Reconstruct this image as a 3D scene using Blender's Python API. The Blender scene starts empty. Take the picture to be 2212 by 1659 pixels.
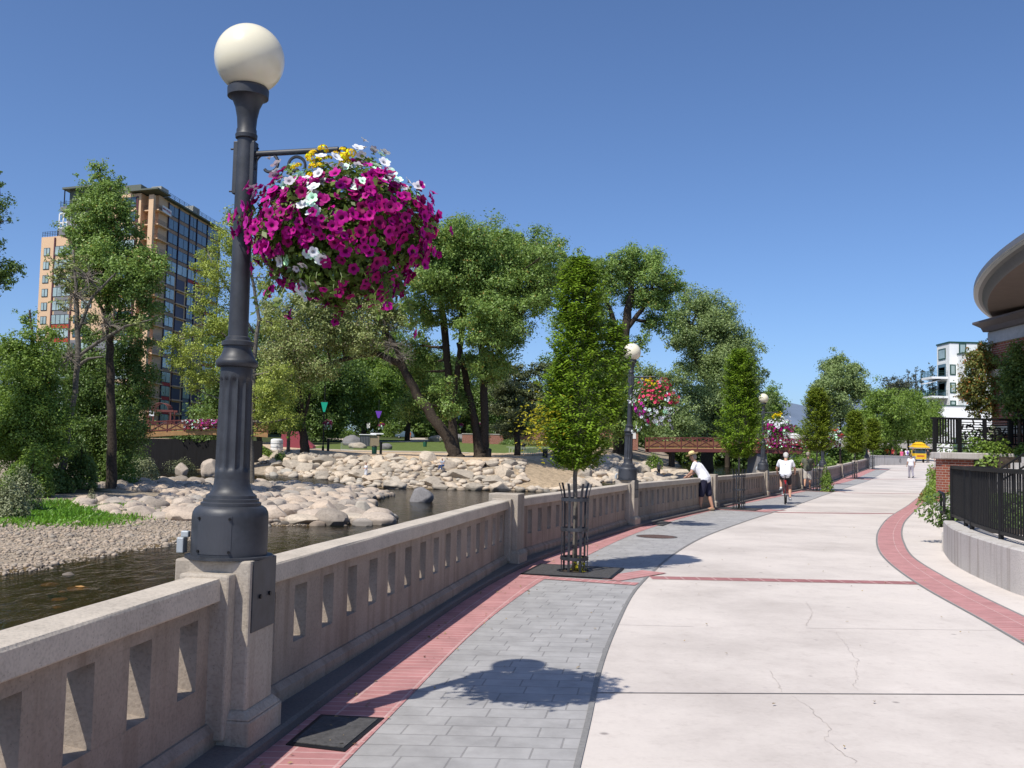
import bpy, bmesh, math, random
import numpy as np
from mathutils import Vector, Matrix, Euler
random.seed(7); rng = np.random.default_rng(7)
SC = bpy.context.scene; COL = SC.collection
PI = math.pi; R = math.radians

# ------------------------------------------------------------------ camera
F = 2100.0; CX, CY = 1106.0, 829.5; CAMZ = 1.65
PITCH = math.atan(139.5 / F); ROLL = 0.0227
CAMROT = Euler((PI / 2 + PITCH, 0, 0)).to_matrix() @ Matrix.Rotation(ROLL, 3, 'Z')
cam_d = bpy.data.cameras.new('camera'); cam = bpy.data.objects.new('camera', cam_d); COL.objects.link(cam)
cam.matrix_world = Matrix.Translation((0, 0, CAMZ)) @ CAMROT.to_4x4()
cam_d.sensor_width = 36; cam_d.lens = 36 * F / 2212.0; cam_d.clip_start = 0.1; cam_d.clip_end = 9000
SC.camera = cam

def ray(px, py): return CAMROT @ Vector(((px - CX) / F, -(py - CY) / F, -1))
def at(px, py, Y):
    d = ray(px, py); t = Y / d.y
    return Vector((d.x * t, Y, CAMZ + d.z * t))
def gz(Y):
    if Y <= 62: return 0.0
    if Y < 70: return 0.02 * (Y - 62) ** 2 / 16
    return 0.02 * (Y - 66)
def G(px, py):
    d = ray(px, py); z = 0.0
    for _ in range(30):
        t = (z - CAMZ) / d.z; Y = d.y * t
        if Y > 400 or t < 0: Y = 400
        z = z * 0.5 + gz(Y) * 0.5
    return Vector((d.x * t, d.y * t, gz(d.y * t)))
def ground_at(px, py, dz=0.0, water=False):
    """first hit of the pixel's ray with the terrain (raised by dz), or with the water above it"""
    d = ray(px, py); d = d / d.y; Y = np.arange(8.0, 420.0, 0.2); x = d.x * Y
    h = height_np(x, Y) + dz
    if water: h = np.maximum(h, water_np(x, Y))
    hit = np.nonzero(CAMZ + d.z * Y <= h)[0]; k = hit[0] if len(hit) else len(Y) - 1
    return Vector((x[k], Y[k], h[k]))
def ppm(Y): return F / Y

# ------------------------------------------------------------------ objects
WL = {}
def tag(o, label=None, cat=None, group=None, kind=None):
    if label: o['label'] = label
    if cat: o['category'] = cat
    if group: o['group'] = group
    if kind: o['kind'] = kind
    return o
def empty(name, loc, rz=0.0, label=None, cat=None, group=None):
    o = bpy.data.objects.new(name, None); COL.objects.link(o)
    o.location = loc; o.rotation_euler = (0, 0, rz); o.empty_display_size = 0.2
    WL[o.as_pointer()] = Vector(loc)
    return tag(o, label, cat, group)
def link_mesh(name, me, mat, parent=None, smooth=False):
    o = bpy.data.objects.new(name, me); COL.objects.link(o)
    if parent: o.parent = parent; WL[o.as_pointer()] = WL[parent.as_pointer()]
    else: WL[o.as_pointer()] = Vector((0, 0, 0))
    for m in (mat if isinstance(mat, (list, tuple)) else [mat]): me.materials.append(m)
    if smooth: me.polygons.foreach_set('use_smooth', [True] * len(me.polygons))
    return o
def dup(o, parent=None, loc=None, rz=None):
    c = o.copy(); COL.objects.link(c); WL[c.as_pointer()] = WL[o.as_pointer()] if loc is None else Vector(loc)
    if parent: c.parent = parent
    if loc is not None: c.location = loc
    if rz is not None: c.rotation_euler = (0, 0, rz)
    for ch in list(o.children): dup(ch, c)
    return c

class MB:
    def __init__(s): s.v = []; s.f = []; s.uv = {}; s.mi = []
    def add(s, vs, fs, m=0):
        b = len(s.v); s.v += [Vector(v) for v in vs]
        for f in fs: s.f.append([b + i for i in f]); s.mi.append(m)
    def box(s, c, d, rz=0.0, M=None, m=0, taper=1.0):
        x, y, z = d[0] / 2, d[1] / 2, d[2] / 2; t = taper
        vs = [Vector(p) for p in ((-x, -y, -z), (x, -y, -z), (x, y, -z), (-x, y, -z), (-x*t, -y*t, z), (x*t, -y*t, z), (x*t, y*t, z), (-x*t, y*t, z))]
        Q = M if M is not None else Matrix.Rotation(rz, 3, 'Z')
        s.add([Q @ v + Vector(c) for v in vs], [(0, 3, 2, 1), (4, 5, 6, 7), (0, 1, 5, 4), (1, 2, 6, 5), (2, 3, 7, 6), (3, 0, 4, 7)], m)
        return s
    def bx(s, x0, x1, y0, y1, z0, z1, m=0):
        return s.box(((x0 + x1) / 2, (y0 + y1) / 2, (z0 + z1) / 2), (abs(x1 - x0), abs(y1 - y0), abs(z1 - z0)), m=m)
    def tube(s, pts, r, n=8, cap=True, m=0):
        pts = [Vector(p) for p in pts]; k = len(pts)
        rs = r if isinstance(r, (list, tuple)) else [r] * k
        b = len(s.v); up = None
        for i, p in enumerate(pts):
            t = (pts[min(i + 1, k - 1)] - pts[max(i - 1, 0)])
            if t.length < 1e-9: t = Vector((0, 0, 1))
            t.normalize()
            if up is None: up = t.orthogonal().normalized()
            a = (up - t * up.dot(t)); a = a.normalized() if a.length > 1e-6 else t.orthogonal().normalized()
            up = a; c = t.cross(a)
            for j in range(n):
                w = 2 * PI * j / n
                s.v.append(p + (a * math.cos(w) + c * math.sin(w)) * rs[i])
        for i in range(k - 1):
            for j in range(n):
                j2 = (j + 1) % n
                s.f.append([b + i*n + j, b + i*n + j2, b + (i+1)*n + j2, b + (i+1)*n + j]); s.mi.append(m)
        if cap:
            s.f.append([b + j for j in reversed(range(n))]); s.mi.append(m)
            s.f.append([b + (k-1)*n + j for j in range(n)]); s.mi.append(m)
        return s
    def lathe(s, prof, n=24, c=(0, 0, 0), cap=True, m=0, a0=0.0, a1=2 * PI, rfun=None):
        c = Vector(c); b = len(s.v); full = abs(a1 - a0 - 2 * PI) < 1e-6; cols = n if full else n + 1
        for (r, z) in prof:
            for j in range(cols):
                w = a0 + (a1 - a0) * j / n; rr = r if rfun is None else rfun(r, z, w)
                s.v.append(c + Vector((rr * math.cos(w), rr * math.sin(w), z)))
        for i in range(len(prof) - 1):
            for j in range(n):
                j2 = (j + 1) % cols
                s.f.append([b + i*cols + j, b + i*cols + j2, b + (i+1)*cols + j2, b + (i+1)*cols + j]); s.mi.append(m)
        if cap and full:
            s.f.append([b + j for j in reversed(range(n))]); s.mi.append(m)
            s.f.append([b + (len(prof)-1)*cols + j for j in range(n)]); s.mi.append(m)
        return s
    def ico(s, c, r, sub=2, sc=(1, 1, 1), M=None, amp=0.0, m=0):
        bm = bmesh.new(); bmesh.ops.create_icosphere(bm, subdivisions=sub, radius=1.0)
        o = Vector((random.uniform(-50, 50), random.uniform(-50, 50), random.uniform(-50, 50)))
        from mathutils import noise
        vs = []
        for v in bm.verts:
            p = v.co.copy()
            if amp: p *= 1 + amp * noise.noise(p * 1.1 + o) + amp * 0.45 * noise.noise(p * 2.7 + o)
            p = Vector((p.x * sc[0], p.y * sc[1], p.z * sc[2])) * r
            if M is not None: p = M @ p
            vs.append(p + Vector(c))
        s.add(vs, [[v.index for v in f.verts] for f in bm.faces], m); bm.free()
        return s
    def prism(s, poly, z0, z1, m=0):
        n = len(poly)
        vs = [(p[0], p[1], z0) for p in poly] + [(p[0], p[1], z1) for p in poly]
        s.add(vs, [list(reversed(range(n))), list(range(n, 2 * n))] + [[i, (i+1) % n, n + (i+1) % n, n + i] for i in range(n)], m)
        return s
    def quad(s, a, b, c, d, m=0): s.add([a, b, c, d], [(0, 1, 2, 3)], m); return s
    def build(s, name, mat, parent=None, world=False, smooth=False, bevel=0.0, auto=None):
        off = WL[parent.as_pointer()] if (world and parent is not None) else Vector((0, 0, 0))
        me = bpy.data.meshes.new(name)
        me.from_pydata([tuple(v - off) for v in s.v], [], s.f); me.update()
        o = link_mesh(name, me, mat, parent, smooth)
        if any(s.mi): me.polygons.foreach_set('material_index', s.mi)
        if auto is not None:
            me.polygons.foreach_set('use_smooth', [True] * len(me.polygons)); me.set_sharp_from_angle(angle=R(auto))
        if bevel:
            b = o.modifiers.new('bevel', 'BEVEL'); b.width = bevel; b.segments = 2; b.limit_method = 'ANGLE'; b.angle_limit = R(40)
        return o
    def each(s, name, mat, parent=None, **k):
        """every separate piece as a mesh of its own"""
        par = list(range(len(s.v)))
        def fd(i):
            while par[i] != i: par[i] = par[par[i]]; i = par[i]
            return i
        for f in s.f:
            for i in f[1:]: par[fd(i)] = fd(f[0])
        grp = {}
        for f in s.f: grp.setdefault(fd(f[0]), []).append(f)
        out = []
        for fs in grp.values():
            ids = sorted({i for f in fs for i in f}); mp = {i: q for q, i in enumerate(ids)}
            m = MB(); m.v = [s.v[i] for i in ids]; m.f = [[mp[i] for i in f] for f in fs]; m.mi = [0] * len(fs); out.append(m.build(name, mat, parent, **k))
        return out
    def thing(s, name, mat, label, cat, group=None, **k):
        """a thing that is one mesh, its origin at the middle of its base"""
        xs = [v.x for v in s.v]; ys = [v.y for v in s.v]; zs = [v.z for v in s.v]
        loc = Vector(((min(xs) + max(xs)) / 2, (min(ys) + max(ys)) / 2, min(zs)))
        s.v = [v - loc for v in s.v]
        o = s.build(name, mat, **k); o.location = loc; WL[o.as_pointer()] = loc
        return tag(o, label, cat, group)

def quads_np(name, V, mat, parent=None, world=True, normals=None):
    """V: (N,4,3) array of separate quads -> one mesh, fast"""
    n = len(V)
    if world and parent is not None: V = V - np.array(WL[parent.as_pointer()])
    me = bpy.data.meshes.new(name)
    me.vertices.add(n * 4); me.vertices.foreach_set('co', V.reshape(-1).astype(np.float32))
    me.loops.add(n * 4); me.loops.foreach_set('vertex_index', np.arange(n * 4, dtype=np.int32))
    me.polygons.add(n); me.polygons.foreach_set('loop_start', np.arange(0, n * 4, 4, dtype=np.int32))
    me.update(calc_edges=True)
    return link_mesh(name, me, mat, parent)
def nrm(a): return a / np.maximum(np.linalg.norm(a, axis=-1, keepdims=True), 1e-9)
def leaves(pos, normal, size, aspect=0.55, fold=0.18):
    """one folded diamond per leaf"""
    n = len(pos); N = nrm(normal); r = nrm(rng.normal(size=(n, 3)))
    T = nrm(np.cross(N, r)); B = np.cross(N, T); s = np.asarray(size).reshape(-1, 1) * np.ones((n, 1))
    return np.stack([pos - T * s, pos + B * s * aspect + N * s * fold, pos + T * s, pos - B * s * aspect + N * s * fold], axis=1)

# ------------------------------------------------------------------ materials
def newmat(name):
    m = bpy.data.materials.new(name); m.use_nodes = True; nt = m.node_tree
    return m, nt, nt.nodes['Principled BSDF']
def nd(nt, t, **k):
    n = nt.nodes.new(t)
    for a, v in k.items(): setattr(n, a, v)
    return n
def lk(nt, a, b): nt.links.new(a, b)
def tex(nt, kind, scale, coord='Object', vec=None, **k):
    t = nd(nt, kind)
    if 'Scale' in t.inputs: t.inputs['Scale'].default_value = scale
    for a, v in k.items(): t.inputs[a].default_value = v
    if vec is None:
        c = nd(nt, 'ShaderNodeTexCoord'); vec = c.outputs[coord]
    lk(nt, vec, t.inputs['Vector']); return t
def ramp(nt, fac, stops):
    r = nd(nt, 'ShaderNodeValToRGB'); e = r.color_ramp.elements
    while len(e) < len(stops): e.new(0.5)
    for i, (p, c) in enumerate(stops): e[i].position = p; e[i].color = (c[0], c[1], c[2], 1)
    lk(nt, fac, r.inputs[0]); return r.outputs[0]
def mixc(nt, fac, a, b, mode='MIX'):
    m = nd(nt, 'ShaderNodeMix', data_type='RGBA', blend_type=mode)
    for sk, v in ((m.inputs[0], fac), (m.inputs[6], a), (m.inputs[7], b)):
        if hasattr(v, 'is_output'): lk(nt, v, sk)
        elif isinstance(v, (int, float)): sk.default_value = v
        else: sk.default_value = (v[0], v[1], v[2], 1)
    return m.outputs[2]
def bump(nt, bs, h, strength=0.3, dist=0.02):
    b = nd(nt, 'ShaderNodeBump'); b.inputs['Strength'].default_value = strength; b.inputs['Distance'].default_value = dist
    lk(nt, h, b.inputs['Height']); lk(nt, b.outputs[0], bs.inputs['Normal'])
def plain(name, c, rough=0.6, metal=0.0, var=0.12, scale=6.0, spec=0.5, bmp=0.0, coord='Object'):
    m, nt, bs = newmat(name)
    t = tex(nt, 'ShaderNodeTexNoise', scale, coord, Detail=4.0, Roughness=0.6)
    lo = [x * (1 - var) for x in c]; hi = [min(1, x * (1 + var)) for x in c]
    lk(nt, ramp(nt, t.outputs['Fac'], [(0.3, lo), (0.7, hi)]), bs.inputs['Base Color'])
    bs.inputs['Roughness'].default_value = rough; bs.inputs['Metallic'].default_value = metal
    bs.inputs['Specular IOR Level'].default_value = spec
    if bmp: bump(nt, bs, t.outputs['Fac'], bmp, 0.02)
    return m
def leafmat(name, dark, light, tint=None, trans=0.35, tintamt=0.06, patch=0.35):
    dark, light = [c * 1.3 for c in dark], [min(.9, c * 1.42) for c in light]
    m, nt, bs = newmat(name)
    g = nd(nt, 'ShaderNodeNewGeometry')
    col = ramp(nt, g.outputs['Random Per Island'], [(0.0, dark), (0.55, [(a + b) / 2 for a, b in zip(dark, light)]), (1.0, light)])
    t = tex(nt, 'ShaderNodeTexNoise', patch, Detail=2.0)
    col = mixc(nt, ramp(nt, t.outputs['Fac'], [(0.4, (0, 0, 0)), (0.65, (0.6, 0.6, 0.6))]), col, light)
    if tint:
        w = nd(nt, 'ShaderNodeTexWhiteNoise', noise_dimensions='1D'); lk(nt, g.outputs['Random Per Island'], w.inputs['W'])
        cmp = nd(nt, 'ShaderNodeMath', operation='LESS_THAN'); lk(nt, w.outputs['Value'], cmp.inputs[0]); cmp.inputs[1].default_value = tintamt
        col = mixc(nt, cmp.outputs[0], col, tint)
    lk(nt, col, bs.inputs['Base Color']); bs.inputs['Roughness'].default_value = 0.45; bs.inputs['Specular IOR Level'].default_value = 0.4
    tr = nd(nt, 'ShaderNodeBsdfTranslucent'); lk(nt, mixc(nt, 0.5, col, (0.16, 0.22, 0.02)), tr.inputs['Color'])
    mx = nd(nt, 'ShaderNodeMixShader'); mx.inputs[0].default_value = trans
    lk(nt, bs.outputs[0], mx.inputs[1]); lk(nt, tr.outputs[0], mx.inputs[2])
    lk(nt, mx.outputs[0], nt.nodes['Material Output'].inputs['Surface'])
    return m
def concrete(name, c, fine=60, stain=0.5, streak=False, pit=0.35, scale=1.2, wear=(0.5, 0.45, 0.4), bmp=0.35, rnd=0.0, grain=0.35, wet=False):
    m, nt, bs = newmat(name)
    a = tex(nt, 'ShaderNodeTexNoise', scale, Detail=6.0, Roughness=0.65)
    b = tex(nt, 'ShaderNodeTexNoise', fine, Detail=3.0)
    col = ramp(nt, a.outputs['Fac'], [(0.3, [x * (1 - 0.35 * stain) for x in c]), (0.55, c), (0.75, [min(1, x * 1.08) for x in c])])
    col = mixc(nt, grain, col, ramp(nt, b.outputs['Fac'], [(0.35, [x * 0.6 for x in c]), (0.5, c), (0.7, [min(1, x * 1.15) for x in c])]))
    if streak:
        mp = nd(nt, 'ShaderNodeMapping'); co = nd(nt, 'ShaderNodeTexCoord'); lk(nt, co.outputs['Object'], mp.inputs[0]); mp.inputs['Scale'].default_value = (7, 7, 0.5)
        s = tex(nt, 'ShaderNodeTexNoise', 1.0, vec=mp.outputs[0], Detail=3.0)
        col = mixc(nt, ramp(nt, s.outputs['Fac'], [(0.5, (0, 0, 0)), (0.68, (0.55, 0.55, 0.55))]), col, [x * w for x, w in zip(c, wear)])
    v = tex(nt, 'ShaderNodeTexVoronoi', 38.0)
    pitm = ramp(nt, v.outputs['Distance'], [(0.06, (1, 1, 1)), (0.14, (0, 0, 0))])
    col = mixc(nt, mixc(nt, pit, (0, 0, 0), pitm), col, [x * 0.35 for x in c])
    if wet:
        pg = nd(nt, 'ShaderNodeNewGeometry'); sx = nd(nt, 'ShaderNodeSeparateXYZ'); lk(nt, pg.outputs['Position'], sx.inputs[0]); mr = nd(nt, 'ShaderNodeMapRange'); lk(nt, sx.outputs['Z'], mr.inputs['Value']); mr.inputs['From Min'].default_value = -2.42; mr.inputs['From Max'].default_value = -2.30; mr.inputs['To Min'].default_value = .8; mr.inputs['To Max'].default_value = 0
        col = mixc(nt, mr.outputs[0], col, [x * .33 for x in c])
    if rnd:
        oi = nd(nt, 'ShaderNodeObjectInfo'); gi = nd(nt, 'ShaderNodeNewGeometry'); sm = nd(nt, 'ShaderNodeMath', operation='ADD'); lk(nt, oi.outputs['Random'], sm.inputs[0]); lk(nt, gi.outputs['Random Per Island'], sm.inputs[1])
        wr = nd(nt, 'ShaderNodeMath', operation='FRACT'); lk(nt, sm.outputs[0], wr.inputs[0])
        col = mixc(nt, 1.0, col, ramp(nt, wr.outputs[0], [(0, (1 - rnd, 1 - rnd, 1 - rnd)), (.35, (1, .98, .96)), (.7, (1.08, 1.0, .92)), (1, (1 - rnd * .6, 1 - rnd * .5, 1 - rnd * .4))]), 'MULTIPLY')
    lk(nt, col, bs.inputs['Base Color']); bs.inputs['Roughness'].default_value = 0.88; bs.inputs['Specular IOR Level'].default_value = 0.25
    bump(nt, bs, b.outputs['Fac'], bmp, 0.01)
    return m
def brickmat(name, c1, c2, mortar, bw, bh, msize=0.006, rough=0.85, coord='UV', offset=0.5, bmp=0.4, freq=2, squash=1.0, sfreq=2):
    m, nt, bs = newmat(name)
    co = nd(nt, 'ShaderNodeTexCoord')
    t = nd(nt, 'ShaderNodeTexBrick'); lk(nt, co.outputs[coord], t.inputs['Vector'])
    t.offset = offset; t.offset_frequency = freq; t.squash = squash; t.squash_frequency = sfreq
    for k, v in (('Color1', c1), ('Color2', c2), ('Mortar', mortar)): t.inputs[k].default_value = (*v, 1)
    t.inputs['Scale'].default_value = 1.0; t.inputs['Brick Width'].default_value = bw; t.inputs['Row Height'].default_value = bh
    t.inputs['Mortar Size'].default_value = msize; t.inputs['Mortar Smooth'].default_value = 0.3; t.inputs['Bias'].default_value = 0.0
    n = tex(nt, 'ShaderNodeTexNoise', 3.0, Detail=5.0, Roughness=0.7)
    col = mixc(nt, 1.0, t.outputs['Color'], ramp(nt, n.outputs['Fac'], [(0.3, (0.78, 0.78, 0.78)), (0.65, (1.08, 1.08, 1.08))]), 'MULTIPLY')
    lk(nt, col, bs.inputs['Base Color']); bs.inputs['Roughness'].default_value = rough; bs.inputs['Specular IOR Level'].default_value = 0.25
    inv = nd(nt, 'ShaderNodeMath', operation='SUBTRACT'); inv.inputs[0].default_value = 1.0; lk(nt, t.outputs['Fac'], inv.inputs[1])
    bump(nt, bs, inv.outputs[0], bmp, 0.008)
    return m

M = {}
M['parapet'] = concrete('weathered_shaded_concrete', (0.355, 0.295, 0.240), 60, 1.1, True, 0.7, 1.7, grain=0.30)  # panel tone darkened to deepen path-side shade; streaks and pits are weathering
M['pier'] = concrete('pier_concrete', (0.44, 0.385, 0.32), 60, 1.0, True, 0.7, 1.9, grain=0.30)
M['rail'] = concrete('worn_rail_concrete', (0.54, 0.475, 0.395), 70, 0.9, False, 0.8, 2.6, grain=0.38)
M['pale_conc'] = concrete('pale_concrete', (0.52, 0.49, 0.46), 60, 0.4, True, 0.2)
M['slab'] = concrete('walkway_concrete', (0.605, 0.548, 0.503), 30, 0.22, False, 0.0, 0.45, bmp=0.04, grain=0.07)
M['curb'] = concrete('dark_curb', (0.17, 0.155, 0.145), 60, 0.7, False, 0.3)  # tone lowered to deepen the shade along the parapet foot
M['iron'] = plain('dark_iron', (0.033, 0.036, 0.044), 0.5, 0.0, 0.45, 7, 0.5, 0.10)
M['black'] = plain('black_paint', (0.011, 0.011, 0.012), 0.5, 0.0, 0.2, 8, 0.3)
M['globe'] = plain('opal_globe', (0.80, 0.74, 0.56), 0.22, 0, 0.03, 2, 0.5)
M['grey_metal'] = plain('grey_metal', (0.42, 0.45, 0.47), 0.45, 0.3, 0.08, 10)
M['white'] = plain('white_paint', (0.80, 0.80, 0.80), 0.7, 0, 0.04, 2)
M['boulder'] = concrete('boulder_stone', (0.55, 0.48, 0.39), 7, 0.9, False, 0.15, 0.55, rnd=.42, grain=.45, wet=True)
M['stone_grey'] = concrete('grey_stone', (0.22, 0.21, 0.21), 9, 0.7, False, 0.15, 1.1)
M['cobble'] = concrete('river_stone', (0.49, 0.42, 0.35), 9, 0.8, False, 0.1, 1.0, rnd=.5, grain=.45, wet=True)
M['bark'] = plain('bark', (0.060, 0.048, 0.038), 0.95, 0, 0.5, 9, 0.1, 0.6)
M['pale_bark'] = plain('pale_bark', (0.15, 0.135, 0.115), 0.95, 0, 0.4, 9, 0.1, 0.5)
M['twig'] = plain('dry_twig', (0.23, 0.20, 0.165), 0.9, 0, 0.2, 5, 0.1)
M['glass'] = plain('window_glass', (0.05, 0.09, 0.11), 0.08, 0.0, 0.3, 0.4, 0.9)
M['glass_pale'] = plain('curtained_glass', (0.34, 0.43, 0.42), 0.12, 0.0, 0.25, 0.5, 0.9)
M['frame'] = plain('dark_frame', (0.03, 0.03, 0.04), 0.5)
M['skin'] = plain('skin', (0.50, 0.27, 0.18), 0.55, 0, 0.08, 8)
M['asphalt'] = plain('dark_cover', (0.075, 0.073, 0.074), 0.8, 0, 0.3, 25, 0.3, 0.4)
def colmat(name, c, rough=0.75, **k):
    if name not in M: M[name] = plain(name, c, rough, **k)
    return M[name]
M['cottonwood'] = leafmat('cottonwood_leaves', (0.060, 0.122, 0.024), (0.26, 0.37, 0.095), (0.42, 0.30, 0.07), 0.42, 0.025)
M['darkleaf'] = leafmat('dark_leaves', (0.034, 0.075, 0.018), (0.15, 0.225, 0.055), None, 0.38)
M['olive'] = leafmat('olive_leaves', (0.105, 0.14, 0.045), (0.32, 0.36, 0.13), (0.36, 0.30, 0.18), 0.3, 0.10)
M['yellowgreen'] = leafmat('yellow_green_leaves', (0.13, 0.175, 0.028), (0.36, 0.41, 0.08), None, 0.35)
M['greygreen'] = leafmat('grey_green_leaves', (0.095, 0.145, 0.050), (0.28, 0.36, 0.14), None, 0.4)
M['hornbeam'] = leafmat('hornbeam_leaves', (0.045, 0.105, 0.008), (0.21, 0.32, 0.028), None, 0.4, 0.0, 2.5)
M['hornbeam_yellow'] = leafmat('yellowing_hornbeam_leaves', (0.16, 0.19, 0.012), (0.48, 0.40, 0.025), None, 0.4, 0.0, 2.5)
M['hornbeam_far'] = leafmat('far_hornbeam_leaves', (0.07, 0.115, 0.010), (0.21, 0.255, 0.025), None, 0.35)
M['pine'] = leafmat('pine_needles', (0.045, 0.065, 0.028), (0.12, 0.14, 0.06), None, 0.15)
M['shade_tree'] = leafmat('shade_tree_leaves', (0.062, 0.12, 0.020), (0.22, 0.32, 0.06), None, 0.42)
M['purple_tree'] = leafmat('dark_purplish_leaves', (0.03, 0.04, 0.03), (0.075, 0.085, 0.06), None, 0.2)
M['autumn'] = leafmat('turning_leaves', (0.055, 0.075, 0.018), (0.17, 0.18, 0.05), (0.40, 0.15, 0.03), 0.35, 0.16, 0.9)
M['redbush'] = leafmat('reddish_twigs', (0.13, 0.045, 0.035), (0.26, 0.12, 0.09), (0.10, 0.14, 0.03), 0.2, 0.25)
M['sage'] = leafmat('sage_leaves', (0.10, 0.12, 0.06), (0.24, 0.26, 0.14), None, 0.25)
M['grassblade'] = leafmat('grass_blades', (0.05, 0.14, 0.012), (0.16, 0.33, 0.03), None, 0.4)
M['petunia_leaf'] = leafmat('petunia_leaves', (0.035, 0.075, 0.012), (0.13, 0.19, 0.035), None, 0.35, 0.06, 6)
# ------------------------------------------------------------------ light
SUN_EL = R(55); SUN_AZ = Vector((-0.612, -0.791, 0)).normalized()
sl = bpy.data.lights.new('sun', 'SUN'); sun = bpy.data.objects.new('sun', sl); COL.objects.link(sun)
sl.energy = 4.9; sl.angle = R(0.53); sl.color = (1.0, 0.945, 0.845)
sd = SUN_AZ * math.cos(SUN_EL) + Vector((0, 0, math.sin(SUN_EL)))
sun.rotation_euler = sd.to_track_quat('Z', 'Y').to_euler(); sun.location = sd * 60
W = bpy.data.worlds.new('World'); SC.world = W; W.use_nodes = True
bg = W.node_tree.nodes['Background']; sky = W.node_tree.nodes.new('ShaderNodeTexSky')
sky.sky_type = 'NISHITA'; sky.sun_disc = False; sky.sun_elevation = SUN_EL
sky.sun_rotation = math.atan2(SUN_AZ.x, SUN_AZ.y); sky.altitude = 0; sky.air_density = 0.72; sky.dust_density = 1.0; sky.ozone_density = 6.0
skc = mixc(W.node_tree, 1.0, sky.outputs[0], (1.0, 1.06, 1.14), 'MULTIPLY'); W.node_tree.links.new(skc, bg.inputs[0]); bg.inputs[1].default_value = 0.139
SC.view_settings.view_transform = 'Standard'; SC.view_settings.look = 'None'; SC.view_settings.exposure = 0.0; SC.view_settings.gamma = 1.0
SC.view_settings.use_curve_mapping = False
SC.cycles.use_denoising = True; SC.cycles.max_bounces = 8; SC.cycles.transparent_max_bounces = 12
SC.cycles.caustics_reflective = False; SC.cycles.caustics_refractive = False

# ------------------------------------------------------------------ plan curves
class Curve:
    """x as a smooth function of y"""
    def __init__(s, pts):
        pts = sorted((p[1], p[0]) for p in pts); s.y = [p[0] for p in pts]; s.x = [p[1] for p in pts]; n = len(pts)
        d = [(s.x[i+1] - s.x[i]) / (s.y[i+1] - s.y[i]) for i in range(n - 1)]
        s.m = [d[0]] + [(d[i-1] * (s.y[i+1]-s.y[i]) + d[i] * (s.y[i]-s.y[i-1])) / (s.y[i+1]-s.y[i-1]) for i in range(1, n - 1)] + [d[-1]]
    def __call__(s, y):
        if y <= s.y[0]: return s.x[0] + s.m[0] * (y - s.y[0])
        if y >= s.y[-1]: return s.x[-1] + s.m[-1] * (y - s.y[-1])
        i = max(k for k in range(len(s.y) - 1) if s.y[k] <= y)
        h = s.y[i+1] - s.y[i]; t = (y - s.y[i]) / h
        return ((2*t**3 - 3*t*t + 1) * s.x[i] + (t**3 - 2*t*t + t) * h * s.m[i] + (-2*t**3 + 3*t*t) * s.x[i+1] + (t**3 - t*t) * h * s.m[i+1])
def pxcurve(pts, extra=()): return Curve([(G(*p).x, G(*p).y) for p in pts] + list(extra))
PIERS = [Vector((-2.31, -3.6, 0))] + [G(*p) for p in ((538, 1643), (1122, 1229), (1373, 1141), (1548, 1099.5), (1660, 1074), (1734, 1059), (1786, 1046.8), (1822, 1033))]
PIERS += [Vector((28.9, 81.0, gz(81.0))), Vector((33.9, 92.0, gz(92.0)))]
wallX = Curve([(p.x, p.y) for p in PIERS])
def tang(Y): return Vector((wallX(Y + 0.5) - wallX(Y - 0.5), 1.0, 0)).normalized()
def right(Y): t = tang(Y); return Vector((t.y, -t.x, 0))
greyR = pxcurve([(1246, 1659), (1270, 1560), (1294, 1451), (1336, 1341), (1370, 1278), (1405, 1240), (1500, 1170), (1600, 1130), (1700, 1098), (1800, 1063), (1860, 1044), (1925, 1012)])
pinkR = pxcurve([(743, 1652), (885, 1507), (1007, 1382), (1173, 1254), (1273, 1199), (1370, 1154), (1480, 1118), (1600, 1090), (1700, 1070), (1800, 1048), (1880, 1020)])
rpL = pxcurve([(2212, 1390), (2136, 1346), (1996, 1268), (1907, 1199), (1896, 1160), (1911, 1129), (1965, 1090), (1996, 1063), (2008, 1017)])
rpR = pxcurve([(2212, 1334), (2147, 1303), (2035, 1245), (1973, 1206), (1950, 1171), (1950, 1133), (1973, 1106), (2016, 1067), (2021.6, 1017)])
def pinkL(Y): return wallX(Y) + 0.02

def ribbon(name, L, Rr, z, y0, y1, mat, n=None, lift=0.0, uvoff=0.0, kind='structure', parent=None, swap=False):
    """a sheet between two plan curves; UV = (along, across) in metres"""
    ys = []; y = y0
    while y < y1: ys.append(y); y += 0.25 if y < 25 else 0.8
    ys.append(y1); k = n or 3; V = []; uv = []; s = 0; pm = None
    for y in ys:
        a, b = L(y), Rr(y); mid = Vector(((a + b) / 2, y, 0))
        s += (mid - pm).length if pm is not None else 0; pm = mid
        for j in range(k):
            x = a + (b - a) * j / (k - 1); V.append((x, y, gz(y) + z)); q_ = (x - a) * tang(y).y + uvoff; uv.append((q_, s) if swap else (s, q_))
    Fs = [(i*k + j, i*k + j + 1, (i+1)*k + j + 1, (i+1)*k + j) for i in range(len(ys) - 1) for j in range(k - 1)]
    me = bpy.data.meshes.new(name); me.from_pydata(V, [], Fs); me.update()
    ul = me.uv_layers.new(name='UVMap'); li = np.empty(len(me.loops), np.int32); me.loops.foreach_get('vertex_index', li)
    ul.data.foreach_set('uv', np.array(uv, np.float32)[li].reshape(-1))
    o = link_mesh(name, me, mat, parent)
    if kind: o['kind'] = kind
    return o
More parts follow.
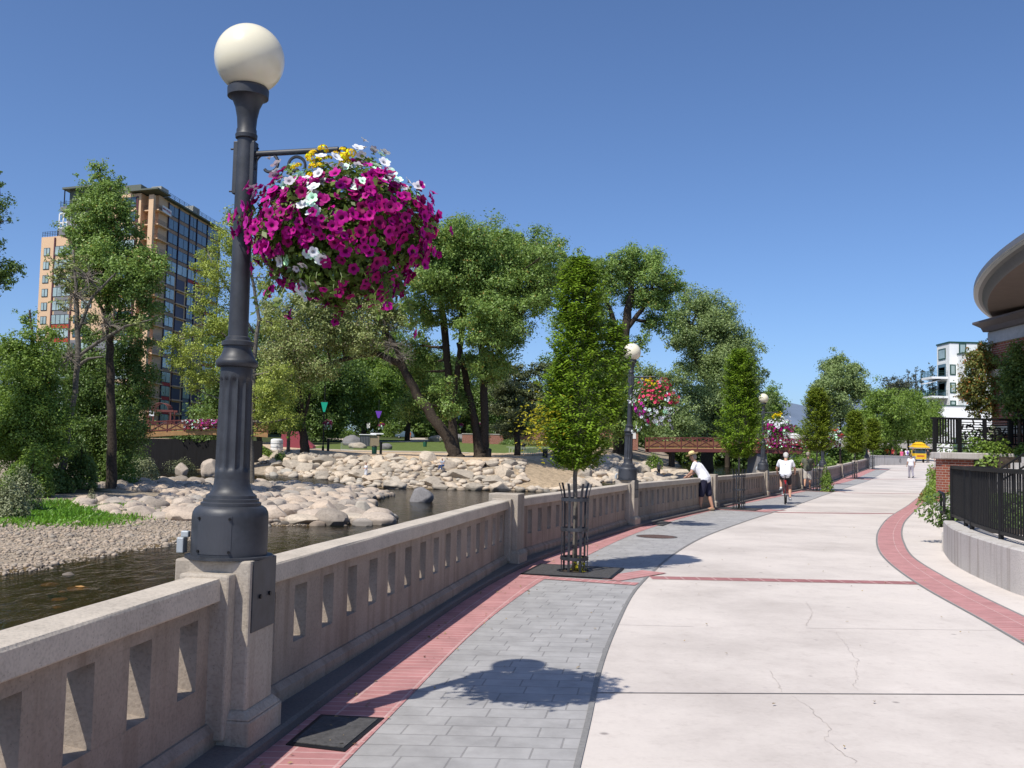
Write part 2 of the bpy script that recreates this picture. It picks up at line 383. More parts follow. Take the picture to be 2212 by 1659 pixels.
def strip(name, A, B, w, z, mat, kind='structure', segs=1):
    """a straight band of width w from A to B on the ground; UV along, across"""
    A = Vector((A[0], A[1], 0)); B = Vector((B[0], B[1], 0)); t = (B - A).normalized(); n = Vector((-t.y, t.x, 0)); L = (B - A).length
    V = []; uv = []
    for i in range(segs + 1):
        for s in (-1, 1):
            p = A + t * L * i / segs + n * s * w / 2; V.append((p.x, p.y, gz(p.y) + z)); uv.append((L * i / segs, (s + 1) * w / 2))
    me = bpy.data.meshes.new(name); me.from_pydata(V, [], [(2*i, 2*i+2, 2*i+3, 2*i+1) for i in range(segs)]); me.update()
    ul = me.uv_layers.new(name='UVMap')
    for l in me.loops: ul.data[l.index].uv = uv[l.vertex_index]
    o = link_mesh(name, me, mat); o['kind'] = kind
    return o

# ------------------------------------------------------------------ walkway
M['pinkbrick'] = brickmat('pink_brick_paving', (0.48, 0.235, 0.23), (0.43, 0.20, 0.198), (0.54, 0.34, 0.325), 0.105, 0.30, 0.009, offset=0.0)
M['redstrip'] = brickmat('red_brick_strip', (0.36, 0.165, 0.165), (0.32, 0.145, 0.145), (0.52, 0.34, 0.32), 0.21, 0.40, 0.010, offset=0.0)
M['pavers'] = brickmat('stamped_grey_pavers', (0.385, 0.375, 0.37), (0.34, 0.332, 0.328), (0.255, 0.248, 0.245), 0.36, 0.20, 0.006, offset=0.42, bmp=0.5, freq=2, squash=0.72, sfreq=3)
M['joint'] = plain('joint_filler', (0.16, 0.15, 0.15), 0.9)
M['edge'] = concrete('paver_edge', (0.23, 0.225, 0.22), 50, 0.6, False, 0.2)
# walkway concrete gets stains and gum spots
_m = M['slab']; _nt = _m.node_tree; _bs = _nt.nodes['Principled BSDF']
_src = _bs.inputs['Base Color'].links[0].from_socket
_v = tex(_nt, 'ShaderNodeTexVoronoi', 1.9); _n = tex(_nt, 'ShaderNodeTexNoise', 9.0)
_sp = ramp(_nt, _v.outputs['Distance'], [(0.03, (1, 1, 1)), (0.065, (0, 0, 0))])
_c = mixc(_nt, mixc(_nt, 1.0, _sp, ramp(_nt, _n.outputs['Fac'], [(0.36, (0, 0, 0)), (0.5, (0.8, 0.8, 0.8))]), 'MULTIPLY'), _src, (0.24, 0.21, 0.20))
_v2 = tex(_nt, 'ShaderNodeTexVoronoi', 5.5); _n2 = tex(_nt, 'ShaderNodeTexNoise', 2.3)
_sp2 = ramp(_nt, _v2.outputs['Distance'], [(0.05, (1, 1, 1)), (0.13, (0, 0, 0))])
_c = mixc(_nt, mixc(_nt, 1.0, _sp2, ramp(_nt, _n2.outputs['Fac'], [(0.40, (0, 0, 0)), (0.58, (0.45, 0.45, 0.45))]), 'MULTIPLY'), _c, (0.42, 0.37, 0.35))
_b = tex(_nt, 'ShaderNodeTexNoise', 0.28, Detail=7.0, Roughness=0.7); _b2 = tex(_nt, 'ShaderNodeTexNoise', 7.0, Detail=5.0, Roughness=0.75)
_c = mixc(_nt, 1.0, _c, ramp(_nt, _b.outputs['Fac'], [(0.36, (0.80, 0.79, 0.79)), (0.54, (1.0, 1.0, 1.0)), (0.72, (1.07, 1.07, 1.06))]), 'MULTIPLY')
_c = mixc(_nt, 1.0, _c, ramp(_nt, _b2.outputs['Fac'], [(0.30, (0.90, 0.89, 0.885)), (0.46, (1.0, 1.0, 1.0)), (0.7, (1.02, 1.02, 1.02))]), 'MULTIPLY')
lk(_nt, _c, _bs.inputs['Base Color'])

ribbon('walkway', lambda y: wallX(y) + 0.05, lambda y: wallX(y) + 34, 0.0, -6, 150, M['slab'], n=12)
ribbon('paver_band', pinkR, greyR, 0.004, -5, 92, M['pavers'], n=5, swap=True)
ribbon('brick_band', pinkL, pinkR, 0.008, -5, 92, M['pinkbrick'], n=3, uvoff=0.15)
ribbon('paver_edging', lambda y: greyR(y) - 0.018, lambda y: greyR(y) + 0.018, 0.008, -5, 92, M['edge'], n=2)
ribbon('brick_border', rpL, rpR, 0.006, -4, G(2010, 1010).y, M['pinkbrick'], n=4)
ribbon('brick_border_edging', lambda y: rpL(y) - 0.035, rpL, 0.006, -4, 40, M['edge'], n=2)
ribbon('brick_border_edging', rpR, lambda y: rpR(y) + 0.035, 0.006, -4, 40, M['edge'], n=2)
for a, b, w, mt in (((1398, 1248), (1985, 1260), 0.30, 'redstrip'), ((1664, 1107), (1944, 1110), 0.32, 'redstrip'), ((1822, 1064.6), (1993, 1067), 0.32, 'redstrip'),
                    ((1873, 1035), (2003, 1035), 0.32, 'redstrip'), ((1914, 1015.4), (2007, 1015.4), 0.3, 'redstrip'),
                    ((1282, 1497), (2600, 1503), 0.016, 'joint')):
    A, B = G(*a), G(*b); A.x = max(A.x, greyR(A.y) + 0.05) if mt == 'redstrip' else A.x
    strip('brick_strip' if mt == 'redstrip' else 'expansion_joint', A, B, w, 0.004, M[mt], segs=4)
M['faintjoint'] = plain('faint_joint', (0.45, 0.41, 0.39), 0.9)
for a, b in (((1310, 1349), (1500, 1354)), ((1741, 1357), (2212, 1363)), ((1539, 1150), (1893, 1152)), ((1750, 1082), (1975, 1084)), ((1975, 1181), (2034, 1182))):
    strip('control_joint', G(*a), G(*b), 0.008, 0.004, M['faintjoint'], segs=3)
# cracks
M['crack'] = plain('crack', (0.47, 0.42, 0.38), 0.95)
def crack(pts, w):
    mb = MB(); P = []
    for i in range(len(pts) - 1):
        a, b = G(*pts[i]), G(*pts[i+1]); k = max(2, int((b - a).length / 0.035))
        for j in range(k):
            p = a.lerp(b, j / k); P.append(p + Vector((random.uniform(-.012, .012), random.uniform(-.012, .012), 0.004)))
    for i in range(len(P) - 1):
        t = (P[i+1] - P[i]).normalized(); n = Vector((-t.y, t.x, 0)) * w * random.uniform(0.3, 0.8)
        mb.quad(P[i] - n, P[i+1] - n, P[i+1] + n, P[i] + n)
    o = mb.build('pavement_crack', M['crack']); o['kind'] = 'structure'
def bz(x, y): return (1423.2 + x * .3873, 1016.6 + y * .3873)
crack([bz(740, 1255), bz(830, 1310), bz(870, 1360), bz(945, 1420), bz(958, 1445), bz(925, 1490), bz(950, 1520), bz(1010, 1570), bz(1095, 1620), bz(1100, 1650)], 0.003)
crack([bz(985, 900), bz(1045, 970), bz(1065, 1010), bz(1110, 1060), bz(1095, 1110), bz(1110, 1160), bz(1085, 1195), bz(1120, 1235)], 0.0022)
crack([bz(820, 730), bz(860, 790), bz(820, 870)], 0.003)
crack([bz(620, 1120), bz(665, 1190), bz(690, 1245)], 0.003)

# ------------------------------------------------------------------ parapet
par = empty('river_parapet', (PIERS[1].x - 0.2, PIERS[1].y, 0), 0, 'weathered concrete parapet wall with slotted panels curving along the river edge of the walkway', 'wall')
PC = []                                                            # pier centres
for p in PIERS:
    t, r = tang(p.y), right(p.y); PC.append(p - r * 0.25 + t * 0.21 + Vector((0, 0, gz(p.y) - p.z)))
def fr(o, t, r): return lambda s, n, z: o + t * s + r * n + Vector((0, 0, z))
def obox(mb, f, s0, s1, n0, n1, z0, z1, ch=0.0):
    """box in a wall's own frame; ch pulls the top in (a chamfered top)"""
    vs = [f(s0, n0, z0), f(s1, n0, z0), f(s1, n1, z0), f(s0, n1, z0), f(s0 + ch, n0 + ch, z1), f(s1 - ch, n0 + ch, z1), f(s1 - ch, n1 - ch, z1), f(s0 + ch, n1 - ch, z1)]
    mb.add(vs, [(0, 1, 2, 3), (7, 6, 5, 4), (4, 5, 1, 0), (5, 6, 2, 1), (6, 7, 3, 2), (7, 4, 0, 3)])
LAMP_I = (1, 3, 5, 7, 10)
for i, c in enumerate(PC):
    t, r = tang(c.y), right(c.y); f = fr(c, t, r); mb = MB()
    obox(mb, f, -0.23, 0.23, -0.27, 0.25, -0.3, 0.20); obox(mb, f, -0.23, 0.23, -0.27, 0.25, 0.20, 0.245, 0.04)
    obox(mb, f, -0.18, 0.18, -0.225, 0.205, 0.235, 1.02)
    for s in (-1, 1): obox(mb, f, s * 0.175 if s > 0 else -0.265, 0.265 if s > 0 else -0.175, -0.155, 0.125, 0.10, 0.955)
    po = mb.build('pier', M['pier'], par, world=True, bevel=0.012)
    if i in LAMP_I:
        mb = MB(); obox(mb, f, -0.155, 0.16, 0.204, 0.212, 0.64, 1.018)
        pl = mb.build('cover_plate', M['iron'], po, world=True, bevel=0.002)
        mb = MB()
        for s in (-0.06, 0.07): mb.tube([f(s, 0.2115, 0.82), f(s, 0.222, 0.82)], 0.012, 8)
        mb.each('bolt', M['black'], po, world=True)
for i in range(len(PC) - 1):
    a, b = PC[i], PC[i+1]; t = (b - a).normalized(); flat = Vector((t.x, t.y, 0)).normalized(); r = Vector((flat.y, -flat.x, 0)); L = (b - a).length
    f = fr(a, t, r); s0, s1 = 0.262, L - 0.262
    mb = MB(); obox(mb, f, s0, s1, -0.125, 0.018, 0.12, 0.385)
    obox(mb, f, s0, s1, -0.125, 0.018, 0.742, 0.825)
    ns = max(3, round((s1 - s0) / 0.5)); e = (s1 - s0) / ns
    for k in range(ns + 1):
        if k in (0, ns): q0, q1 = (s0, s0 + e / 2 - 0.102) if k == 0 else (s1 - e / 2 + 0.102, s1)
        else: q0, q1 = s0 + (k - 0.5) * e + 0.102, s0 + (k + 0.5) * e - 0.102
        obox(mb, f, q0, q1, -0.125, 0.018, 0.383, 0.744)
    for k in range(ns):                                            # sloping sill inside each slot
        q0, q1 = s0 + (k + 0.5) * e - 0.104, s0 + (k + 0.5) * e + 0.104
        mb.add([f(q0, -0.123, 0.384), f(q1, -0.123, 0.384), f(q1, 0.016, 0.384), f(q0, 0.016, 0.384), f(q0, -0.123, 0.407), f(q1, -0.123, 0.407)],
               [(4, 5, 2, 3), (0, 4, 3), (1, 2, 5), (0, 1, 5, 4)])
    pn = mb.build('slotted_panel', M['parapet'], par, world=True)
    mb = MB(); k = max(4, int(L / 0.7))                            # rail with slightly worn edges
    prof = [(-0.132, 0.815), (0.062, 0.815), (0.070, 0.823), (0.069, 0.922), (0.060, 0.934), (-0.125, 0.936), (-0.135, 0.924)]
    for q in range(k + 1):
        s = s0 + (s1 - s0) * q / k
        for (n, z) in prof: mb.v.append(f(s, n + random.uniform(-.002, .002), z + random.uniform(-.002, .002)))
    np_ = len(prof)
    for q in range(k):
        for j in range(np_): mb.f.append([q*np_ + j, (q+1)*np_ + j, (q+1)*np_ + (j+1) % np_, q*np_ + (j+1) % np_]); mb.mi.append(0)
    mb.f.append(list(range(np_))); mb.f.append([k*np_ + j for j in reversed(range(np_))]); mb.mi += [0, 0]
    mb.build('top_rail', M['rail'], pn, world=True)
    mb = MB(); obox(mb, f, s0 - 0.03, s1 + 0.03, -0.19, 0.066, -0.3, 0.15); obox(mb, f, s0 - 0.03, s1 + 0.03, -0.19, 0.066, 0.15, 0.185, 0.034)
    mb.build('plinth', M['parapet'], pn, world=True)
mb = MB(); ys = [-5 + 0.4 * k for k in range(243)]
for y in ys:
    r = right(y); p = Vector((wallX(y), y, gz(y)))
    mb.v += [p - r * 0.26 + Vector((0, 0, .075)), p + r * 0.01 + Vector((0, 0, .07)), p + r * 0.028 + Vector((0, 0, .055)), p + r * 0.03 - Vector((0, 0, .02))]
for k in range(len(ys) - 1):
    for j in range(3): mb.f.append([k*4 + j, (k+1)*4 + j, (k+1)*4 + j + 1, k*4 + j + 1]); mb.mi.append(0)
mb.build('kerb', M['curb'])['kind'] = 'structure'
mb = MB(); ys = [-8 + 0.5 * k for k in range(290)]
for y in ys:
    x = wallX(y) - 0.25 / tang(y).y * 0 - 0.38; mb.v += [Vector((x - 0.05, y, -4.5)), Vector((x, y, gz(y) - 0.05)), Vector((x + 0.75, y, gz(y) - 0.04)), Vector((x + 0.8, y, 0.052 + gz(y))) if False else Vector((x + 0.8, y, gz(y) - 0.03))]
for k in range(len(ys) - 1):
    for j in range(3): mb.f.append([k*4 + j, (k+1)*4 + j, (k+1)*4 + j + 1, k*4 + j + 1]); mb.mi.append(0)
o = mb.build('river_wall', M['pale_conc']); o['kind'] = 'structure'

# ------------------------------------------------------------------ street lamps
def flute(r, z, w): return r
def make_lamp():
    t = empty('street_lamp', (0, 0, 0))
    ir = M['iron']; mb = MB()
    mb.lathe([(0.235, 0.0), (0.235, 0.012), (0.205, 0.014), (0.205, 0.22), (0.202, 0.245), (0.19, 0.268), (0.172, 0.28), (0.16, 0.282)], 40)
    base = mb.build('base', ir, t, auto=35)
    mb = MB()                                                       # curved access panel on the drum
    a0, a1 = R(241), R(296)
    for z0, z1, rr in ((0.03, 0.235, 0.2075),):
        n = 10; V = []
        for k in range(n + 1):
            w = a0 + (a1 - a0) * k / n
            for z in (z0, z1): V.append((rr * math.cos(w), rr * math.sin(w), z))
        for k in range(n + 1):
            w = a0 + (a1 - a0) * k / n
            for z in (z0, z1): V.append((0.203 * math.cos(w), 0.203 * math.sin(w), z))
        o2 = 2 * (n + 1)
        Fs = [(2*k, 2*k+2, 2*k+3, 2*k+1) for k in range(n)] + [(2*k+1, 2*k+3, o2+2*k+3, o2+2*k+1) for k in range(n)] + [(2*k, o2+2*k, o2+2*k+2, 2*k+2) for k in range(n)] + [(0, 1, o2+1, o2), (2*n, o2+2*n, o2+2*n+1, 2*n+1)]
        mb.add(V, Fs)
    ap = mb.build('access_panel', M['black'], base)
    ap.data.materials.clear(); ap.data.materials.append(colmat('panel_iron', (0.045, 0.048, 0.058), 0.5))
    mb = MB()
    for w in (a0 + 0.05, a1 - 0.05):
        for z in (0.045, 0.22):
            d = Vector((math.cos(w), math.sin(w), 0)); mb.tube([d * 0.207 + Vector((0, 0, z)), d * 0.215 + Vector((0, 0, z))], 0.008, 8)
    mb.each('bolt', M['black'], ap)
    mb = MB()
    mb.lathe([(0.163, 0.280), (0.163, 0.298), (0.150, 0.304), (0.150, 0.318), (0.138, 0.322), (0.136, 0.338), (0.118, 0.35), (0.104, 0.372), (0.098, 0.40), (0.095, 0.43)], 40)
    mb.build('stepped_foot', ir, t, auto=35)
    def fl(r, z, w):
        if 0.47 < z < 0.99:
            k = 0.5 + 0.5 * math.cos(12 * w); e = min(1, (z - 0.47) / 0.02, (0.99 - z) / 0.02)
            return r - 0.013 * e * (1 - k ** 3 if k > 0 else 1)
        return r
    mb = MB(); zs = [0.43, 0.46, 0.472, 0.482, 0.495] + [0.52 + 0.05 * k for k in range(10)] + [0.975, 0.985, 0.995, 1.02, 1.05]
    mb.lathe([(0.095 - 0.008 * (z - 0.43) / 0.62, z) for z in zs], 96, rfun=fl)
    mb.build('fluted_shaft', ir, t, auto=50)
    mb = MB()
    mb.lathe([(0.087, 1.045), (0.107, 1.05), (0.114, 1.062), (0.115, 1.078), (0.108, 1.09), (0.096, 1.10), (0.084, 1.125), (0.076, 1.15), (0.076, 1.165), (0.087, 1.168), (0.088, 1.19), (0.078, 1.195), (0.068, 1.20), (0.066, 1.215), (0.055, 1.222)], 40)
    mb.build('collar', ir, t, auto=35)
    mb = MB(); mb.lathe([(0.055, 1.218), (0.049, 2.36)], 32); mb.build('pole', ir, t, auto=35)
    mb = MB()
    mb.lathe([(0.049, 2.345), (0.060, 2.352), (0.062, 2.372), (0.056, 2.382), (0.056, 2.40), (0.052, 2.41), (0.056, 2.47), (0.068, 2.53), (0.085, 2.57), (0.10, 2.585), (0.114, 2.59), (0.116, 2.635), (0.108, 2.645), (0.10, 2.66)], 36)
    mb.build('globe_holder', ir, t, auto=35)
    mb = MB(); mb.lathe([(0.195 * math.sin(a), 2.815 - 0.195 * math.cos(a)) for a in [PI * (0.17 + 0.83 * k / 22) for k in range(23)]], 40, cap=True)
    mb.build('globe', M['globe'], t, smooth=True)
    mb = MB()                                                       # bracket plate clamped to the pole, pins, arm
    mb.bx(0.035, 0.062, -0.03, 0.03, 2.03, 2.33); mb.bx(-0.062, -0.035, -0.03, 0.03, 2.03, 2.33)
    for z in (2.055, 2.30): mb.tube([(-0.10, 0.02, z), (0.07, 0.02, z)], 0.006, 6)
    br = mb.build('bracket_clamp', M['iron'], t, bevel=0.003)
    mb = MB(); mb.tube([(0.06, 0, 2.262), (0.545, 0, 2.278)], 0.0165, 12)
    arm = mb.build('arm', M['iron'], t, auto=35)
    for (cx, sx, k) in ((0.135, 1, 1.0), (0.30, -1, 0.72)):
        P = []
        for q in range(26):
            w = q / 25; a = R(200) - R(330) * w; rr = 0.085 * k * (1 - 0.62 * max(0, w - 0.35) / 0.65)
            P.append((cx + sx * rr * math.cos(a) * 0.9, 0, 2.175 + 0.02 * k + rr * math.sin(a) * 0.85))
        mb = MB(); mb.tube(P, 0.009, 6); mb.build('scroll', M['iron'], arm)
    mb = MB(); ring = [(0.575 + 0.022 * math.cos(a), 0, 2.268 + 0.022 * math.sin(a)) for a in [2 * PI * k / 16 for k in range(17)]]
    mb.tube(ring, 0.005, 6, cap=False); mb.tube([(0.54, 0, 2.276), (0.556, 0, 2.27)], 0.006, 6)
    mb.tube([(0.575, 0, 2.25), (0.585, 0, 2.22), (0.575, 0, 2.195)], 0.004, 6)
    mb.build('hook', M['black'], arm)
    mb = MB(); mb.bx(-0.262, -0.222, -0.10, -0.045, 0.02, 0.105); mb.bx(-0.245, -0.20, -0.09, -0.055, 0.105, 0.14)
    mb.build('junction_box', M['grey_metal'], t, bevel=0.006)
    return t
LAMP_TXT = ['nearest black street lamp with white globe, on the parapet pier in the foreground', 'second street lamp along the parapet, standing just right of the first staked street tree',
            'third street lamp along the parapet, with the white-shirted cyclist beside it', 'fourth street lamp, half hidden by columnar street trees, beside the man in the green shirt',
            'farthest street lamp, almost hidden behind street trees where the parapet ends']
lamp0 = make_lamp(); LAMPS = []
for k, i in enumerate(LAMP_I):
    c = PC[i]; r = right(c.y); loc = c + Vector((0, 0, 1.02)); rz = math.atan2(r.y, r.x)
    o = lamp0 if k == 0 else dup(lamp0)
    o.location = loc; o.rotation_euler = (0, (0, .022, 0, 0, 0)[k], rz); WL[o.as_pointer()] = loc
    tag(o, LAMP_TXT[k], 'street lamp', 'globe street lamps along the parapet'); LAMPS.append((o, loc, rz))
# ------------------------------------------------------------------ river land forms
POLY_A = [(-400, 0), (-60, 13), (-25, 23.5), (-15.6, 29.7), (-15.4, 31.6), (-15, 34.8), (-14.3, 37.3), (-13.9, 42.1), (-12.8, 50.5), (-9.7, 51.6), (-7.3, 52.4), (-6.4, 55.4), (-7.3, 58.7), (-9.4, 66),
          (-10.4, 73), (-10.6, 80), (-9.9, 83), (-12.6, 89), (-15.5, 94), (-21, 97), (-34, 95.5), (-39, 103), (-45, 112), (-50, 121), (-60, 135), (-400, 150)]
POLY_C = [(-19, 104), (-15, 97.8), (-5, 98), (3.4, 98), (6.2, 98.6), (10, 108), (18, 116), (22.5, 126), (28, 160), (36, 230), (60, 400), (90, 800), (-900, 800), (-900, 170), (-60, 150), (-44, 127), (-36, 117), (-30, 109)]
def sdf_np(x, y, poly):
    P = np.array(poly, float); Q = np.roll(P, -1, 0); d = np.full(x.shape, 1e18); inside = np.zeros(x.shape, bool)
    for a, b in zip(P, Q):
        e = b - a; wx, wy = x - a[0], y - a[1]; t = np.clip((wx * e[0] + wy * e[1]) / (e @ e), 0, 1)
        d = np.minimum(d, (wx - e[0] * t) ** 2 + (wy - e[1] * t) ** 2)
        c = ((a[1] <= y) & (b[1] > y)) | ((b[1] <= y) & (a[1] > y))
        with np.errstate(divide='ignore', invalid='ignore'):
            xi = a[0] + (y - a[1]) / (b[1] - a[1] if b[1] != a[1] else 1e-9) * e[0]
        inside ^= c & (x < xi)
    return np.where(inside, 1, -1) * np.sqrt(d)
def sst(a, b, x): t = np.clip((x - a) / (b - a), 0, 1); return t * t * (3 - 2 * t)
def water_np(x, y): return -2.6 + 0.75 * sst(96.5, 108, y) + 0.9 * sst(112, 185, y)
_wy = np.arange(-10, 160, 0.5); _wxs = np.array([wallX(v) for v in _wy])
def wall_np(y): return np.where(y > 159, _wxs[-1] + 0.45 * (y - 159), np.interp(y, _wy, _wxs))
def gz_np(y): return np.where(y > 70, 0.02 * (np.minimum(y, 260) - 66), np.where(y > 62, 0.02 * (y - 62) ** 2 / 16, 0))
def height_np(x, y):
    sa, sc = sdf_np(x, y, POLY_A), sdf_np(x, y, POLY_C); w = water_np(x, y)
    za = np.where(sa > 0, w + np.minimum(sa, 14) * 0.055 + np.clip(sa - 14, 0, 40) * 0.045, w - np.clip(-sa * 0.22, 0, 0.75))
    up = np.clip(y - 118, 0, 250) * 0.0265
    bank = np.where(x < 12, 2.85 * sst(0, 16, sc), 2.6 * sst(0, 14, sc))
    zc = np.where(sc > 0, w - (w + 2.6) * sst(4, 24, sc) + bank + up, w - np.clip(-sc * 0.3, 0, 0.75))
    z = np.maximum(za, zc)
    z = z + 0.05 * np.sin(x * 1.3 + 2 * np.sin(y * .7)) * np.cos(y * 1.1) * (z < 0.2)
    p = x - wall_np(y) - 0.2
    return np.where(p > 0, np.minimum(gz_np(y) - 0.09, gz_np(y) - 0.09), np.where(p > -0.9, np.maximum(z, -99) , z))
def zf(x, y): return float(height_np(np.array([float(x)]), np.array([float(y)]))[0])

xs = np.concatenate([np.arange(-3600, -300, 300), np.arange(-300, -60, 8), np.arange(-60, 42, 0.75), np.arange(42, 120, 5), np.arange(120, 3900, 300)])
ys = np.concatenate([np.arange(-60, 20, 4), np.arange(20, 130, 0.75), np.arange(130, 270, 4), np.arange(270, 900, 45), np.arange(900, 4500, 400)])
X, Y = np.meshgrid(xs, ys); Z = height_np(X.ravel(), Y.ravel())
nx, ny = len(xs), len(ys); ii, jj = np.meshgrid(np.arange(nx - 1), np.arange(ny - 1)); a = (jj * nx + ii).ravel()
V = np.stack([X.ravel(), Y.ravel(), Z], 1)
me = bpy.data.meshes.new('terrain'); me.from_pydata(V.tolist(), [], np.stack([a, a + 1, a + nx + 1, a + nx], 1).tolist()); me.update()
SA, SCc = sdf_np(V[:, 0], V[:, 1], POLY_A), sdf_np(V[:, 0], V[:, 1], POLY_C)
cols = np.tile(np.array([0.33, 0.275, 0.21]), (len(V), 1)).astype(float)                     # gravel, river stones
wet = (np.maximum(SA, SCc) < 0.4); cols[wet] = (0.16, 0.115, 0.06)
soil = (SA > 17); cols[soil] = (0.09, 0.085, 0.045)
bark_ = (SCc > 9.5); cols[bark_] = (0.54, 0.41, 0.28)
sand = (SCc > 1) & (SCc < 17) & (V[:, 0] > 0.5) & (V[:, 0] < 13) & (V[:, 1] < 118); cols[sand] = (0.40, 0.31, 0.21)
lawn = (SCc > 22) & (V[:, 1] > 146 + 0.1 * V[:, 0]) & (V[:, 0] > -32) & (V[:, 0] < 14) & (V[:, 1] < 232); cols[lawn] = (0.115, 0.155, 0.045)
far = (SCc > 30) & ((V[:, 1] > 232) | (V[:, 0] < -32)); cols[far] = (0.055, 0.07, 0.028)
rightside = V[:, 0] > wall_np(V[:, 1]); cols[rightside] = (0.25, 0.24, 0.22)
ca = me.color_attributes.new('land', 'FLOAT_COLOR', 'POINT'); ca.data.foreach_set('color', np.concatenate([cols, np.ones((len(V), 1))], 1).astype(np.float32).ravel())
m, nt, bs = newmat('land_cover'); at_ = nd(nt, 'ShaderNodeAttribute', attribute_name='land')
n1 = tex(nt, 'ShaderNodeTexNoise', 1.4, Detail=8.0, Roughness=0.75); v1 = tex(nt, 'ShaderNodeTexVoronoi', 4.5)
col = mixc(nt, 1.0, at_.outputs['Color'], ramp(nt, n1.outputs['Fac'], [(0.3, (0.62, 0.62, 0.62)), (0.7, (1.3, 1.3, 1.3))]), 'MULTIPLY')
col = mixc(nt, 0.5, col, mixc(nt, 1.0, col, ramp(nt, v1.outputs['Color'], [(0.1, (0.6, 0.6, 0.6)), (0.9, (1.45, 1.4, 1.35))]), 'MULTIPLY'))
lk(nt, col, bs.inputs['Base Color']); bs.inputs['Roughness'].default_value = 0.95; bs.inputs['Specular IOR Level'].default_value = 0.1
bump(nt, bs, n1.outputs['Fac'], 0.6, 0.08)
terr = link_mesh('terrain', me, m, None, True); terr['kind'] = 'structure'

# water: one sheet stepping up through the rapids
yw = np.concatenate([np.arange(-30, 90, 4), np.arange(90, 120, 1.0), np.arange(120, 420, 6)]); xw = np.array([-420, -200, -100, -60, -50, -40, -30, -25, -20, -15, -10, -5, 0, 5, 10, 20, 30, 45, 80.])
def wz(x, y): return float(water_np(np.array([x]), np.array([y]))[0])
Vw = []; 
for y in yw:
    lim = float(wall_np(np.array([y]))[0]) - 0.35
    for x in xw: Vw.append((min(x, lim), y, wz(x, y)))
k = len(xw); Fw = []
for j in range(len(yw) - 1):
    for i in range(k - 1):
        q = [j*k + i, j*k + i + 1, (j+1)*k + i + 1, (j+1)*k + i]
        if abs(Vw[q[0]][0] - Vw[q[1]][0]) > 1e-6 or abs(Vw[q[2]][0] - Vw[q[3]][0]) > 1e-6: Fw.append(q)
mb = MB(); mb.v = [Vector(v) for v in Vw]; mb.f = Fw; mb.mi = [0] * len(Fw)
m = bpy.data.materials.new('river_water'); m.use_nodes = True; nt = m.node_tree; nt.nodes.remove(nt.nodes['Principled BSDF'])
co = nd(nt, 'ShaderNodeTexCoord'); mp = nd(nt, 'ShaderNodeMapping'); lk(nt, co.outputs['Object'], mp.inputs[0]); mp.inputs['Rotation'].default_value = (0, 0, 0.35); mp.inputs['Scale'].default_value = (1.0, 0.45, 1.0)
w1 = tex(nt, 'ShaderNodeTexNoise', 1.6, vec=mp.outputs[0], Detail=5.0, Roughness=0.6, Distortion=0.6); w2 = tex(nt, 'ShaderNodeTexNoise', 6.0, vec=mp.outputs[0], Detail=3.0)
hh = nd(nt, 'ShaderNodeMath', operation='MULTIPLY_ADD'); lk(nt, w2.outputs['Fac'], hh.inputs[0]); hh.inputs[1].default_value = 0.3; lk(nt, w1.outputs['Fac'], hh.inputs[2])
bp = nd(nt, 'ShaderNodeBump'); bp.inputs['Strength'].default_value = 0.55; bp.inputs['Distance'].default_value = 0.10; lk(nt, hh.outputs[0], bp.inputs['Height'])
gl = nd(nt, 'ShaderNodeBsdfGlossy'); gl.inputs['Roughness'].default_value = 0.04; gl.inputs['Color'].default_value = (0.72, 0.74, 0.78, 1); lk(nt, bp.outputs[0], gl.inputs['Normal'])
tp = nd(nt, 'ShaderNodeBsdfTransparent'); tp.inputs['Color'].default_value = (0.56, 0.46, 0.26, 1)
df = nd(nt, 'ShaderNodeBsdfDiffuse'); df.inputs['Color'].default_value = (0.030, 0.034, 0.022, 1)
body = nd(nt, 'ShaderNodeMixShader'); body.inputs[0].default_value = 0.34; lk(nt, tp.outputs[0], body.inputs[1]); lk(nt, df.outputs[0], body.inputs[2])
fre = nd(nt, 'ShaderNodeFresnel'); fre.inputs['IOR'].default_value = 1.33; lk(nt, bp.outputs[0], fre.inputs['Normal'])
fm = nd(nt, 'ShaderNodeMath', operation='MULTIPLY'); lk(nt, fre.outputs[0], fm.inputs[0]); fm.inputs[1].default_value = 0.85
mx = nd(nt, 'ShaderNodeMixShader'); lk(nt, fm.outputs[0], mx.inputs[0]); lk(nt, body.outputs[0], mx.inputs[1]); lk(nt, gl.outputs[0], mx.inputs[2])
wh = nd(nt, 'ShaderNodeBsdfDiffuse'); wh.inputs['Color'].default_value = (0.75, 0.78, 0.8, 1)
f1 = tex(nt, 'ShaderNodeTexNoise', 3.5, vec=mp.outputs[0], Detail=9.0, Roughness=0.8)
sep = nd(nt, 'ShaderNodeSeparateXYZ'); lk(nt, co.outputs['Object'], sep.inputs[0])
mr = nd(nt, 'ShaderNodeMapRange'); lk(nt, sep.outputs['Y'], mr.inputs['Value']); mr.inputs['From Min'].default_value = 34; mr.inputs['From Max'].default_value = 8; mr.inputs['To Min'].default_value = -0.10; mr.inputs['To Max'].default_value = 0.10
ad = nd(nt, 'ShaderNodeMath', operation='ADD'); lk(nt, f1.outputs['Fac'], ad.inputs[0]); lk(nt, mr.outputs[0], ad.inputs[1])
fo = nd(nt, 'ShaderNodeMapRange'); lk(nt, ad.outputs[0], fo.inputs['Value']); fo.inputs['From Min'].default_value = 0.665; fo.inputs['From Max'].default_value = 0.72
mx2 = nd(nt, 'ShaderNodeMixShader'); lk(nt, fo.outputs[0], mx2.inputs[0]); lk(nt, mx.outputs[0], mx2.inputs[1]); lk(nt, wh.outputs[0], mx2.inputs[2])
lk(nt, mx2.outputs[0], nt.nodes['Material Output'].inputs['Surface'])
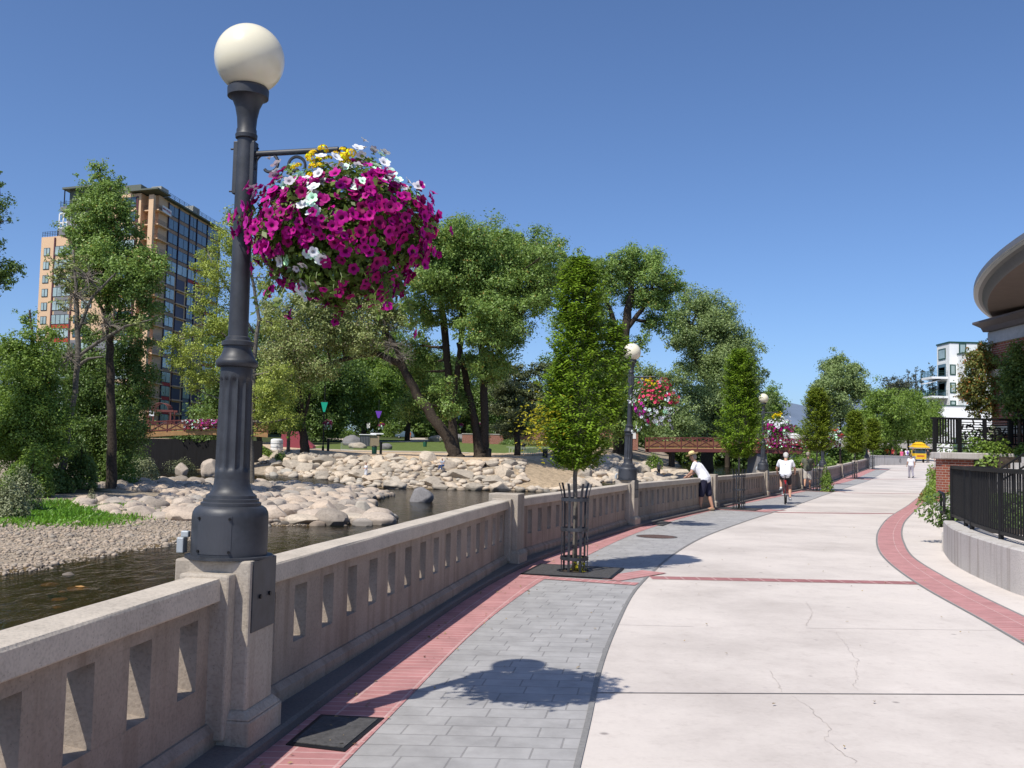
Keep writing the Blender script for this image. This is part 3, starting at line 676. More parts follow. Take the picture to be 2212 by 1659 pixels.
wo = mb.build('water', m, smooth=True); wo['kind'] = 'structure'

# ------------------------------------------------------------------ rocks
def rockmesh(seed, sub=3, amp=0.42, flat=0.62, cuts=9, lo=0.60, hi=0.92):
    """a weathered stone: a noisy ball shaved by random planes"""
    random.seed(seed); mb = MB(); mb.ico((0, 0, 0), 1.0, sub, (1, 1, 1), None, amp * .6)
    for _ in range(cuts):
        n = Vector((random.gauss(0, 1), random.gauss(0, 1), random.gauss(0, .8))).normalized(); d = random.uniform(lo, hi)
        for i, v in enumerate(mb.v):
            e = v.dot(n) - d
            if e > 0: mb.v[i] = v - n * e * .93
    w = random.uniform(.72, .95); mb.v = [Vector((v.x * 1.08, v.y * w * 1.08, v.z * flat * 1.08)) for v in mb.v]
    me = bpy.data.meshes.new('boulder'); me.from_pydata([tuple(v) for v in mb.v], [], mb.f); me.update()
    me.polygons.foreach_set('use_smooth', [True] * len(me.polygons)); me.set_sharp_from_angle(angle=R(26)); return me
ROCK = [rockmesh(100 + k, 4, .42, random.uniform(.42, .66), 12, .48, .88) for k in range(10)]
for me in ROCK: me.materials.append(M['boulder'])
ROUND = [rockmesh(200 + k, 3, 0.30, 0.60, 6, .68, .95) for k in range(9)]
for me in ROUND: me.materials.append(M['cobble'])
random.seed(21)
cand = []
grid = {}
def free(x, y, r, k=0.66):
    for i in range(int(x // 3) - 1, int(x // 3) + 2):
        for j in range(int(y // 3) - 1, int(y // 3) + 2):
            for (a, b, c) in grid.get((i, j), ()):
                if (a - x) ** 2 + (b - y) ** 2 < (k * (r + c)) ** 2: return False
    return True
def put(x, y, r): grid.setdefault((int(x // 3), int(y // 3)), []).append((x, y, r))
def scatter(n, x0, x1, y0, y1, ok, rad, kind, sizes):
    X_ = rng.uniform(x0, x1, n); Y_ = rng.uniform(y0, y1, n); SA_, SC_ = sdf_np(X_, Y_, POLY_A), sdf_np(X_, Y_, POLY_C); Z_ = height_np(X_, Y_)
    for x, y, sa, sc, z in zip(X_, Y_, SA_, SC_, Z_):
        if x > float(wall_np(np.array([y]))[0]) - 1.5 or not ok(x, y, sa, sc): continue
        r = rad(x, y, sa, sc)
        if free(x, y, r): put(x, y, r); cand.append((r / math.hypot(x, y), x, y, z, r, kind))
# named boulders first
SPECIAL = []
def special(px, py, wpx, hpx, mat, label, zbase=None, flat=None, seed=1, name='boulder', Y=None):
    P = ground_at(px, py, 0, True) if Y is None else at(px, py, Y)
    w = wpx / ppm(P.y) / 2; h = hpx / ppm(P.y); rm = rockmesh(seed + 500, 4, .4, 1.0, 10, .60, .92); mb = MB()
    mb.v = [Vector((P.x + v.co.x * w, P.y + w * .6 + v.co.y * w * .9, P.z + h * .30 + v.co.z * h * .72)) for v in rm.vertices]; mb.f = [list(p.vertices) for p in rm.polygons]; mb.mi = [0] * len(mb.f)
    o = mb.thing('boulder', mat, label, 'boulder', 'large boulders standing out in the river bed', smooth=True); put(P.x, P.y + w * .6, w * .9); return o
special(905, 1085, 56, 28, M['stone_grey'], 'dark grey rounded boulder standing alone in the pool of the river', seed=5)
special(779, 1118, 34, 32, M['boulder'], 'upright pale boulder, taller than its neighbours, at the right end of the rocky spit', seed=9)
special(451, 1029, 44, 36, M['cobble'], 'big rounded pale grey boulder at the water left of the near lamp post', seed=12)
special(388, 1026, 28, 26, M['cobble'], 'pale round boulder half hidden by the reddish bush', seed=14)
special(640, 1133, 78, 20, M['boulder'], 'long flat pale boulder at the water line just right of the near lamp', seed=17)
special(765, 1128, 70, 18, M['boulder'], 'low pale boulder at the water line in front of the upright boulder', seed=19)
special(838, 1124, 46, 13, M['cobble'], 'grey flat boulder at the tip of the rocky spit', seed=23)
random.seed(33)
_ok = lambda x, y, sa, sc: -0.3 < sc < 11.2 and not (1.5 < x < 8.5 and 1.2 < sc < 19) and not (sc < 6 and x < -27 and y > 103.5)
scatter(260, -33, 30, 97, 135, _ok, lambda x, y, sa, sc: random.uniform(1.0, 1.75), 0, None)
scatter(900, -33, 30, 97, 135, _ok, lambda x, y, sa, sc: random.uniform(.6, 1.05), 0, None)
scatter(500, -36, -5, 50, 97, lambda x, y, sa, sc: sa > -0.1 and sa < 10, lambda x, y, sa, sc: random.uniform(.5, .85) + .35 * max(0, min(1, (62 - y) / 8)) * (x > -17), 1, None)
scatter(7000, -33, 30, 97, 135, lambda x, y, sa, sc: -0.3 < sc < 11.2 and not (1.5 < x < 8.5 and 1.2 < sc < 19) and not (sc < 6 and x < -27 and y > 103.5), lambda x, y, sa, sc: random.uniform(0.3, .65), 0, None)
scatter(26000, -36, -5, 50, 97, lambda x, y, sa, sc: sa > -0.15 and (sa < 13 or (y > 66 and sa < 20)) and x > -12.3 - (y - 50) * 0.62 - 9, lambda x, y, sa, sc: random.choice((random.uniform(0.20, 0.45), random.uniform(0.35, 0.8), random.uniform(.3, .6) + .55 * max(0, min(1, (62 - y) / 8)) * (x > -17))), 1, None)
scatter(500, 1.5, 9, 97.5, 101, lambda x, y, sa, sc: -0.4 < sc < 1.4, lambda x, y, sa, sc: random.uniform(0.3, 0.7), 0, None)
cand.sort(key=lambda c: -c[0])
random.seed(44); rest = [MB(), MB()]; nb = 0
small = [rockmesh(300 + k, 2, 0.36, 0.6) for k in range(5)]
TXT = ['pale angular boulder in the rock bank below the park, across the pool', 'pale rounded boulder in the heap of stones on the spit behind the near lamp']
GRP = ['pale boulders of the far rock bank', 'rounded stones of the near rocky spit']
for q, (_, x, y, z, r, kind) in enumerate(cand):
    e = Euler((random.uniform(-.16, .16), random.uniform(-.16, .16), random.uniform(0, 6.28))); s = (r, r, r * random.uniform(0.75, 1.05))
    if q < 288:
        o = bpy.data.objects.new('boulder', random.choice((ROCK, ROUND)[kind])); COL.objects.link(o)
        o.location = (x, y, z + r * 0.08); o.rotation_euler = e; o.scale = s; tag(o, TXT[kind], 'boulder', GRP[kind])
    else:
        me = random.choice(small); Mx = Matrix.Translation((x, y, z + r * 0.16)) @ e.to_matrix().to_4x4() @ Matrix.Diagonal((*s, 1)); b = len(rest[kind].v)
        rest[kind].v += [Mx @ v.co for v in me.vertices]
        for p in me.polygons: rest[kind].f.append([b + i for i in p.vertices]); rest[kind].mi.append(0)
for mbx, mt, nm in ((rest[0], M['boulder'], 'rock_rubble'), (rest[1], M['cobble'], 'river_cobbles')):
    if mbx.f: mbx.build(nm, mt, smooth=True)['kind'] = 'stuff'
# gravel bar
gm = concrete('gravel_stones', (0.42, 0.355, 0.285), 5, 0.9, False, 0.0, 3.0, rnd=.45, wet=False); mb = MB()
X_ = rng.uniform(-30, -9, 110000); Y_ = rng.uniform(24, 56, 110000); SA_ = sdf_np(X_, Y_, POLY_A); Z_ = height_np(X_, Y_); n = 0
tet = bmesh.new(); bmesh.ops.create_icosphere(tet, subdivisions=1, radius=1); tv = np.array([v.co[:] for v in tet.verts]); tf = [[v.index for v in f.verts] for f in tet.faces]; tet.free()
GV = []; GF = []
for x, y, s, z in zip(X_, Y_, SA_, Z_):
    if s < -0.5 or s > 9 or abs(x / y) > 0.56 or n > 15000: continue
    r = min(0.022 + abs(rng.normal(0, 0.036)), 0.2) * (1.8 if rng.random() < 0.06 else 1)
    v = tv * np.array([r, r * rng.uniform(.6, 1), r * rng.uniform(.4, .65)]) * rng.uniform(.85, 1.15, (len(tv), 1)); an = rng.uniform(0, 6.28)
    c_, s_ = math.cos(an), math.sin(an); v = np.stack([v[:, 0] * c_ - v[:, 1] * s_, v[:, 0] * s_ + v[:, 1] * c_, v[:, 2]], 1) + np.array([x, y, z + r * .12])
    b = len(GV) * len(tv); GV.append(v); GF += [[b + i for i in f] for f in tf]; n += 1
me = bpy.data.meshes.new('gravel'); me.from_pydata(np.concatenate(GV).tolist(), [], GF); me.update()
link_mesh('gravel', me, gm, None, True)['kind'] = 'stuff'
# stones lying on the bed, seen through the shallow water
for k, (px, py, w, h) in enumerate(((148, 1237, 26, 7), (130, 1282, 32, 14), (125, 1298, 20, 8), (170, 1262, 50, 10), (110, 1252, 40, 8), (135, 1266, 16, 6))):
    P = at(px, py, 8925.0 / (py - (969 + 0.0227 * (px - 1106)))); s = w / ppm(P.y) / 2; random.seed(k); mb = MB()
    mb.ico((P.x, P.y, -2.6 - (0.10 if k else 0.02)), s, 3, (1, .9, .3 if k else .45), None, .25)
    mb.thing('boulder', colmat('wet_ochre_stone', (0.50, 0.27, 0.08), 0.5) if k else M['cobble'], 'ochre stone lying under the shallow water beside the gravel bar' if k else 'grey stone just breaking the water off the gravel bar', 'boulder', 'stones in the shallow water', smooth=True)
# grass on the bar
pts = []
for _ in range(30000):
    px, py = random.uniform(20, 292), random.uniform(1082, 1140)
    if not ((px - 80) / 215 * 18 + 1086 + 6 * math.sin(px * .09) < py < 1133 - max(0, px - 215) * 0.32 + 3 * math.sin(px * .2)): continue
    P = ground_at(px, py) if len(pts) % 12 == 0 else pts[-1] + Vector((random.uniform(-.5, .5), random.uniform(-.8, .8), 0))
    pts.append(P)
    if len(pts) > 9000: break
P = np.array([tuple(p) for p in pts]); P[:, 2] = height_np(P[:, 0], P[:, 1]); n = len(P)
base = P; hgt = rng.uniform(.05, .24, n) * (0.7 + 0.6 * np.sin(P[:, 0] * 1.1) ** 2); w = rng.uniform(.02, .05, n); an = rng.uniform(0, 6.28, n); le = rng.normal(0, .12, (n, 2))
dx, dy = np.cos(an) * w, np.sin(an) * w; top = base + np.stack([le[:, 0], le[:, 1], hgt], 1)
d3 = np.stack([dx, dy, 0 * dx], 1)
V = np.stack([base - d3, base + d3, top + d3 * .5, top - d3 * .5], 1)
o = quads_np('grass', V, M['grassblade']); o['kind'] = 'stuff'
# ------------------------------------------------------------------ people
def flesh(name, segs, mat, parent, voxel=0.012, smooth=4, balls=()):
    """one continuous surface grown over tapered limbs (voxel remesh of their union)"""
    mb = MB()
    for (a, ra, b, rb) in segs:
        a, b = Vector(a), Vector(b)
        mb.tube([a, b], [ra, rb], 14); mb.ico(a, ra, 2); mb.ico(b, rb, 2)
    for (c, r, sc) in balls: mb.ico(c, r, 3, sc)
    me = bpy.data.meshes.new('tmp'); me.from_pydata([tuple(v) for v in mb.v], [], mb.f); me.update()
    o = bpy.data.objects.new('tmp', me); COL.objects.link(o)
    r = o.modifiers.new('r', 'REMESH'); r.mode = 'VOXEL'; r.voxel_size = voxel
    s = o.modifiers.new('s', 'SMOOTH'); s.factor = 0.5; s.iterations = smooth
    dg = bpy.context.evaluated_depsgraph_get(); m2 = bpy.data.meshes.new_from_object(o.evaluated_get(dg)); m2.name = name
    bpy.data.objects.remove(o); bpy.data.meshes.remove(me)
    return link_mesh(name, m2, mat, parent, True)
JD = dict(hipL=(-.09, 0, .92), hipR=(.09, 0, .92), kneeL=(-.10, .02, .50), kneeR=(.10, .02, .50), ankL=(-.10, -.02, .085), ankR=(.10, -.02, .085), toeL=(-.11, .15, .035), toeR=(.11, .15, .035),
          pel=(0, 0, .97), waist=(0, 0, 1.10), chest=(0, 0, 1.31), neck=(0, -.01, 1.47), head=(0, .015, 1.635), shL=(-.185, 0, 1.405), shR=(.185, 0, 1.405), elL=(-.235, -.03, 1.13), elR=(.235, -.03, 1.13), wrL=(-.245, .07, .90), wrR=(.245, .07, .90))
def person(loc, yaw, label, J=None, shirt=None, legs=None, legs_len='pants', sleeve='short', hair=(0.3, 0.28, 0.26), hat=None, shoes=(.05, .05, .05), voxel=.013, scale=1.0, group=None, bag=None, fat=1.0, skirt=None, bald=False, skin='skin'):
    j = dict(JD); j.update(J or {}); j = {k: Vector(v) * scale for k, v in j.items()}
    t = empty('person', loc, yaw, label, 'person', group); S = scale
    up = (j['neck'] - j['waist']).normalized(); sx = (j['shR'] - j['shL']).normalized(); hx = (j['hipR'] - j['hipL']).normalized()
    hd = (j['head'] - j['neck']).normalized(); fwd = up.cross(sx) * -1
    face = sx.cross(hd) * -1; face = Vector((0, 1, 0)) if face.length < .1 else face.normalized()
    if face.y < 0 and (J or {}).get('flip') is None: face = -face
    segs = []
    for sd, k in (('L', -1), ('R', 1)):
        segs += [(j['hip' + sd], .088 * S, j['knee' + sd], .060 * S), (j['knee' + sd], .058 * S, j['knee' + sd].lerp(j['ank' + sd], .35), .058 * S), (j['knee' + sd].lerp(j['ank' + sd], .35), .058 * S, j['ank' + sd], .037 * S),
                 (j['ank' + sd], .040 * S, j['toe' + sd], .034 * S), (j['sh' + sd], .056 * S, j['el' + sd], .042 * S), (j['el' + sd], .041 * S, j['wr' + sd], .027 * S),
                 (j['pel'] + hx * k * .05 * S, .115 * S * fat, j['waist'] + hx * k * .05 * S, .105 * S * fat), (j['waist'] + hx * k * .05 * S, .105 * S * fat, j['chest'] + sx * k * .075 * S, .108 * S * fat), (j['chest'] + sx * k * .075 * S, .105 * S, j['sh' + sd], .058 * S)]
        d = (j['wr' + sd] - j['el' + sd]).normalized(); palm = j['wr' + sd] + d * .05 * S; segs.append((j['wr' + sd], .026 * S, palm + d * .03 * S, .034 * S))
        side = d.cross(Vector((1, 0, 0))).normalized() if abs(d.x) < .9 else Vector((0, 1, 0)); curl = Vector((-k, 0, 0)) * .35
        for q, ln in enumerate((.062, .072, .068, .052)):
            b0 = palm + d * .035 * S + side * (.030 - .020 * q) * S; b1 = b0 + (d + curl * .5).normalized() * ln * .55 * S; segs += [(b0, .0095 * S, b1, .0088 * S), (b1, .0088 * S, b1 + (d + curl * 1.6).normalized() * ln * .5 * S, .0075 * S)]
        th = palm + side * .034 * S; segs.append((th - d * .02 * S, .012 * S, th + (d * .5 + side * .9).normalized() * .05 * S, .009 * S))
    segs += [(j['neck'] - up * .03 * S, .060 * S, j['head'] - hd * .06 * S, .052 * S)]
    ear = face.cross(hd).normalized()
    balls = [(j['head'] + hd * .02 * S, .100 * S, (.80, .96, 1.08)), (j['head'] - hd * .06 * S + face * .025 * S, .068 * S, (.85, .9, .9)), (j['head'] + face * .098 * S - hd * .01 * S, .020 * S, (.8, 1, 1.3)), (j['head'] + face * .085 * S - hd * .052 * S, .020 * S, (1.3, .6, .5)),
             (j['head'] + ear * .082 * S - hd * .005 * S, .026 * S, (.5, .9, 1.2)), (j['head'] - ear * .082 * S - hd * .005 * S, .026 * S, (.5, .9, 1.2))]
    body = flesh('body', segs, M[skin], t, voxel, 3, balls)
    mb = MB()
    for s in (-1, 1): mb.ico(j['head'] + face * .088 * S + ear * s * .032 * S + hd * .018 * S, .011 * S, 2)
    mb.each('eye', colmat('eye_dark', (.03, .025, .02), .2), body)
    if not bald:
        flesh('hair', [(j['head'] + hd * .035 * S - face * .022 * S, .094 * S, j['head'] - face * .045 * S - hd * .02 * S, .072 * S)], colmat('hair_%02d%02d' % (hair[0] * 99, hair[2] * 99), hair, .8), t, voxel, 2)
    if shirt:
        sg = []
        for sd, k in (('L', -1), ('R', 1)):
            e = .55 if sleeve == 'short' else (1.0 if sleeve == 'long' else 0.0)
            sg += [(j['pel'] + hx * k * .058 * S - up * .012 * S, .138 * S * fat, j['waist'] + hx * k * .055 * S, .124 * S * fat), (j['waist'] + hx * k * .055 * S, .120 * S * fat, j['chest'] + sx * k * .08 * S, .122 * S * fat), (j['chest'] + sx * k * .08 * S, .118 * S, j['sh' + sd], .072 * S)]
            if e: sg.append((j['sh' + sd], .072 * S, j['sh' + sd].lerp(j['el' + sd], min(e, 1)), .066 * S))
            if e == 1.0: sg.append((j['el' + sd], .06 * S, j['el' + sd].lerp(j['wr' + sd], .9), .04 * S))
        flesh('shirt', sg, colmat('cloth_%02d%02d%02d' % tuple(int(c * 99) for c in shirt), shirt, .9, bmp=.15), t, voxel, 3)
    if legs:
        sg = [(j['hipL'] + Vector((0, 0, .01)) * S, .110 * S * fat, j['hipR'] + Vector((0, 0, .01)) * S, .110 * S * fat)]
        for sd in 'LR':
            if legs_len == 'shorts': sg.append((j['hip' + sd], .112 * S, j['hip' + sd].lerp(j['knee' + sd], .95), .100 * S))
            elif legs_len == 'tight': sg.append((j['hip' + sd], .100 * S, j['hip' + sd].lerp(j['knee' + sd], .8), .075 * S))
            else: sg += [(j['hip' + sd], .108 * S, j['knee' + sd], .080 * S), (j['knee' + sd], .078 * S, j['ank' + sd] + Vector((0, 0, .01)), .068 * S)]
        flesh('shorts' if legs_len != 'pants' else 'trousers', sg, colmat('cloth_%02d%02d%02d' % tuple(int(c * 99) for c in legs), legs, .9, bmp=.15), t, voxel, 3)
    for sd in 'LR':
        if shoes: flesh('shoe', [(j['ank' + sd] - Vector((0, 0, .045)) * S - (j['toe' + sd] - j['ank' + sd]).normalized() * .03 * S, .046 * S, j['toe' + sd] + (j['toe' + sd] - j['ank' + sd]).normalized() * .02 * S, .042 * S)], colmat('shoe_%02d%02d' % (shoes[0] * 99, shoes[2] * 99), shoes, .7), t, voxel, 2)
    if hat:
        hm = colmat('hat_%02d%02d' % (hat[0] * 99, hat[2] * 99), hat, .85, bmp=.3, scale=60); Q = hd.to_track_quat('Z', 'Y').to_matrix(); mb = MB()
        prof = [(.01, .150), (.05, .148), (.078, .132), (.092, .085), (.100, .048), (.135, .040), (.170, .042), (.195, .055), (.196, .050), (.170, .035), (.135, .032), (.098, .040)]
        mb.lathe([(r * S, z * S) for r, z in prof], 28, cap=False); mb.v = [Q @ v + j['head'] + hd * .025 * S for v in mb.v]; h = mb.build('hat', hm, t, smooth=True)
        mb = MB(); mb.lathe([(.1015 * S, .050 * S), (.098 * S, .075 * S)], 28, cap=False); mb.v = [Q @ v + j['head'] + hd * .025 * S for v in mb.v]; mb.build('hat_band', M['black'], h)
    if bag:
        flesh('backpack', [(j['chest'] - fwd * -.0 + Vector((0, -.16, -.02)) * S, .11 * S, j['waist'] + Vector((0, -.17, .02)) * S, .12 * S)], colmat('bag_%02d' % (bag[0] * 99), bag, .8), t, voxel, 2)
    return t, j

def yaw_to(d): return math.atan2(d[1], d[0]) - PI / 2
# man in the straw hat, leaning on the rail
g = G(1531, 1104); rv = -right(g.y)
person(g, yaw_to(rv) , 'man in a straw hat, white t-shirt and navy shorts leaning on the parapet',
       dict(hipL=(-.09, .12, .86), hipR=(.09, .10, .88), pel=(0, .12, .92), waist=(0, .18, 1.05), chest=(0, .32, 1.24), neck=(0, .42, 1.385), head=(.0, .475, 1.535), shL=(-.18, .37, 1.33), shR=(.18, .36, 1.33), kneeL=(-.10, .20, .45), kneeR=(.10, .02, .47), ankL=(-.11, .22, .12),
            toeL=(-.12, .38, .10), ankR=(.09, -.09, .09), toeR=(.10, .07, .035), elL=(-.25, .46, 1.08), elR=(.27, .44, 1.10), wrL=(-.22, .58, .985), wrR=(.23, .60, .985)),
       (.82, .82, .86), (.018, .018, .045), 'shorts', 'short', (.25, .22, .2), (.72, .55, .26), (.20, .14, .09), voxel=.010, fat=1.12)
# cyclist
g = G(1697, 1088); tg = Vector((.30, .954, 0)).normalized(); yw_ = yaw_to(tg)
bk = empty('bicycle', g, yw_, 'red bicycle ridden away by the white-haired cyclist', 'bicycle')
def wheel(y):
    mb = MB(); r = .335
    mb.tube([(0, y + r * math.cos(a), r + r * math.sin(a)) for a in [2 * PI * k / 36 for k in range(37)]], .022, 8, cap=False); w = mb.build('wheel', M['black'], bk, smooth=True)
    mb = MB(); mb.tube([(0, y + .305 * math.cos(a), r + .305 * math.sin(a)) for a in [2 * PI * k / 36 for k in range(37)]], .010, 6, cap=False)
    for k in range(20): a = 2 * PI * k / 20; mb.tube([(.02 * (-1) ** k, y, r), (0, y + .30 * math.cos(a), r + .30 * math.sin(a))], .0018, 3, cap=False)
    mb.tube([(-.05, y, r), (.05, y, r)], .02, 8); mb.build('rim', M['grey_metal'], w)
wheel(-.52); wheel(.54)
red = colmat('red_bike_paint', (.42, .02, .03), .3); mb = MB()
A, B, C_, D_ = (0, -.52, .335), (0, -.08, .30), (0, -.20, .80), (0, .36, .82)
for a, b in ((B, C_), (C_, D_), (B, (0, .40, .72))): mb.tube([a, b], .018, 8)
for s in (-.05, .05): mb.tube([(s, -.52, .335), B], .010, 6); mb.tube([(s, -.52, .335), C_], .010, 6)
mb.tube([D_, (0, .42, .62)], .02, 8)
for s in (-.05, .05): mb.tube([(s, .42, .62), (s, .54, .335)], .012, 6)
mb.build('frame', red, bk, smooth=True)
mb = MB(); mb.tube([(0, -.20, .80), (0, -.23, .93)], .014, 8); mb.ico((0, -.24, .95), .1, 2, (.85, 1.3, .32)); mb.build('saddle', M['black'], bk, smooth=True)
mb = MB(); mb.tube([(0, .36, .82), (0, .38, 1.0)], .014, 8); mb.tube([(-.30, .34, 1.03), (-.1, .40, 1.0), (.1, .40, 1.0), (.30, .34, 1.03)], .013, 8); mb.build('handlebar', M['black'], bk)
mb = MB(); mb.tube([(-.11, -.08, .30), (-.11, -.04, .47)], .011, 6); mb.tube([(.11, -.08, .30), (.11, -.12, .13)], .011, 6); mb.tube([(-.11, -.08, .3), (.11, -.08, .3)], .016, 8)
for s, z, y in ((-.16, .47, -.04), (.16, .13, -.12)): mb.box((s, y, z), (.10, .08, .02))
mb.build('crank', M['grey_metal'], bk)
mb = MB(); mb.box((.0, -.60, .78), (.07, .02, .05)); mb.build('rear_reflector', red, bk)
pt, jj = person(g, yw_, 'white-haired cyclist in a white t-shirt and dark shorts riding a red bicycle',
       dict(hipL=(-.09, -.22, .98), hipR=(.09, -.22, .98), pel=(0, -.21, 1.02), waist=(0, -.16, 1.14), chest=(0, -.02, 1.33), neck=(0, .08, 1.475), head=(0, .13, 1.61), shL=(-.19, .05, 1.42), shR=(.19, .05, 1.42), kneeL=(-.14, .14, .84), kneeR=(.13, .10, .62), ankL=(-.15, -.06, .56),
            toeL=(-.16, .08, .50), ankR=(.15, -.18, .22), toeR=(.16, -.03, .17), elL=(-.30, .14, 1.17), elR=(.30, .14, 1.17), wrL=(-.29, .30, 1.06), wrR=(.29, .30, 1.06)), (.82, .82, .86), (.02, .02, .028), 'tight', 'short', (.55, .53, .5), None, (.75, .75, .75), fat=1.08)
mb = MB(); mb.tube([(-.11, -.175, 1.33), (-.05, -.165, 1.345), (-.06, -.17, 1.325), (.0, -.165, 1.34), (.03, -.165, 1.328), (.08, -.17, 1.338), (.12, -.17, 1.33)], .010, 5); mb.build('shirt_print', colmat('print_dark', (.05, .05, .12), .8), pt)
# man in green
g = G(1745, 1057.5); person(g, yaw_to((.35, .94)), 'man in a grey green t-shirt and white shorts standing at the parapet',
       dict(ankL=(-.14, -.16, .16), toeL=(-.15, -.04, .06), kneeL=(-.12, .06, .52), elL=(-.30, .02, 1.15), wrL=(-.20, .20, 1.06), elR=(.28, .02, 1.15), wrR=(.20, .2, 1.05)), (.115, .12, .085), (.70, .66, .60), 'shorts', 'short', (.30, .26, .22), None, (.30, .24, .18), scale=1.03, fat=1.1, voxel=.015)
# walking man
g = G(1968, 1032.5); person(g, yaw_to((.05, 1)), 'man in white shirt and grey trousers walking away down the middle of the walkway',
       dict(kneeL=(-.09, .10, .50), ankL=(-.09, .10, .09), toeL=(-.10, .25, .05), kneeR=(.09, -.03, .50), ankR=(.09, -.20, .14), toeR=(.09, -.08, .04), elL=(-.25, .03, 1.14), wrL=(-.24, .16, .93), elR=(.25, -.08, 1.14), wrR=(.25, -.02, .90)), (.74, .73, .74), (.30, .28, .32), 'pants', 'short', (.10, .09, .08), None, (.04, .04, .04), voxel=.016, fat=1.08)
def far_person(px, py, Yf, yaw, label, **k):
    p = G(px, py) if Yf is None else at(px, 900, Yf)
    if Yf is not None: p.z = k.pop('z', gz(Yf))
    else: k.pop('z', None)
    return person(p, yaw, label, k.pop('J', None), voxel=k.pop('voxel', .022), **k)
far_person(1876, 1006, None, .6, 'man in beige shirt and dark trousers at the left end of the low concrete wall', shirt=(.42, .38, .30), legs=(.02, .02, .025), hair=(.5, .48, .45))
far_person(2116, 989, None, 0, 'x', shirt=(.6, .6, .6)) if False else None
far_person(2004, 995, 121, 0, 'person in a dark shirt standing beside the yellow food cart', shirt=(.02, .02, .03), legs=(.10, .09, .08), hair=(.03, .02, .02))
far_person(2020, 990, 126, 0.1, 'walker with a pale backpack and dark red shorts near the white building', shirt=(.6, .58, .62), legs=(.14, .03, .05), legs_len='shorts', bag=(.62, .6, .66), hair=(.02, .02, .02), J=dict(ankR=(.09, -.2, .16), kneeR=(.09, .02, .5)))
far_person(1947.5, 990, 116, 0.3, 'girl in a pink dress behind the low concrete wall', shirt=(.72, .12, .26), legs=(.72, .12, .26), legs_len='shorts', hair=(.7, .65, .6), scale=.92)
far_person(1959, 990, 118, 0, 'person in a white shirt with a purple bag behind the low concrete wall', shirt=(.75, .75, .78), legs=(.05, .04, .12), legs_len='shorts', bag=(.2, .1, .4))
far_person(1972, 990, 124, 2.4, 'person in yellow standing left of the yellow food cart', shirt=(.7, .52, .05), legs=(.05, .05, .05), hair=(.05, .04, .03))
far_person(1928, 990, 125, 2.0, 'person in a red shirt under the broad green trees', shirt=(.55, .06, .05), legs=(.04, .04, .06))
far_person(1915, 990, 128, 2.6, 'person in an orange shirt under the broad green trees', shirt=(.7, .2, .04), legs=(.04, .04, .06))
# across the river
P = ground_at(790, 1036, .25, True); person(P, 2.2, 'person in white clothes and a cap standing on the pale rocks across the pool', dict(elL=(-.22, .1, 1.14), wrL=(-.1, .25, 1.12), elR=(.22, .1, 1.14), wrR=(.1, .25, 1.12)), (.72, .72, .74), (.70, .70, .72), 'shorts', 'short', (.1, .08, .06), None, (.3, .25, .2), .022)
SITJ = dict(hipL=(-.1, 0, .46), hipR=(.1, 0, .46), pel=(0, -.02, .50), waist=(0, -.02, .64), chest=(0, .03, .86), neck=(0, .06, 1.02), head=(0, .10, 1.17), shL=(-.185, .04, .96), shR=(.185, .04, .96), kneeL=(-.14, .42, .50), kneeR=(.14, .40, .46), ankL=(-.14, .42, .09), ankR=(.15, .46, .09), toeL=(-.14, .58, .04), toeR=(.16, .62, .04),
            elL=(-.24, .16, .72), elR=(.24, .16, .72), wrL=(-.14, .38, .62), wrR=(.14, .38, .62))
P = ground_at(956, 1016, .3, True); person(P, 2.6, 'person in grey shirt and blue jeans sitting on the rocks below the leaning cottonwood', SITJ, (.32, .36, .42), (.04, .09, .22), 'pants', 'short', (.5, .5, .52), None, (.1, .1, .1), .022)
P = ground_at(1423, 1029, .2, True); person(P, -.5, 'person in a white cap and dark trousers standing on the rocks below the wooden bridge', None, (.20, .18, .16), (.03, .03, .035), 'pants', 'short', (.75, .75, .75), None, (.05, .05, .05), .022)
# ------------------------------------------------------------------ food cart, bin, low wall at the end
yel = colmat('yellow_paint', (.72, .44, .015), .45); Yc = 119.0; c = at(1985, 985, Yc); c.z = gz(Yc)
ct = empty('food_cart', c, .05, 'yellow food cart with a two-tier yellow canopy at the far end of the walkway', 'food cart')
mb = MB(); mb.bx(-.72, .72, -.45, .45, .42, 1.12); mb.build('counter', yel, ct, bevel=.02)
mb = MB(); mb.bx(-.45, .45, -.462, -.45, .72, .90); mb.build('sign_panel', colmat('cart_red', (.5, .10, .03)), ct)
mb = MB(); mb.bx(-.62, .62, -.40, .40, 1.12, 1.50); mb.build('display_case', M['glass'], ct)
mb = MB()
for x in (-.66, .66):
    for y in (-.4, .4): mb.tube([(x, y, 1.1), (x, y, 1.98)], .018, 6)
mb.each('post', M['grey_metal'], ct)
mb = MB(); z0 = 1.92
mb.add([(-1.0, -.75, z0), (1.0, -.75, z0), (1.0, .75, z0), (-1.0, .75, z0), (-.62, -.4, z0 + .24), (.62, -.4, z0 + .24), (.62, .4, z0 + .24), (-.62, .4, z0 + .24), (-.70, -.5, z0 + .30), (.70, -.5, z0 + .30), (.70, .5, z0 + .30), (-.70, .5, z0 + .30), (-.28, -.15, z0 + .60), (.28, -.15, z0 + .60), (.28, .15, z0 + .60), (-.28, .15, z0 + .60)],
       [(0, 1, 5, 4), (1, 2, 6, 5), (2, 3, 7, 6), (3, 0, 4, 7), (8, 9, 13, 12), (9, 10, 14, 13), (10, 11, 15, 14), (11, 8, 12, 15), (12, 13, 14, 15), (4, 5, 9, 8), (5, 6, 10, 9), (6, 7, 11, 10), (7, 4, 8, 11)])
for s in range(12): mb.box((-.92 + .167 * s, -.75, z0 - .06), (.15, .012, .12))
mb.build('canopy', yel, ct)
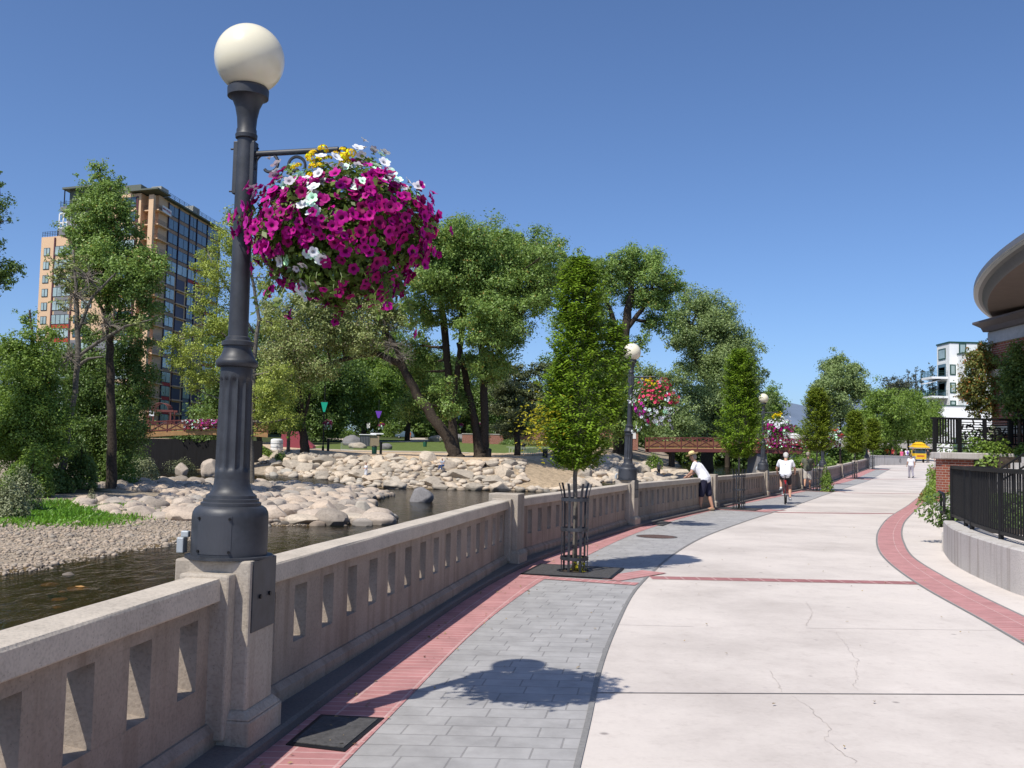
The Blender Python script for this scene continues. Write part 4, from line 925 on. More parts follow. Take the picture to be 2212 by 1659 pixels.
for x in (-.5, .5):
    mb = MB(); mb.lathe([(.02, -.03), (.24, -.03), (.25, -.02), (.25, .02), (.24, .03), (.02, .03)], 20); mb.v = [Vector((v.z + x * 1.0, v.x - .1, v.y + .26)) for v in mb.v]; mb.build('wheel', M['black'], ct, smooth=False)
P = G(2003, 999); b_ = empty('litter_bin', P, .1, 'green square litter bin right of the yellow food cart', 'litter bin'); grn = colmat('bin_green', (.015, .10, .055), .5)
mb = MB(); mb.box((0, 0, .42), (.60, .60, .80), taper=.96); mb.build('body', grn, b_, bevel=.02); mb = MB(); mb.box((0, 0, .87), (.66, .66, .08)); mb.build('lid', M['black'], b_, bevel=.02)
mb = MB()
for k in range(7): mb.box((-.24 + .08 * k, -.302, .44), (.04, .012, .70))
mb.build('slats', M['black'], b_)
A, B = G(1876, 1005), G(1978, 1004.5); A.z = B.z = min(A.z, B.z); t_ = (B - A).normalized(); n_ = Vector((-t_.y, t_.x, 0)); lw = empty('low_wall', (A + B) / 2, 0, 'low grey concrete wall with a water drop emblem closing the far end of the walkway', 'wall')
f = fr(A, t_, n_); L = (B - A).length; mb = MB(); obox(mb, f, 0, L, 0, .35, -.3, 1.0); mb.build('wall', M['pale_conc'], lw, world=True, bevel=.02)
mb = MB(); obox(mb, f, -.04, L + .04, -.04, .39, 1.0, 1.08); mb.build('cap', M['pale_conc'], lw, world=True, bevel=.015)
mb = MB(); e = .66 * L; P = [f(e + .13 * math.sin(a) * (1 - .35 * math.cos(a)) * (1 - max(0, math.cos(a)) * .6), -.006, .56 - .0 + .17 * math.cos(a) + (.10 if abs(a) < .01 or abs(a - 2 * PI) < .01 else 0)) for a in [2 * PI * k / 28 for k in range(29)]]
mb.tube(P, .022, 6, cap=False); mb.build('drop_emblem', colmat('emblem_dark', (.09, .085, .08)), lw, world=True)
# covers in the paving
def cover_quad(pxs, z, label):
    P = [G(*p) for p in pxs]; c = sum(P, Vector()) / 4; t = empty('utility_cover', c, 0, label, 'utility cover'); mb = MB()
    mb.add([Vector((p.x, p.y, z)) for p in P] + [Vector((p.x, p.y, 0)) for p in P], [(0, 1, 2, 3), (0, 4, 5, 1), (1, 5, 6, 2), (2, 6, 7, 3), (3, 7, 4, 0)]); mb.build('frame', M['black'], t, world=True)
    Q = [c + (p - c) * .86 for p in P]; mb = MB(); mb.add([Vector((p.x, p.y, z + .004)) for p in Q] + [Vector((p.x, p.y, z - .002)) for p in Q], [(0, 1, 2, 3), (0, 4, 5, 1), (1, 5, 6, 2), (2, 6, 7, 3), (3, 7, 4, 0)]); mb.build('plate', M['asphalt'], t, world=True)
cover_quad([(617, 1613), (745, 1628), (830, 1555), (693, 1548)], .014, 'square dark utility cover in the brick band below the near lamp')
cover_quad([(1408, 1134), (1432, 1137), (1452, 1129), (1428, 1126)], .014, 'small dark cover in the brick band below the second lamp')
c = G(1418.7, 1159.7); mh = empty('manhole_cover', c, 0, 'round brown manhole cover in the grey pavers', 'manhole cover'); mb = MB(); mb.lathe([(.40, 0), (.40, .009), (.36, .009), (.36, .006)], 40, cap=False); rust = colmat('rusty_iron', (.12, .075, .065), .8, var=.4); mb.build('rim', M['asphalt'], mh)
mb = MB(); mb.lathe([(.36, 0), (.36, .007), (.001, .007)], 40, cap=False)
for i in range(-5, 6):
    for j in range(-5, 6):
        if math.hypot(i, j) < 5.4: mb.box((i * .06, j * .06, .009), (.04, .04, .006))
mb.build('lid', rust, mh)
# ------------------------------------------------------------------ hanging flower baskets
def petmat(name, c, throat, edge=None):
    m, nt, bs = newmat(name)
    at_ = nd(nt, 'ShaderNodeAttribute', attribute_name='rad'); g = nd(nt, 'ShaderNodeObjectInfo'); gi = nd(nt, 'ShaderNodeNewGeometry'); ra = nd(nt, 'ShaderNodeMath', operation='ADD'); lk(nt, g.outputs['Random'], ra.inputs[0]); lk(nt, gi.outputs['Random Per Island'], ra.inputs[1]); rf_ = nd(nt, 'ShaderNodeMath', operation='FRACT'); lk(nt, ra.outputs[0], rf_.inputs[0])
    col = ramp(nt, at_.outputs['Fac'], [(0.0, throat), (0.28, throat), (0.42, c), (1.0, edge or c)])
    col = mixc(nt, 1.0, col, ramp(nt, rf_.outputs[0], [(0, (.62, .55, .60)), (.3, (.92, .95, .95)), (.75, (1.05, 1.1, 1.1)), (1, (1.15, 2.2, 1.25))]), 'MULTIPLY')
    lk(nt, col, bs.inputs['Base Color']); bs.inputs['Roughness'].default_value = 0.6; bs.inputs['Specular IOR Level'].default_value = 0.2
    tr = nd(nt, 'ShaderNodeBsdfTranslucent'); lk(nt, col, tr.inputs['Color']); mx = nd(nt, 'ShaderNodeMixShader'); mx.inputs[0].default_value = 0.15
    lk(nt, bs.outputs[0], mx.inputs[1]); lk(nt, tr.outputs[0], mx.inputs[2]); lk(nt, mx.outputs[0], nt.nodes['Material Output'].inputs['Surface'])
    return m
PET = {'magenta': petmat('magenta_petals', (0.44, 0.002, 0.20), (0.11, 0.0, 0.05), (0.49, 0.004, 0.25)), 'wine': petmat('wine_red_petals', (0.33, 0.002, 0.12), (0.10, 0.0, 0.03)),
       'white': petmat('white_petals', (0.80, 0.78, 0.82), (0.35, 0.33, 0.36)), 'yellow': petmat('yellow_petals', (0.80, 0.52, 0.01), (0.72, 0.38, 0.0)),
       'pink': petmat('coral_pink_petals', (0.68, 0.05, 0.13), (0.42, 0.02, 0.07)), 'violet': petmat('violet_pink_petals', (0.54, 0.012, 0.33), (0.25, 0.0, 0.14), (0.60, 0.04, 0.38)),
       'red': petmat('red_petals', (0.58, 0.03, 0.03), (0.3, 0.01, 0.01))}
def petunia(seed):
    """a five-lobed trumpet flower facing +Z, radius about 1"""
    rr = random.Random(seed); n = 20; V = [(0, 0, -0.55)]; rad = [0.0]; Fs = []
    rings = [(0.20, -0.30, 0.12), (0.55, -0.04, 0.6), (1.0, 0.0, 1.0)]
    ph = [rr.uniform(-.12, .12) for _ in range(5)]
    for (r0, z, q) in rings:
        for k in range(n):
            w = 2 * PI * k / n; lob = abs(math.cos(2.5 * w)); rr_ = r0 * (1 - 0.24 * q * (1 - lob) ** 1.6)
            V.append((rr_ * math.cos(w), rr_ * math.sin(w), z + q * (0.10 * math.cos(5 * w) + ph[int(5 * k / n)]) * (0.6 if q == 1 else 0.2))); rad.append(r0)
    for k in range(n): Fs.append((0, 1 + k, 1 + (k+1) % n))
    for i in range(2):
        for k in range(n): Fs.append((1 + i*n + k, 1 + (i+1)*n + k, 1 + (i+1)*n + (k+1) % n, 1 + i*n + (k+1) % n))
    return V, Fs, rad
def marigold(seed):
    rr = random.Random(seed); V = []; Fs = []; rad = []
    for i in range(46):
        a = rr.uniform(0, 2 * PI); e = rr.uniform(0.0, 1.0); d = Vector((math.cos(a) * math.sqrt(1 - e*e), math.sin(a) * math.sqrt(1 - e*e), e * 0.8))
        t = d.orthogonal().normalized() * 0.26; b = d.cross(t).normalized() * 0.24; c = d * rr.uniform(0.75, 1.0); k = len(V)
        V += [c - t - b * .5, c + b, c + t - b * .5, c - b]; Fs.append((k, k+1, k+2, k+3)); rad += [0.3, 1, 1, .4]
    return V, Fs, rad
FLOWER = {}
def flower_mesh(color, v):
    key = (color, v)
    if key not in FLOWER:
        V, Fs, rad = (marigold if color == 'yellow' else petunia)(v * 13 + 5)
        me = bpy.data.meshes.new('flower'); me.from_pydata([tuple(x) for x in V], [], Fs); me.update()
        a = me.attributes.new('rad', 'FLOAT', 'POINT'); a.data.foreach_set('value', rad); me.materials.append(PET[color])
        me.polygons.foreach_set('use_smooth', [True] * len(me.polygons)); FLOWER[key] = me
    return FLOWER[key]
def merged_flowers(name, items, parent, parts=True):
    cols = sorted({c for c, *_ in items}); V = []; Fs = []; rad = []; mi = []
    for (c, v, Mx) in items:
        me = flower_mesh(c, v); b = len(V)
        V += [tuple(Mx @ x.co) for x in me.vertices]; rad += [d.value for d in me.attributes['rad'].data]
        for p in me.polygons: Fs.append([b + i for i in p.vertices]); mi.append(cols.index(c))
    me = bpy.data.meshes.new(name); me.from_pydata(V, [], Fs); me.update()
    a = me.attributes.new('rad', 'FLOAT', 'POINT'); a.data.foreach_set('value', rad)
    o = link_mesh(name, me, [PET[c] for c in cols], parent, True); me.polygons.foreach_set('material_index', mi)
    return o
def basket(loc, rz, label, colour_of, R_=(0.50, 0.46, 0.40), nfl=430, nleaf=5200, fsize=0.034, near=False, trail=True, seed=1, cz=-0.52):
    """hangs from its hook: origin at the hook; ball of foliage and flowers below it"""
    rr = random.Random(seed); t = empty('hanging_flower_basket', loc, rz, label, 'flower basket', 'hanging flower baskets on the street lamps')
    c = Vector((0, 0, cz)); dz = cz + .52
    mb = MB(); mb.lathe([(r_, z_ + dz) for r_, z_ in ((0.02, -0.72), (0.12, -0.71), (0.19, -0.64), (0.21, -0.50), (0.22, -0.48), (0.20, -0.475))], 20)
    mb.build('bowl', M['black'], t, smooth=True)
    mb = MB()
    for k in range(3):
        a = 2 * PI * k / 3; mb.tube([(0, 0, 0), (0.20 * math.cos(a), 0.20 * math.sin(a), -0.49 + dz)], 0.003, 5)
    mb.each('chain', M['black'], t)
    def surf(d, k):                                                 # flattened dome on top, narrowing below
        z = d.z; w = 1.0 if z > -0.2 else 1.0 - 0.30 * (-z - 0.2)
        lump = 1 + 0.11 * math.sin(7 * d.x + seed) * math.sin(5 * d.z + 2 * seed) + 0.08 * math.sin(9 * d.y + 3 * d.x) + .06 * math.sin(13 * d.x + 11 * d.z)
        return Vector((d.x * R_[0] * w, d.y * R_[1] * w, d.z * R_[2])) * k * lump + c
    P = []; Nn = []
    for k in range(nleaf):
        d = Vector((rr.gauss(0, 1), rr.gauss(0, 1), rr.gauss(0, 1))).normalized(); q = rr.uniform(0.45, 0.99) ** 0.6
        P.append(surf(d, q)); Nn.append(d + Vector((rr.gauss(0, .6), rr.gauss(0, .6), rr.gauss(0, .6) + .4)))
    stems = []
    if trail:
        for k in range(26):
            a = rr.uniform(0, 2 * PI); d0 = Vector((math.cos(a), math.sin(a), -0.75)).normalized(); p = surf(d0, 0.93); n = rr.randint(3, 12)
            pts = [p.copy()]
            for j in range(n):
                p = p + Vector((math.cos(a) * 0.012 + rr.uniform(-.014, .014), math.sin(a) * 0.012 + rr.uniform(-.014, .014), -0.028)); pts.append(p.copy())
                for _ in range(2): P.append(p + Vector((rr.uniform(-.02, .02), rr.uniform(-.02, .02), 0))); Nn.append(Vector((rr.gauss(0, 1), rr.gauss(0, 1), .5)))
            stems.append(pts)
    V = leaves(np.array([tuple(p) for p in P]), np.array([tuple(p) for p in Nn]), rng.uniform(0.014, 0.030, len(P)) * (fsize / 0.034))
    fo = quads_np('foliage', V, M['petunia_leaf'], t, world=False)
    mb = MB()
    for s in stems: mb.tube(s, 0.0025, 4, cap=False)
    if stems: mb.each('trailing_stem', M['petunia_leaf'], fo)
    items = []
    i = 0
    while len(items) < nfl and i < nfl * 4:
        i += 1; d = Vector((rr.gauss(0, 1), rr.gauss(0, 1), rr.gauss(0, 1))).normalized()
        col = colour_of(d, rr)
        if col is None: continue
        p = surf(d, rr.uniform(0.90, 1.08) if rr.random() < .9 else rr.uniform(1.06, 1.2))
        if near and math.sin(8.3 * d.x + 1.7) * math.sin(9.1 * d.z + 4 * d.y + .6) > .62 and rr.random() < .8: continue
        s = fsize * rr.uniform(0.68, 1.22)
        z = (d + Vector((rr.gauss(0, .3), rr.gauss(0, .3), rr.gauss(0, .3) + 0.12))).normalized()
        if any((p - q).length < s * 1.05 for (_, _, _, q) in items[-90:]) and rr.random() < (0.35 if near else 0.75): continue
        items.append((col, rr.randint(0, 3), Matrix.Translation(p) @ z.to_track_quat('Z', 'Y').to_matrix().to_4x4() @ Matrix.Rotation(rr.uniform(0, 6), 4, 'Z') @ Matrix.Scale(s, 4), p))
    for pts in stems:
        if rr.random() < 0.6:
            col = colour_of(Vector((pts[0].x, pts[0].y, -0.45)).normalized(), rr) or 'wine'
            for q in pts[-rr.randint(1, 2):]:
                items.append((col, rr.randint(0, 3), Matrix.Translation(q) @ Vector((rr.gauss(0, 1), rr.gauss(0, 1), -.2)).normalized().to_track_quat('Z', 'Y').to_matrix().to_4x4() @ Matrix.Scale(fsize * .9, 4), q))
    if near:
        back = Matrix.Rotation(-rz, 3, 'Z') @ (Vector((0, 0, CAMZ)) - Vector(loc)); items.sort(key=lambda it: -(it[3] - c).normalized().dot(back.normalized()))
        rr2 = items[:240]; rr.shuffle(rr2); single = rr2[:100]; rest = rr2[100:] + items[240:]
        for (col, v, Mx, p) in single:
            o = bpy.data.objects.new('flower', flower_mesh(col, v)); COL.objects.link(o); o.parent = t; o.matrix_local = Mx
        merged_flowers('flowers', [it[:3] for it in rest], t)['kind'] = 'stuff'
    else:
        merged_flowers('flowers', [it[:3] for it in items], t)['kind'] = 'stuff'
    return t
def hook(k): o, loc, rz = LAMPS[k]; return loc + Matrix.Rotation(rz, 3, 'Z') @ Vector((0.575, 0, 2.20)), rz
def near_col(d, r):
    if (Vector((-0.22, -0.45, 0.86)) - d).length < 0.20 or (Vector((0.12, -0.5, 0.85)) - d).length < 0.15: return 'yellow'
    if d.z > 0.64: return 'white' if r.random() < 0.66 else (None if r.random() < 0.6 else 'violet')
    if d.z > 0.45 and r.random() < 0.28: return 'white'
    if d.y < 0.3:
        for q, s in (((-0.55, -0.5, -0.62), 0.20), ((-0.25, -0.75, -0.62), 0.17), ((-0.02, -0.95, -0.45), 0.16), ((-0.05, -0.98, 0.12), 0.11), ((-0.12, -0.9, 0.4), 0.10), ((-0.35, -0.5, -0.8), 0.15)):
            if (Vector(q) - d).length < s: return 'white' if r.random() < 0.85 else None
        if (Vector((0.1, -0.55, -0.83)) - d).length < 0.36 and r.random() < 0.7: return None
        if (Vector((0.2, -0.9, 0.18)) - d).length < 0.22 and r.random() < 0.6: return None
    if d.z < -0.88: return None if r.random() < 0.6 else 'wine'
    u = r.random()
    return 'violet' if d.x < -0.5 and u < 0.3 else ('wine' if u < (0.12 if d.x < 0.2 else 0.30) else ('white' if u > 0.985 else 'magenta'))
def mix_col(top, mid, low, pw=0.5, yellow=True):
    def f(d, r):
        if yellow and d.z > 0.80 and abs(d.x + .1) < 0.35: return 'yellow'
        if d.z < -0.9: return None
        lump = math.sin(4.3 * d.x + 1.3) * math.sin(5.1 * d.z + 0.7) + 0.4 * math.sin(6 * d.y)
        if lump > pw: return 'white'
        return top if d.z > 0.25 else (mid if d.z > -0.2 else low)
    return f
l, rz = hook(0); basket(l, rz, 'huge flower basket of magenta and white petunias hanging on the nearest lamp', near_col, (0.495, 0.45, 0.385), 1150, 9000, 0.0315, True, True, 3, -0.40)
l, rz = hook(1)
def two_col(d, r):
    if d.z > 0.84 and d.x < 0.1: return 'yellow'
    if d.z > 0.0: return 'white' if d.x < -0.62 or r.random() < 0.16 else 'pink'
    if d.z > -0.16 and d.x > -.2: return None
    return ('violet' if d.x < -0.3 and r.random() < 0.7 and d.z > -0.55 else 'white') if d.z > -0.85 else None
basket(l, rz, 'coral pink and white flower basket on the second lamp along the parapet', two_col, (0.47, 0.43, 0.50), 430, 3200, 0.036, False, True, 5)
l, rz = hook(2); basket(l, rz, 'magenta and white flower basket with yellow top on the third lamp along the parapet', mix_col('white', 'magenta', 'magenta', 0.45), (0.52, 0.46, 0.48), 380, 2400, 0.042, seed=8)
l, rz = hook(3); basket(l, rz, 'red and white flower basket on the fourth lamp, between two columnar trees', mix_col('red', 'wine', 'wine', 0.0, False), (0.52, 0.46, 0.55), 300, 1800, 0.05, seed=11)
l, rz = hook(4); basket(l, rz, 'small dark red flower basket on the farthest lamp, in front of the shade trees', mix_col('wine', 'wine', 'magenta', 0.9, False), (0.42, 0.40, 0.42), 200, 1200, 0.05, seed=14)
# ------------------------------------------------------------------ trees
def tree(name, label, cat, Y, trunks, blobs, leaf, mat, bark='bark', dens=1.0, base_z=None, sub=10, twigs=3, group=None, elong=1.0, bare=None, fill=.75, front=0.0):
    """trunks: paths [(px, py, half width px[, dY])] from the ground up; blobs: (px, py, r px[, dY]) clumps of the crown, all at their real depth Y"""
    rr = random.Random(hash(label) % 1 if False else sum(map(ord, label)))
    base = at(trunks[0][0][0], trunks[0][0][1], Y)
    if base_z is not None: base.z = base_z
    else: base.z = zf(base.x, base.y)
    t = empty(name, base, 0, label, cat, group)
    mb = MB(); paths = []
    for tr in trunks:
        P = []; r = []
        for q in tr:
            p = at(q[0], q[1], Y + (q[3] if len(q) > 3 else 0)); P.append(p); r.append(max(q[2] / ppm(Y), 0.02))
        if tr is trunks[0]: P[0] = base.copy(); P.insert(0, base - Vector((0, 0, .4))); r.insert(0, r[0] * 1.25); r[0] *= 1.1
        fine = []; fr_ = []
        for i in range(len(P) - 1):
            k = 4
            for j in range(k):
                u = j / k; fine.append(P[i].lerp(P[i+1], u) + Vector((rr.uniform(-1, 1), rr.uniform(-1, 1), 0)) * r[i] * 0.18); fr_.append(r[i] + (r[i+1] - r[i]) * u)
        fine.append(P[-1]); fr_.append(r[-1]); mb.tube(fine, fr_, 9); paths += list(zip(fine, fr_))
    pos = []; nor = []; siz = []
    fillers = []
    for i, b1 in enumerate(blobs):
        for b2 in blobs[i+1:]:
            dd = math.hypot(b1[0] - b2[0], b1[1] - b2[1]); m_ = (b1[2] + b2[2]) / 2
            if .7 * m_ < dd < 1.75 * m_ and rr.random() < .55: fillers.append(((b1[0] + b2[0]) / 2 + rr.uniform(-.2, .2) * m_, (b1[1] + b2[1]) / 2 + rr.uniform(-.2, .2) * m_, m_ * fill))
    for bl in list(blobs) + fillers:
        r = bl[2] * Y / F * 1.08; c = at(bl[0], bl[1], Y + (bl[3] if len(bl) > 3 else rr.uniform(-1, 1) * r * 1.3 - front * rr.random()))
        near = min(paths, key=lambda q: (q[0] - c).length + (3 * r if q[0].z > c.z + r * .3 else 0) + (0 if q[0].z > base.z + 0.25 * (c.z - base.z) else 2 * r))
        a = near[0]; mid = a.lerp(c, 0.55) + Vector((rr.uniform(-.15, .15) * r, rr.uniform(-.15, .15) * r, -0.10 * (c - a).length + 0.15 * r))
        r0 = min(near[1] * 0.6, 0.10 * r + 0.02)
        path = [a, a.lerp(mid, .5) + Vector((0, 0, -.03 * r)), mid, mid.lerp(c, .5), c]
        mb.tube(path, [r0, r0 * .85, r0 * .7, r0 * .5, r0 * .3], 6, cap=False)
        n_sub = int(sub * 1.5)
        for s in range(n_sub):
            d = Vector((rr.gauss(0, 1), rr.gauss(0, 1), rr.gauss(0, 1))).normalized(); q = rr.uniform(0.25, 0.95) ** 0.6
            sc_ = c + Vector((rr.gauss(0, .52), rr.gauss(0, .52), rr.gauss(0, .48) * elong)) * r; d = (sc_ - c).normalized() if (sc_ - c).length > 1e-4 else d; sr = r * rr.uniform(0.24, 0.56)
            if s < twigs:
                w = c.lerp(sc_, .5) + Vector((rr.uniform(-.1, .1), rr.uniform(-.1, .1), rr.uniform(-.1, .1))) * r
                mb.tube([mid.lerp(c, .6), w, sc_ + d * sr * .4], [r0 * .35, r0 * .22, r0 * .08 + .004], 4, cap=False)
            n = int(dens * 4.6 * (sr / leaf) ** 2)
            g = rng.normal(size=(n, 3)) * .50 * sr * np.array([1.15, 1.15, 0.9 * elong])
            pos.append(g + np.array(sc_)); nor.append(nrm(g) * 0.6 + np.array([0, 0, 0.45]) + rng.normal(size=(n, 3)) * 0.55 + np.array(d) * 0.3)
            siz.append(leaf * rng.uniform(0.6, 1.25, n))
    mb.build('trunk', M[bark], t, world=True, smooth=True)
    pos = np.concatenate(pos); nor = np.concatenate(nor); siz = np.concatenate(siz)
    quads_np('crown', leaves(pos, nor, siz), M[mat], t)
    if bare:
        mb = MB()
        for (px, py, rpx) in bare:
            c = at(px, py, Y - rpx * Y / F * .8); r = rpx * Y / F; a = min(paths, key=lambda q: (q[0] - c).length)[0]
            for k in range(26):
                d = Vector((rr.gauss(.2, 1), rr.gauss(0, .6), rr.gauss(0, .8))).normalized(); p = c - d * r * .3; pts = [p.copy()]
                for j in range(5):
                    d = (d + Vector((rr.uniform(-.35, .35), rr.uniform(-.35, .35), rr.uniform(-.35, .3)))).normalized(); p = p + d * r * .25; pts.append(p.copy())
                mb.tube(pts, [.035, .03, .025, .02, .014, .008], 4, cap=False)
                for j in (2, 3, 4):
                    d2 = (d + Vector((rr.uniform(-1, 1), rr.uniform(-1, 1), rr.uniform(-1, 1)))).normalized()
                    mb.tube([pts[j], pts[j] + d2 * r * .2, pts[j] + d2 * r * .34 + Vector((0, 0, -.05 * r))], [.016, .012, .006], 4, cap=False)
        mb.build('dead_twigs', M['twig'], t, world=True)['kind'] = 'stuff'
    return t

# --- far bank cottonwoods
tree('cottonwood', 'tall cottonwood with two upright trunks, left of the forked one across the pool', 'tree', 119,
     [[(981, 985, 13), (976, 900, 9), (968, 800, 8), (958, 700, 8), (952, 640, 6), (948, 590, 4)],
      [(976, 880, 8), (990, 790, 6), (1000, 690, 6), (1000, 610, 4)]],
     [(945, 512, 34), (985, 500, 34), (925, 560, 44), (985, 560, 48), (1020, 515, 38), (905, 610, 34), (960, 620, 42), (1020, 600, 40), (900, 660, 28), (930, 690, 22), (1000, 560, 44), (945, 590, 40), (985, 690, 24), (1008, 775, 20), (975, 640, 28), (900, 530, 30), (920, 500, 22), (1020, 650, 30),
      (905, 800, 30, 1), (930, 850, 36, 2), (950, 900, 34, 2), (900, 870, 34, 3), (985, 870, 26, 2), (930, 780, 26, 3), (905, 745, 34, 2), (965, 840, 26, 2)], 0.155, 'cottonwood', dens=1.15, front=9)
tree('cottonwood', 'forked cottonwood with twin trunks on the bank, dark bin at its foot', 'tree', 121,
     [[(1040, 984, 15), (1030, 930, 9), (1018, 880, 8), (1004, 810, 7), (990, 740, 5)],
      [(1044, 982, 11), (1046, 900, 9), (1044, 800, 8), (1036, 720, 7), (1020, 640, 5), (1040, 570, 4)]],
     [(1060, 520, 32), (1100, 560, 44), (1050, 580, 48), (1115, 515, 22), (1150, 530, 26), (1185, 535, 26), (1218, 556, 22), (1150, 575, 38), (1190, 600, 36), (1140, 625, 40), (1085, 640, 46),
      (1040, 650, 40), (1060, 700, 44), (1100, 700, 36), (1030, 720, 30), (1085, 750, 30), (1110, 735, 24), (1180, 640, 24), (1060, 770, 24), (1210, 590, 18), (1060, 815, 24), (1085, 800, 22), (1030, 790, 24), (1120, 680, 26), (1150, 650, 26), (1030, 580, 34), (1085, 525, 26)], 0.155, 'cottonwood', dens=1.1, front=14)
tree('cottonwood', 'round topped cottonwood behind the second lamp, sky showing around its dark limbs', 'tree', 150,
     [[(1335, 980, 13), (1338, 880, 12), (1345, 780, 11), (1352, 700, 10), (1362, 640, 7), (1368, 590, 4)], [(1345, 740, 7), (1325, 690, 6), (1308, 640, 4)], [(1354, 710, 6), (1385, 670, 5), (1410, 630, 4)]],
     [(1330, 560, 26), (1370, 558, 32), (1410, 570, 34), (1440, 600, 30), (1300, 595, 30), (1280, 580, 22), (1345, 610, 38), (1395, 625, 38), (1440, 650, 30), (1300, 650, 32), (1270, 650, 26), (1285, 700, 24), (1375, 660, 26),
      (1410, 700, 24), (1440, 690, 24), (1390, 735, 18), (1250, 690, 24), (1240, 730, 24), (1270, 745, 24), (1255, 610, 18), (1330, 760, 24), (1310, 720, 18), (1210, 700, 20), (1455, 620, 18), (1300, 790, 30, -7), (1345, 800, 28, -7), (1310, 840, 32, -7), (1350, 860, 30, -7), (1290, 880, 28, -6), (1330, 910, 30, -6), (1365, 900, 24, -6)], 0.19, 'cottonwood', dens=1.1)
tree('willow', 'tall pale green willow beyond the wooden bridge, behind the second street tree', 'tree', 165,
     [[(1528, 985, 14), (1532, 900, 12), (1540, 820, 11), (1552, 760, 8), (1560, 700, 5)], [(1538, 840, 7), (1500, 770, 5), (1490, 710, 4)]],
     [(1490, 650, 26), (1520, 665, 34), (1560, 690, 36), (1595, 725, 32), (1480, 690, 32), (1535, 725, 42), (1585, 765, 38), (1615, 760, 24), (1625, 800, 24), (1490, 740, 34), (1540, 790, 44), (1600, 810, 38),
      (1490, 790, 34), (1550, 850, 44), (1610, 860, 38), (1490, 850, 40), (1520, 905, 40), (1580, 905, 40), (1635, 835, 18), (1655, 808, 9), (1645, 880, 22), (1450, 740, 16)], 0.19, 'greygreen', dens=1.1)
tree('willow', 'drooping pale willow right behind the basket of the second lamp', 'tree', 148,
     [[(1450, 985, 7), (1452, 900, 6), (1440, 830, 4)]],
     [(1420, 830, 28), (1450, 820, 22), (1395, 800, 20), (1480, 815, 18), (1425, 880, 32), (1460, 890, 34), (1390, 870, 30), (1440, 930, 30), (1480, 930, 26)], 0.19, 'greygreen', dens=0.9)
tree('tree', 'leaning tree whose trunk bends into a long limb arching left under the hanging basket', 'tree', 116,
     [[(985, 987, 15), (963, 940, 12), (924, 885, 11), (902, 855, 10), (882, 815, 9), (862, 785, 8), (814, 763, 6), (760, 772, 5), (702, 788, 4), (650, 805, 2)], [(880, 812, 6), (850, 740, 5), (820, 700, 3)], [(790, 768, 5), (770, 720, 4), (730, 690, 3)]],
     [(640, 690, 40), (690, 670, 44), (745, 672, 46), (800, 670, 44), (845, 690, 32), (610, 740, 40), (670, 740, 48), (730, 735, 44), (790, 735, 36), (840, 740, 24), (860, 668, 24), (600, 790, 34), (650, 800, 30),
      (700, 800, 26), (580, 700, 30), (590, 660, 26), (640, 640, 26), (700, 625, 22), (780, 630, 24), (830, 640, 22)], 0.15, 'olive', dens=0.85,
     bare=[(845, 745, 48), (825, 690, 34), (600, 800, 40), (595, 745, 26), (870, 770, 30)])
tree('pine', 'dark bushy pine between the forked cottonwood and the first street tree', 'tree', 135,
     [[(1118, 975, 7), (1116, 900, 6), (1112, 830, 4), (1110, 790, 2)]],
     [(1110, 795, 20), (1085, 830, 26), (1135, 820, 28), (1165, 800, 26), (1110, 850, 30), (1155, 850, 30), (1075, 880, 28), (1120, 890, 30), (1165, 890, 28), (1090, 925, 26), (1140, 930, 28), (1180, 860, 20)], 0.17, 'pine', dens=1.0, elong=.6)
tree('tree', 'dark tree with a thick trunk beside the red ramp on the park bank', 'tree', 122,
     [[(658, 985, 11), (655, 930, 8), (648, 870, 7), (640, 800, 5), (620, 740, 3)], [(655, 910, 4), (670, 850, 3)], [(652, 890, 4), (610, 840, 3)]],
     [(600, 820, 32), (640, 830, 32), (590, 860, 32), (630, 880, 30), (610, 905, 28), (650, 790, 30), (580, 890, 24), (640, 915, 18)], 0.15, 'shade_tree', dens=1.0)
tree('tree', 'thin pale trunked tree with yellow green leaves beside the pale grey tank', 'tree', 124,
     [[(622, 990, 4), (624, 930, 3.5), (618, 870, 3), (612, 800, 2)]],
     [(590, 850, 26), (615, 830, 26), (570, 880, 24), (600, 890, 24), (630, 870, 22), (575, 830, 22), (585, 915, 16), (560, 850, 18)], 0.14, 'yellowgreen', bark='pale_bark', dens=.8)
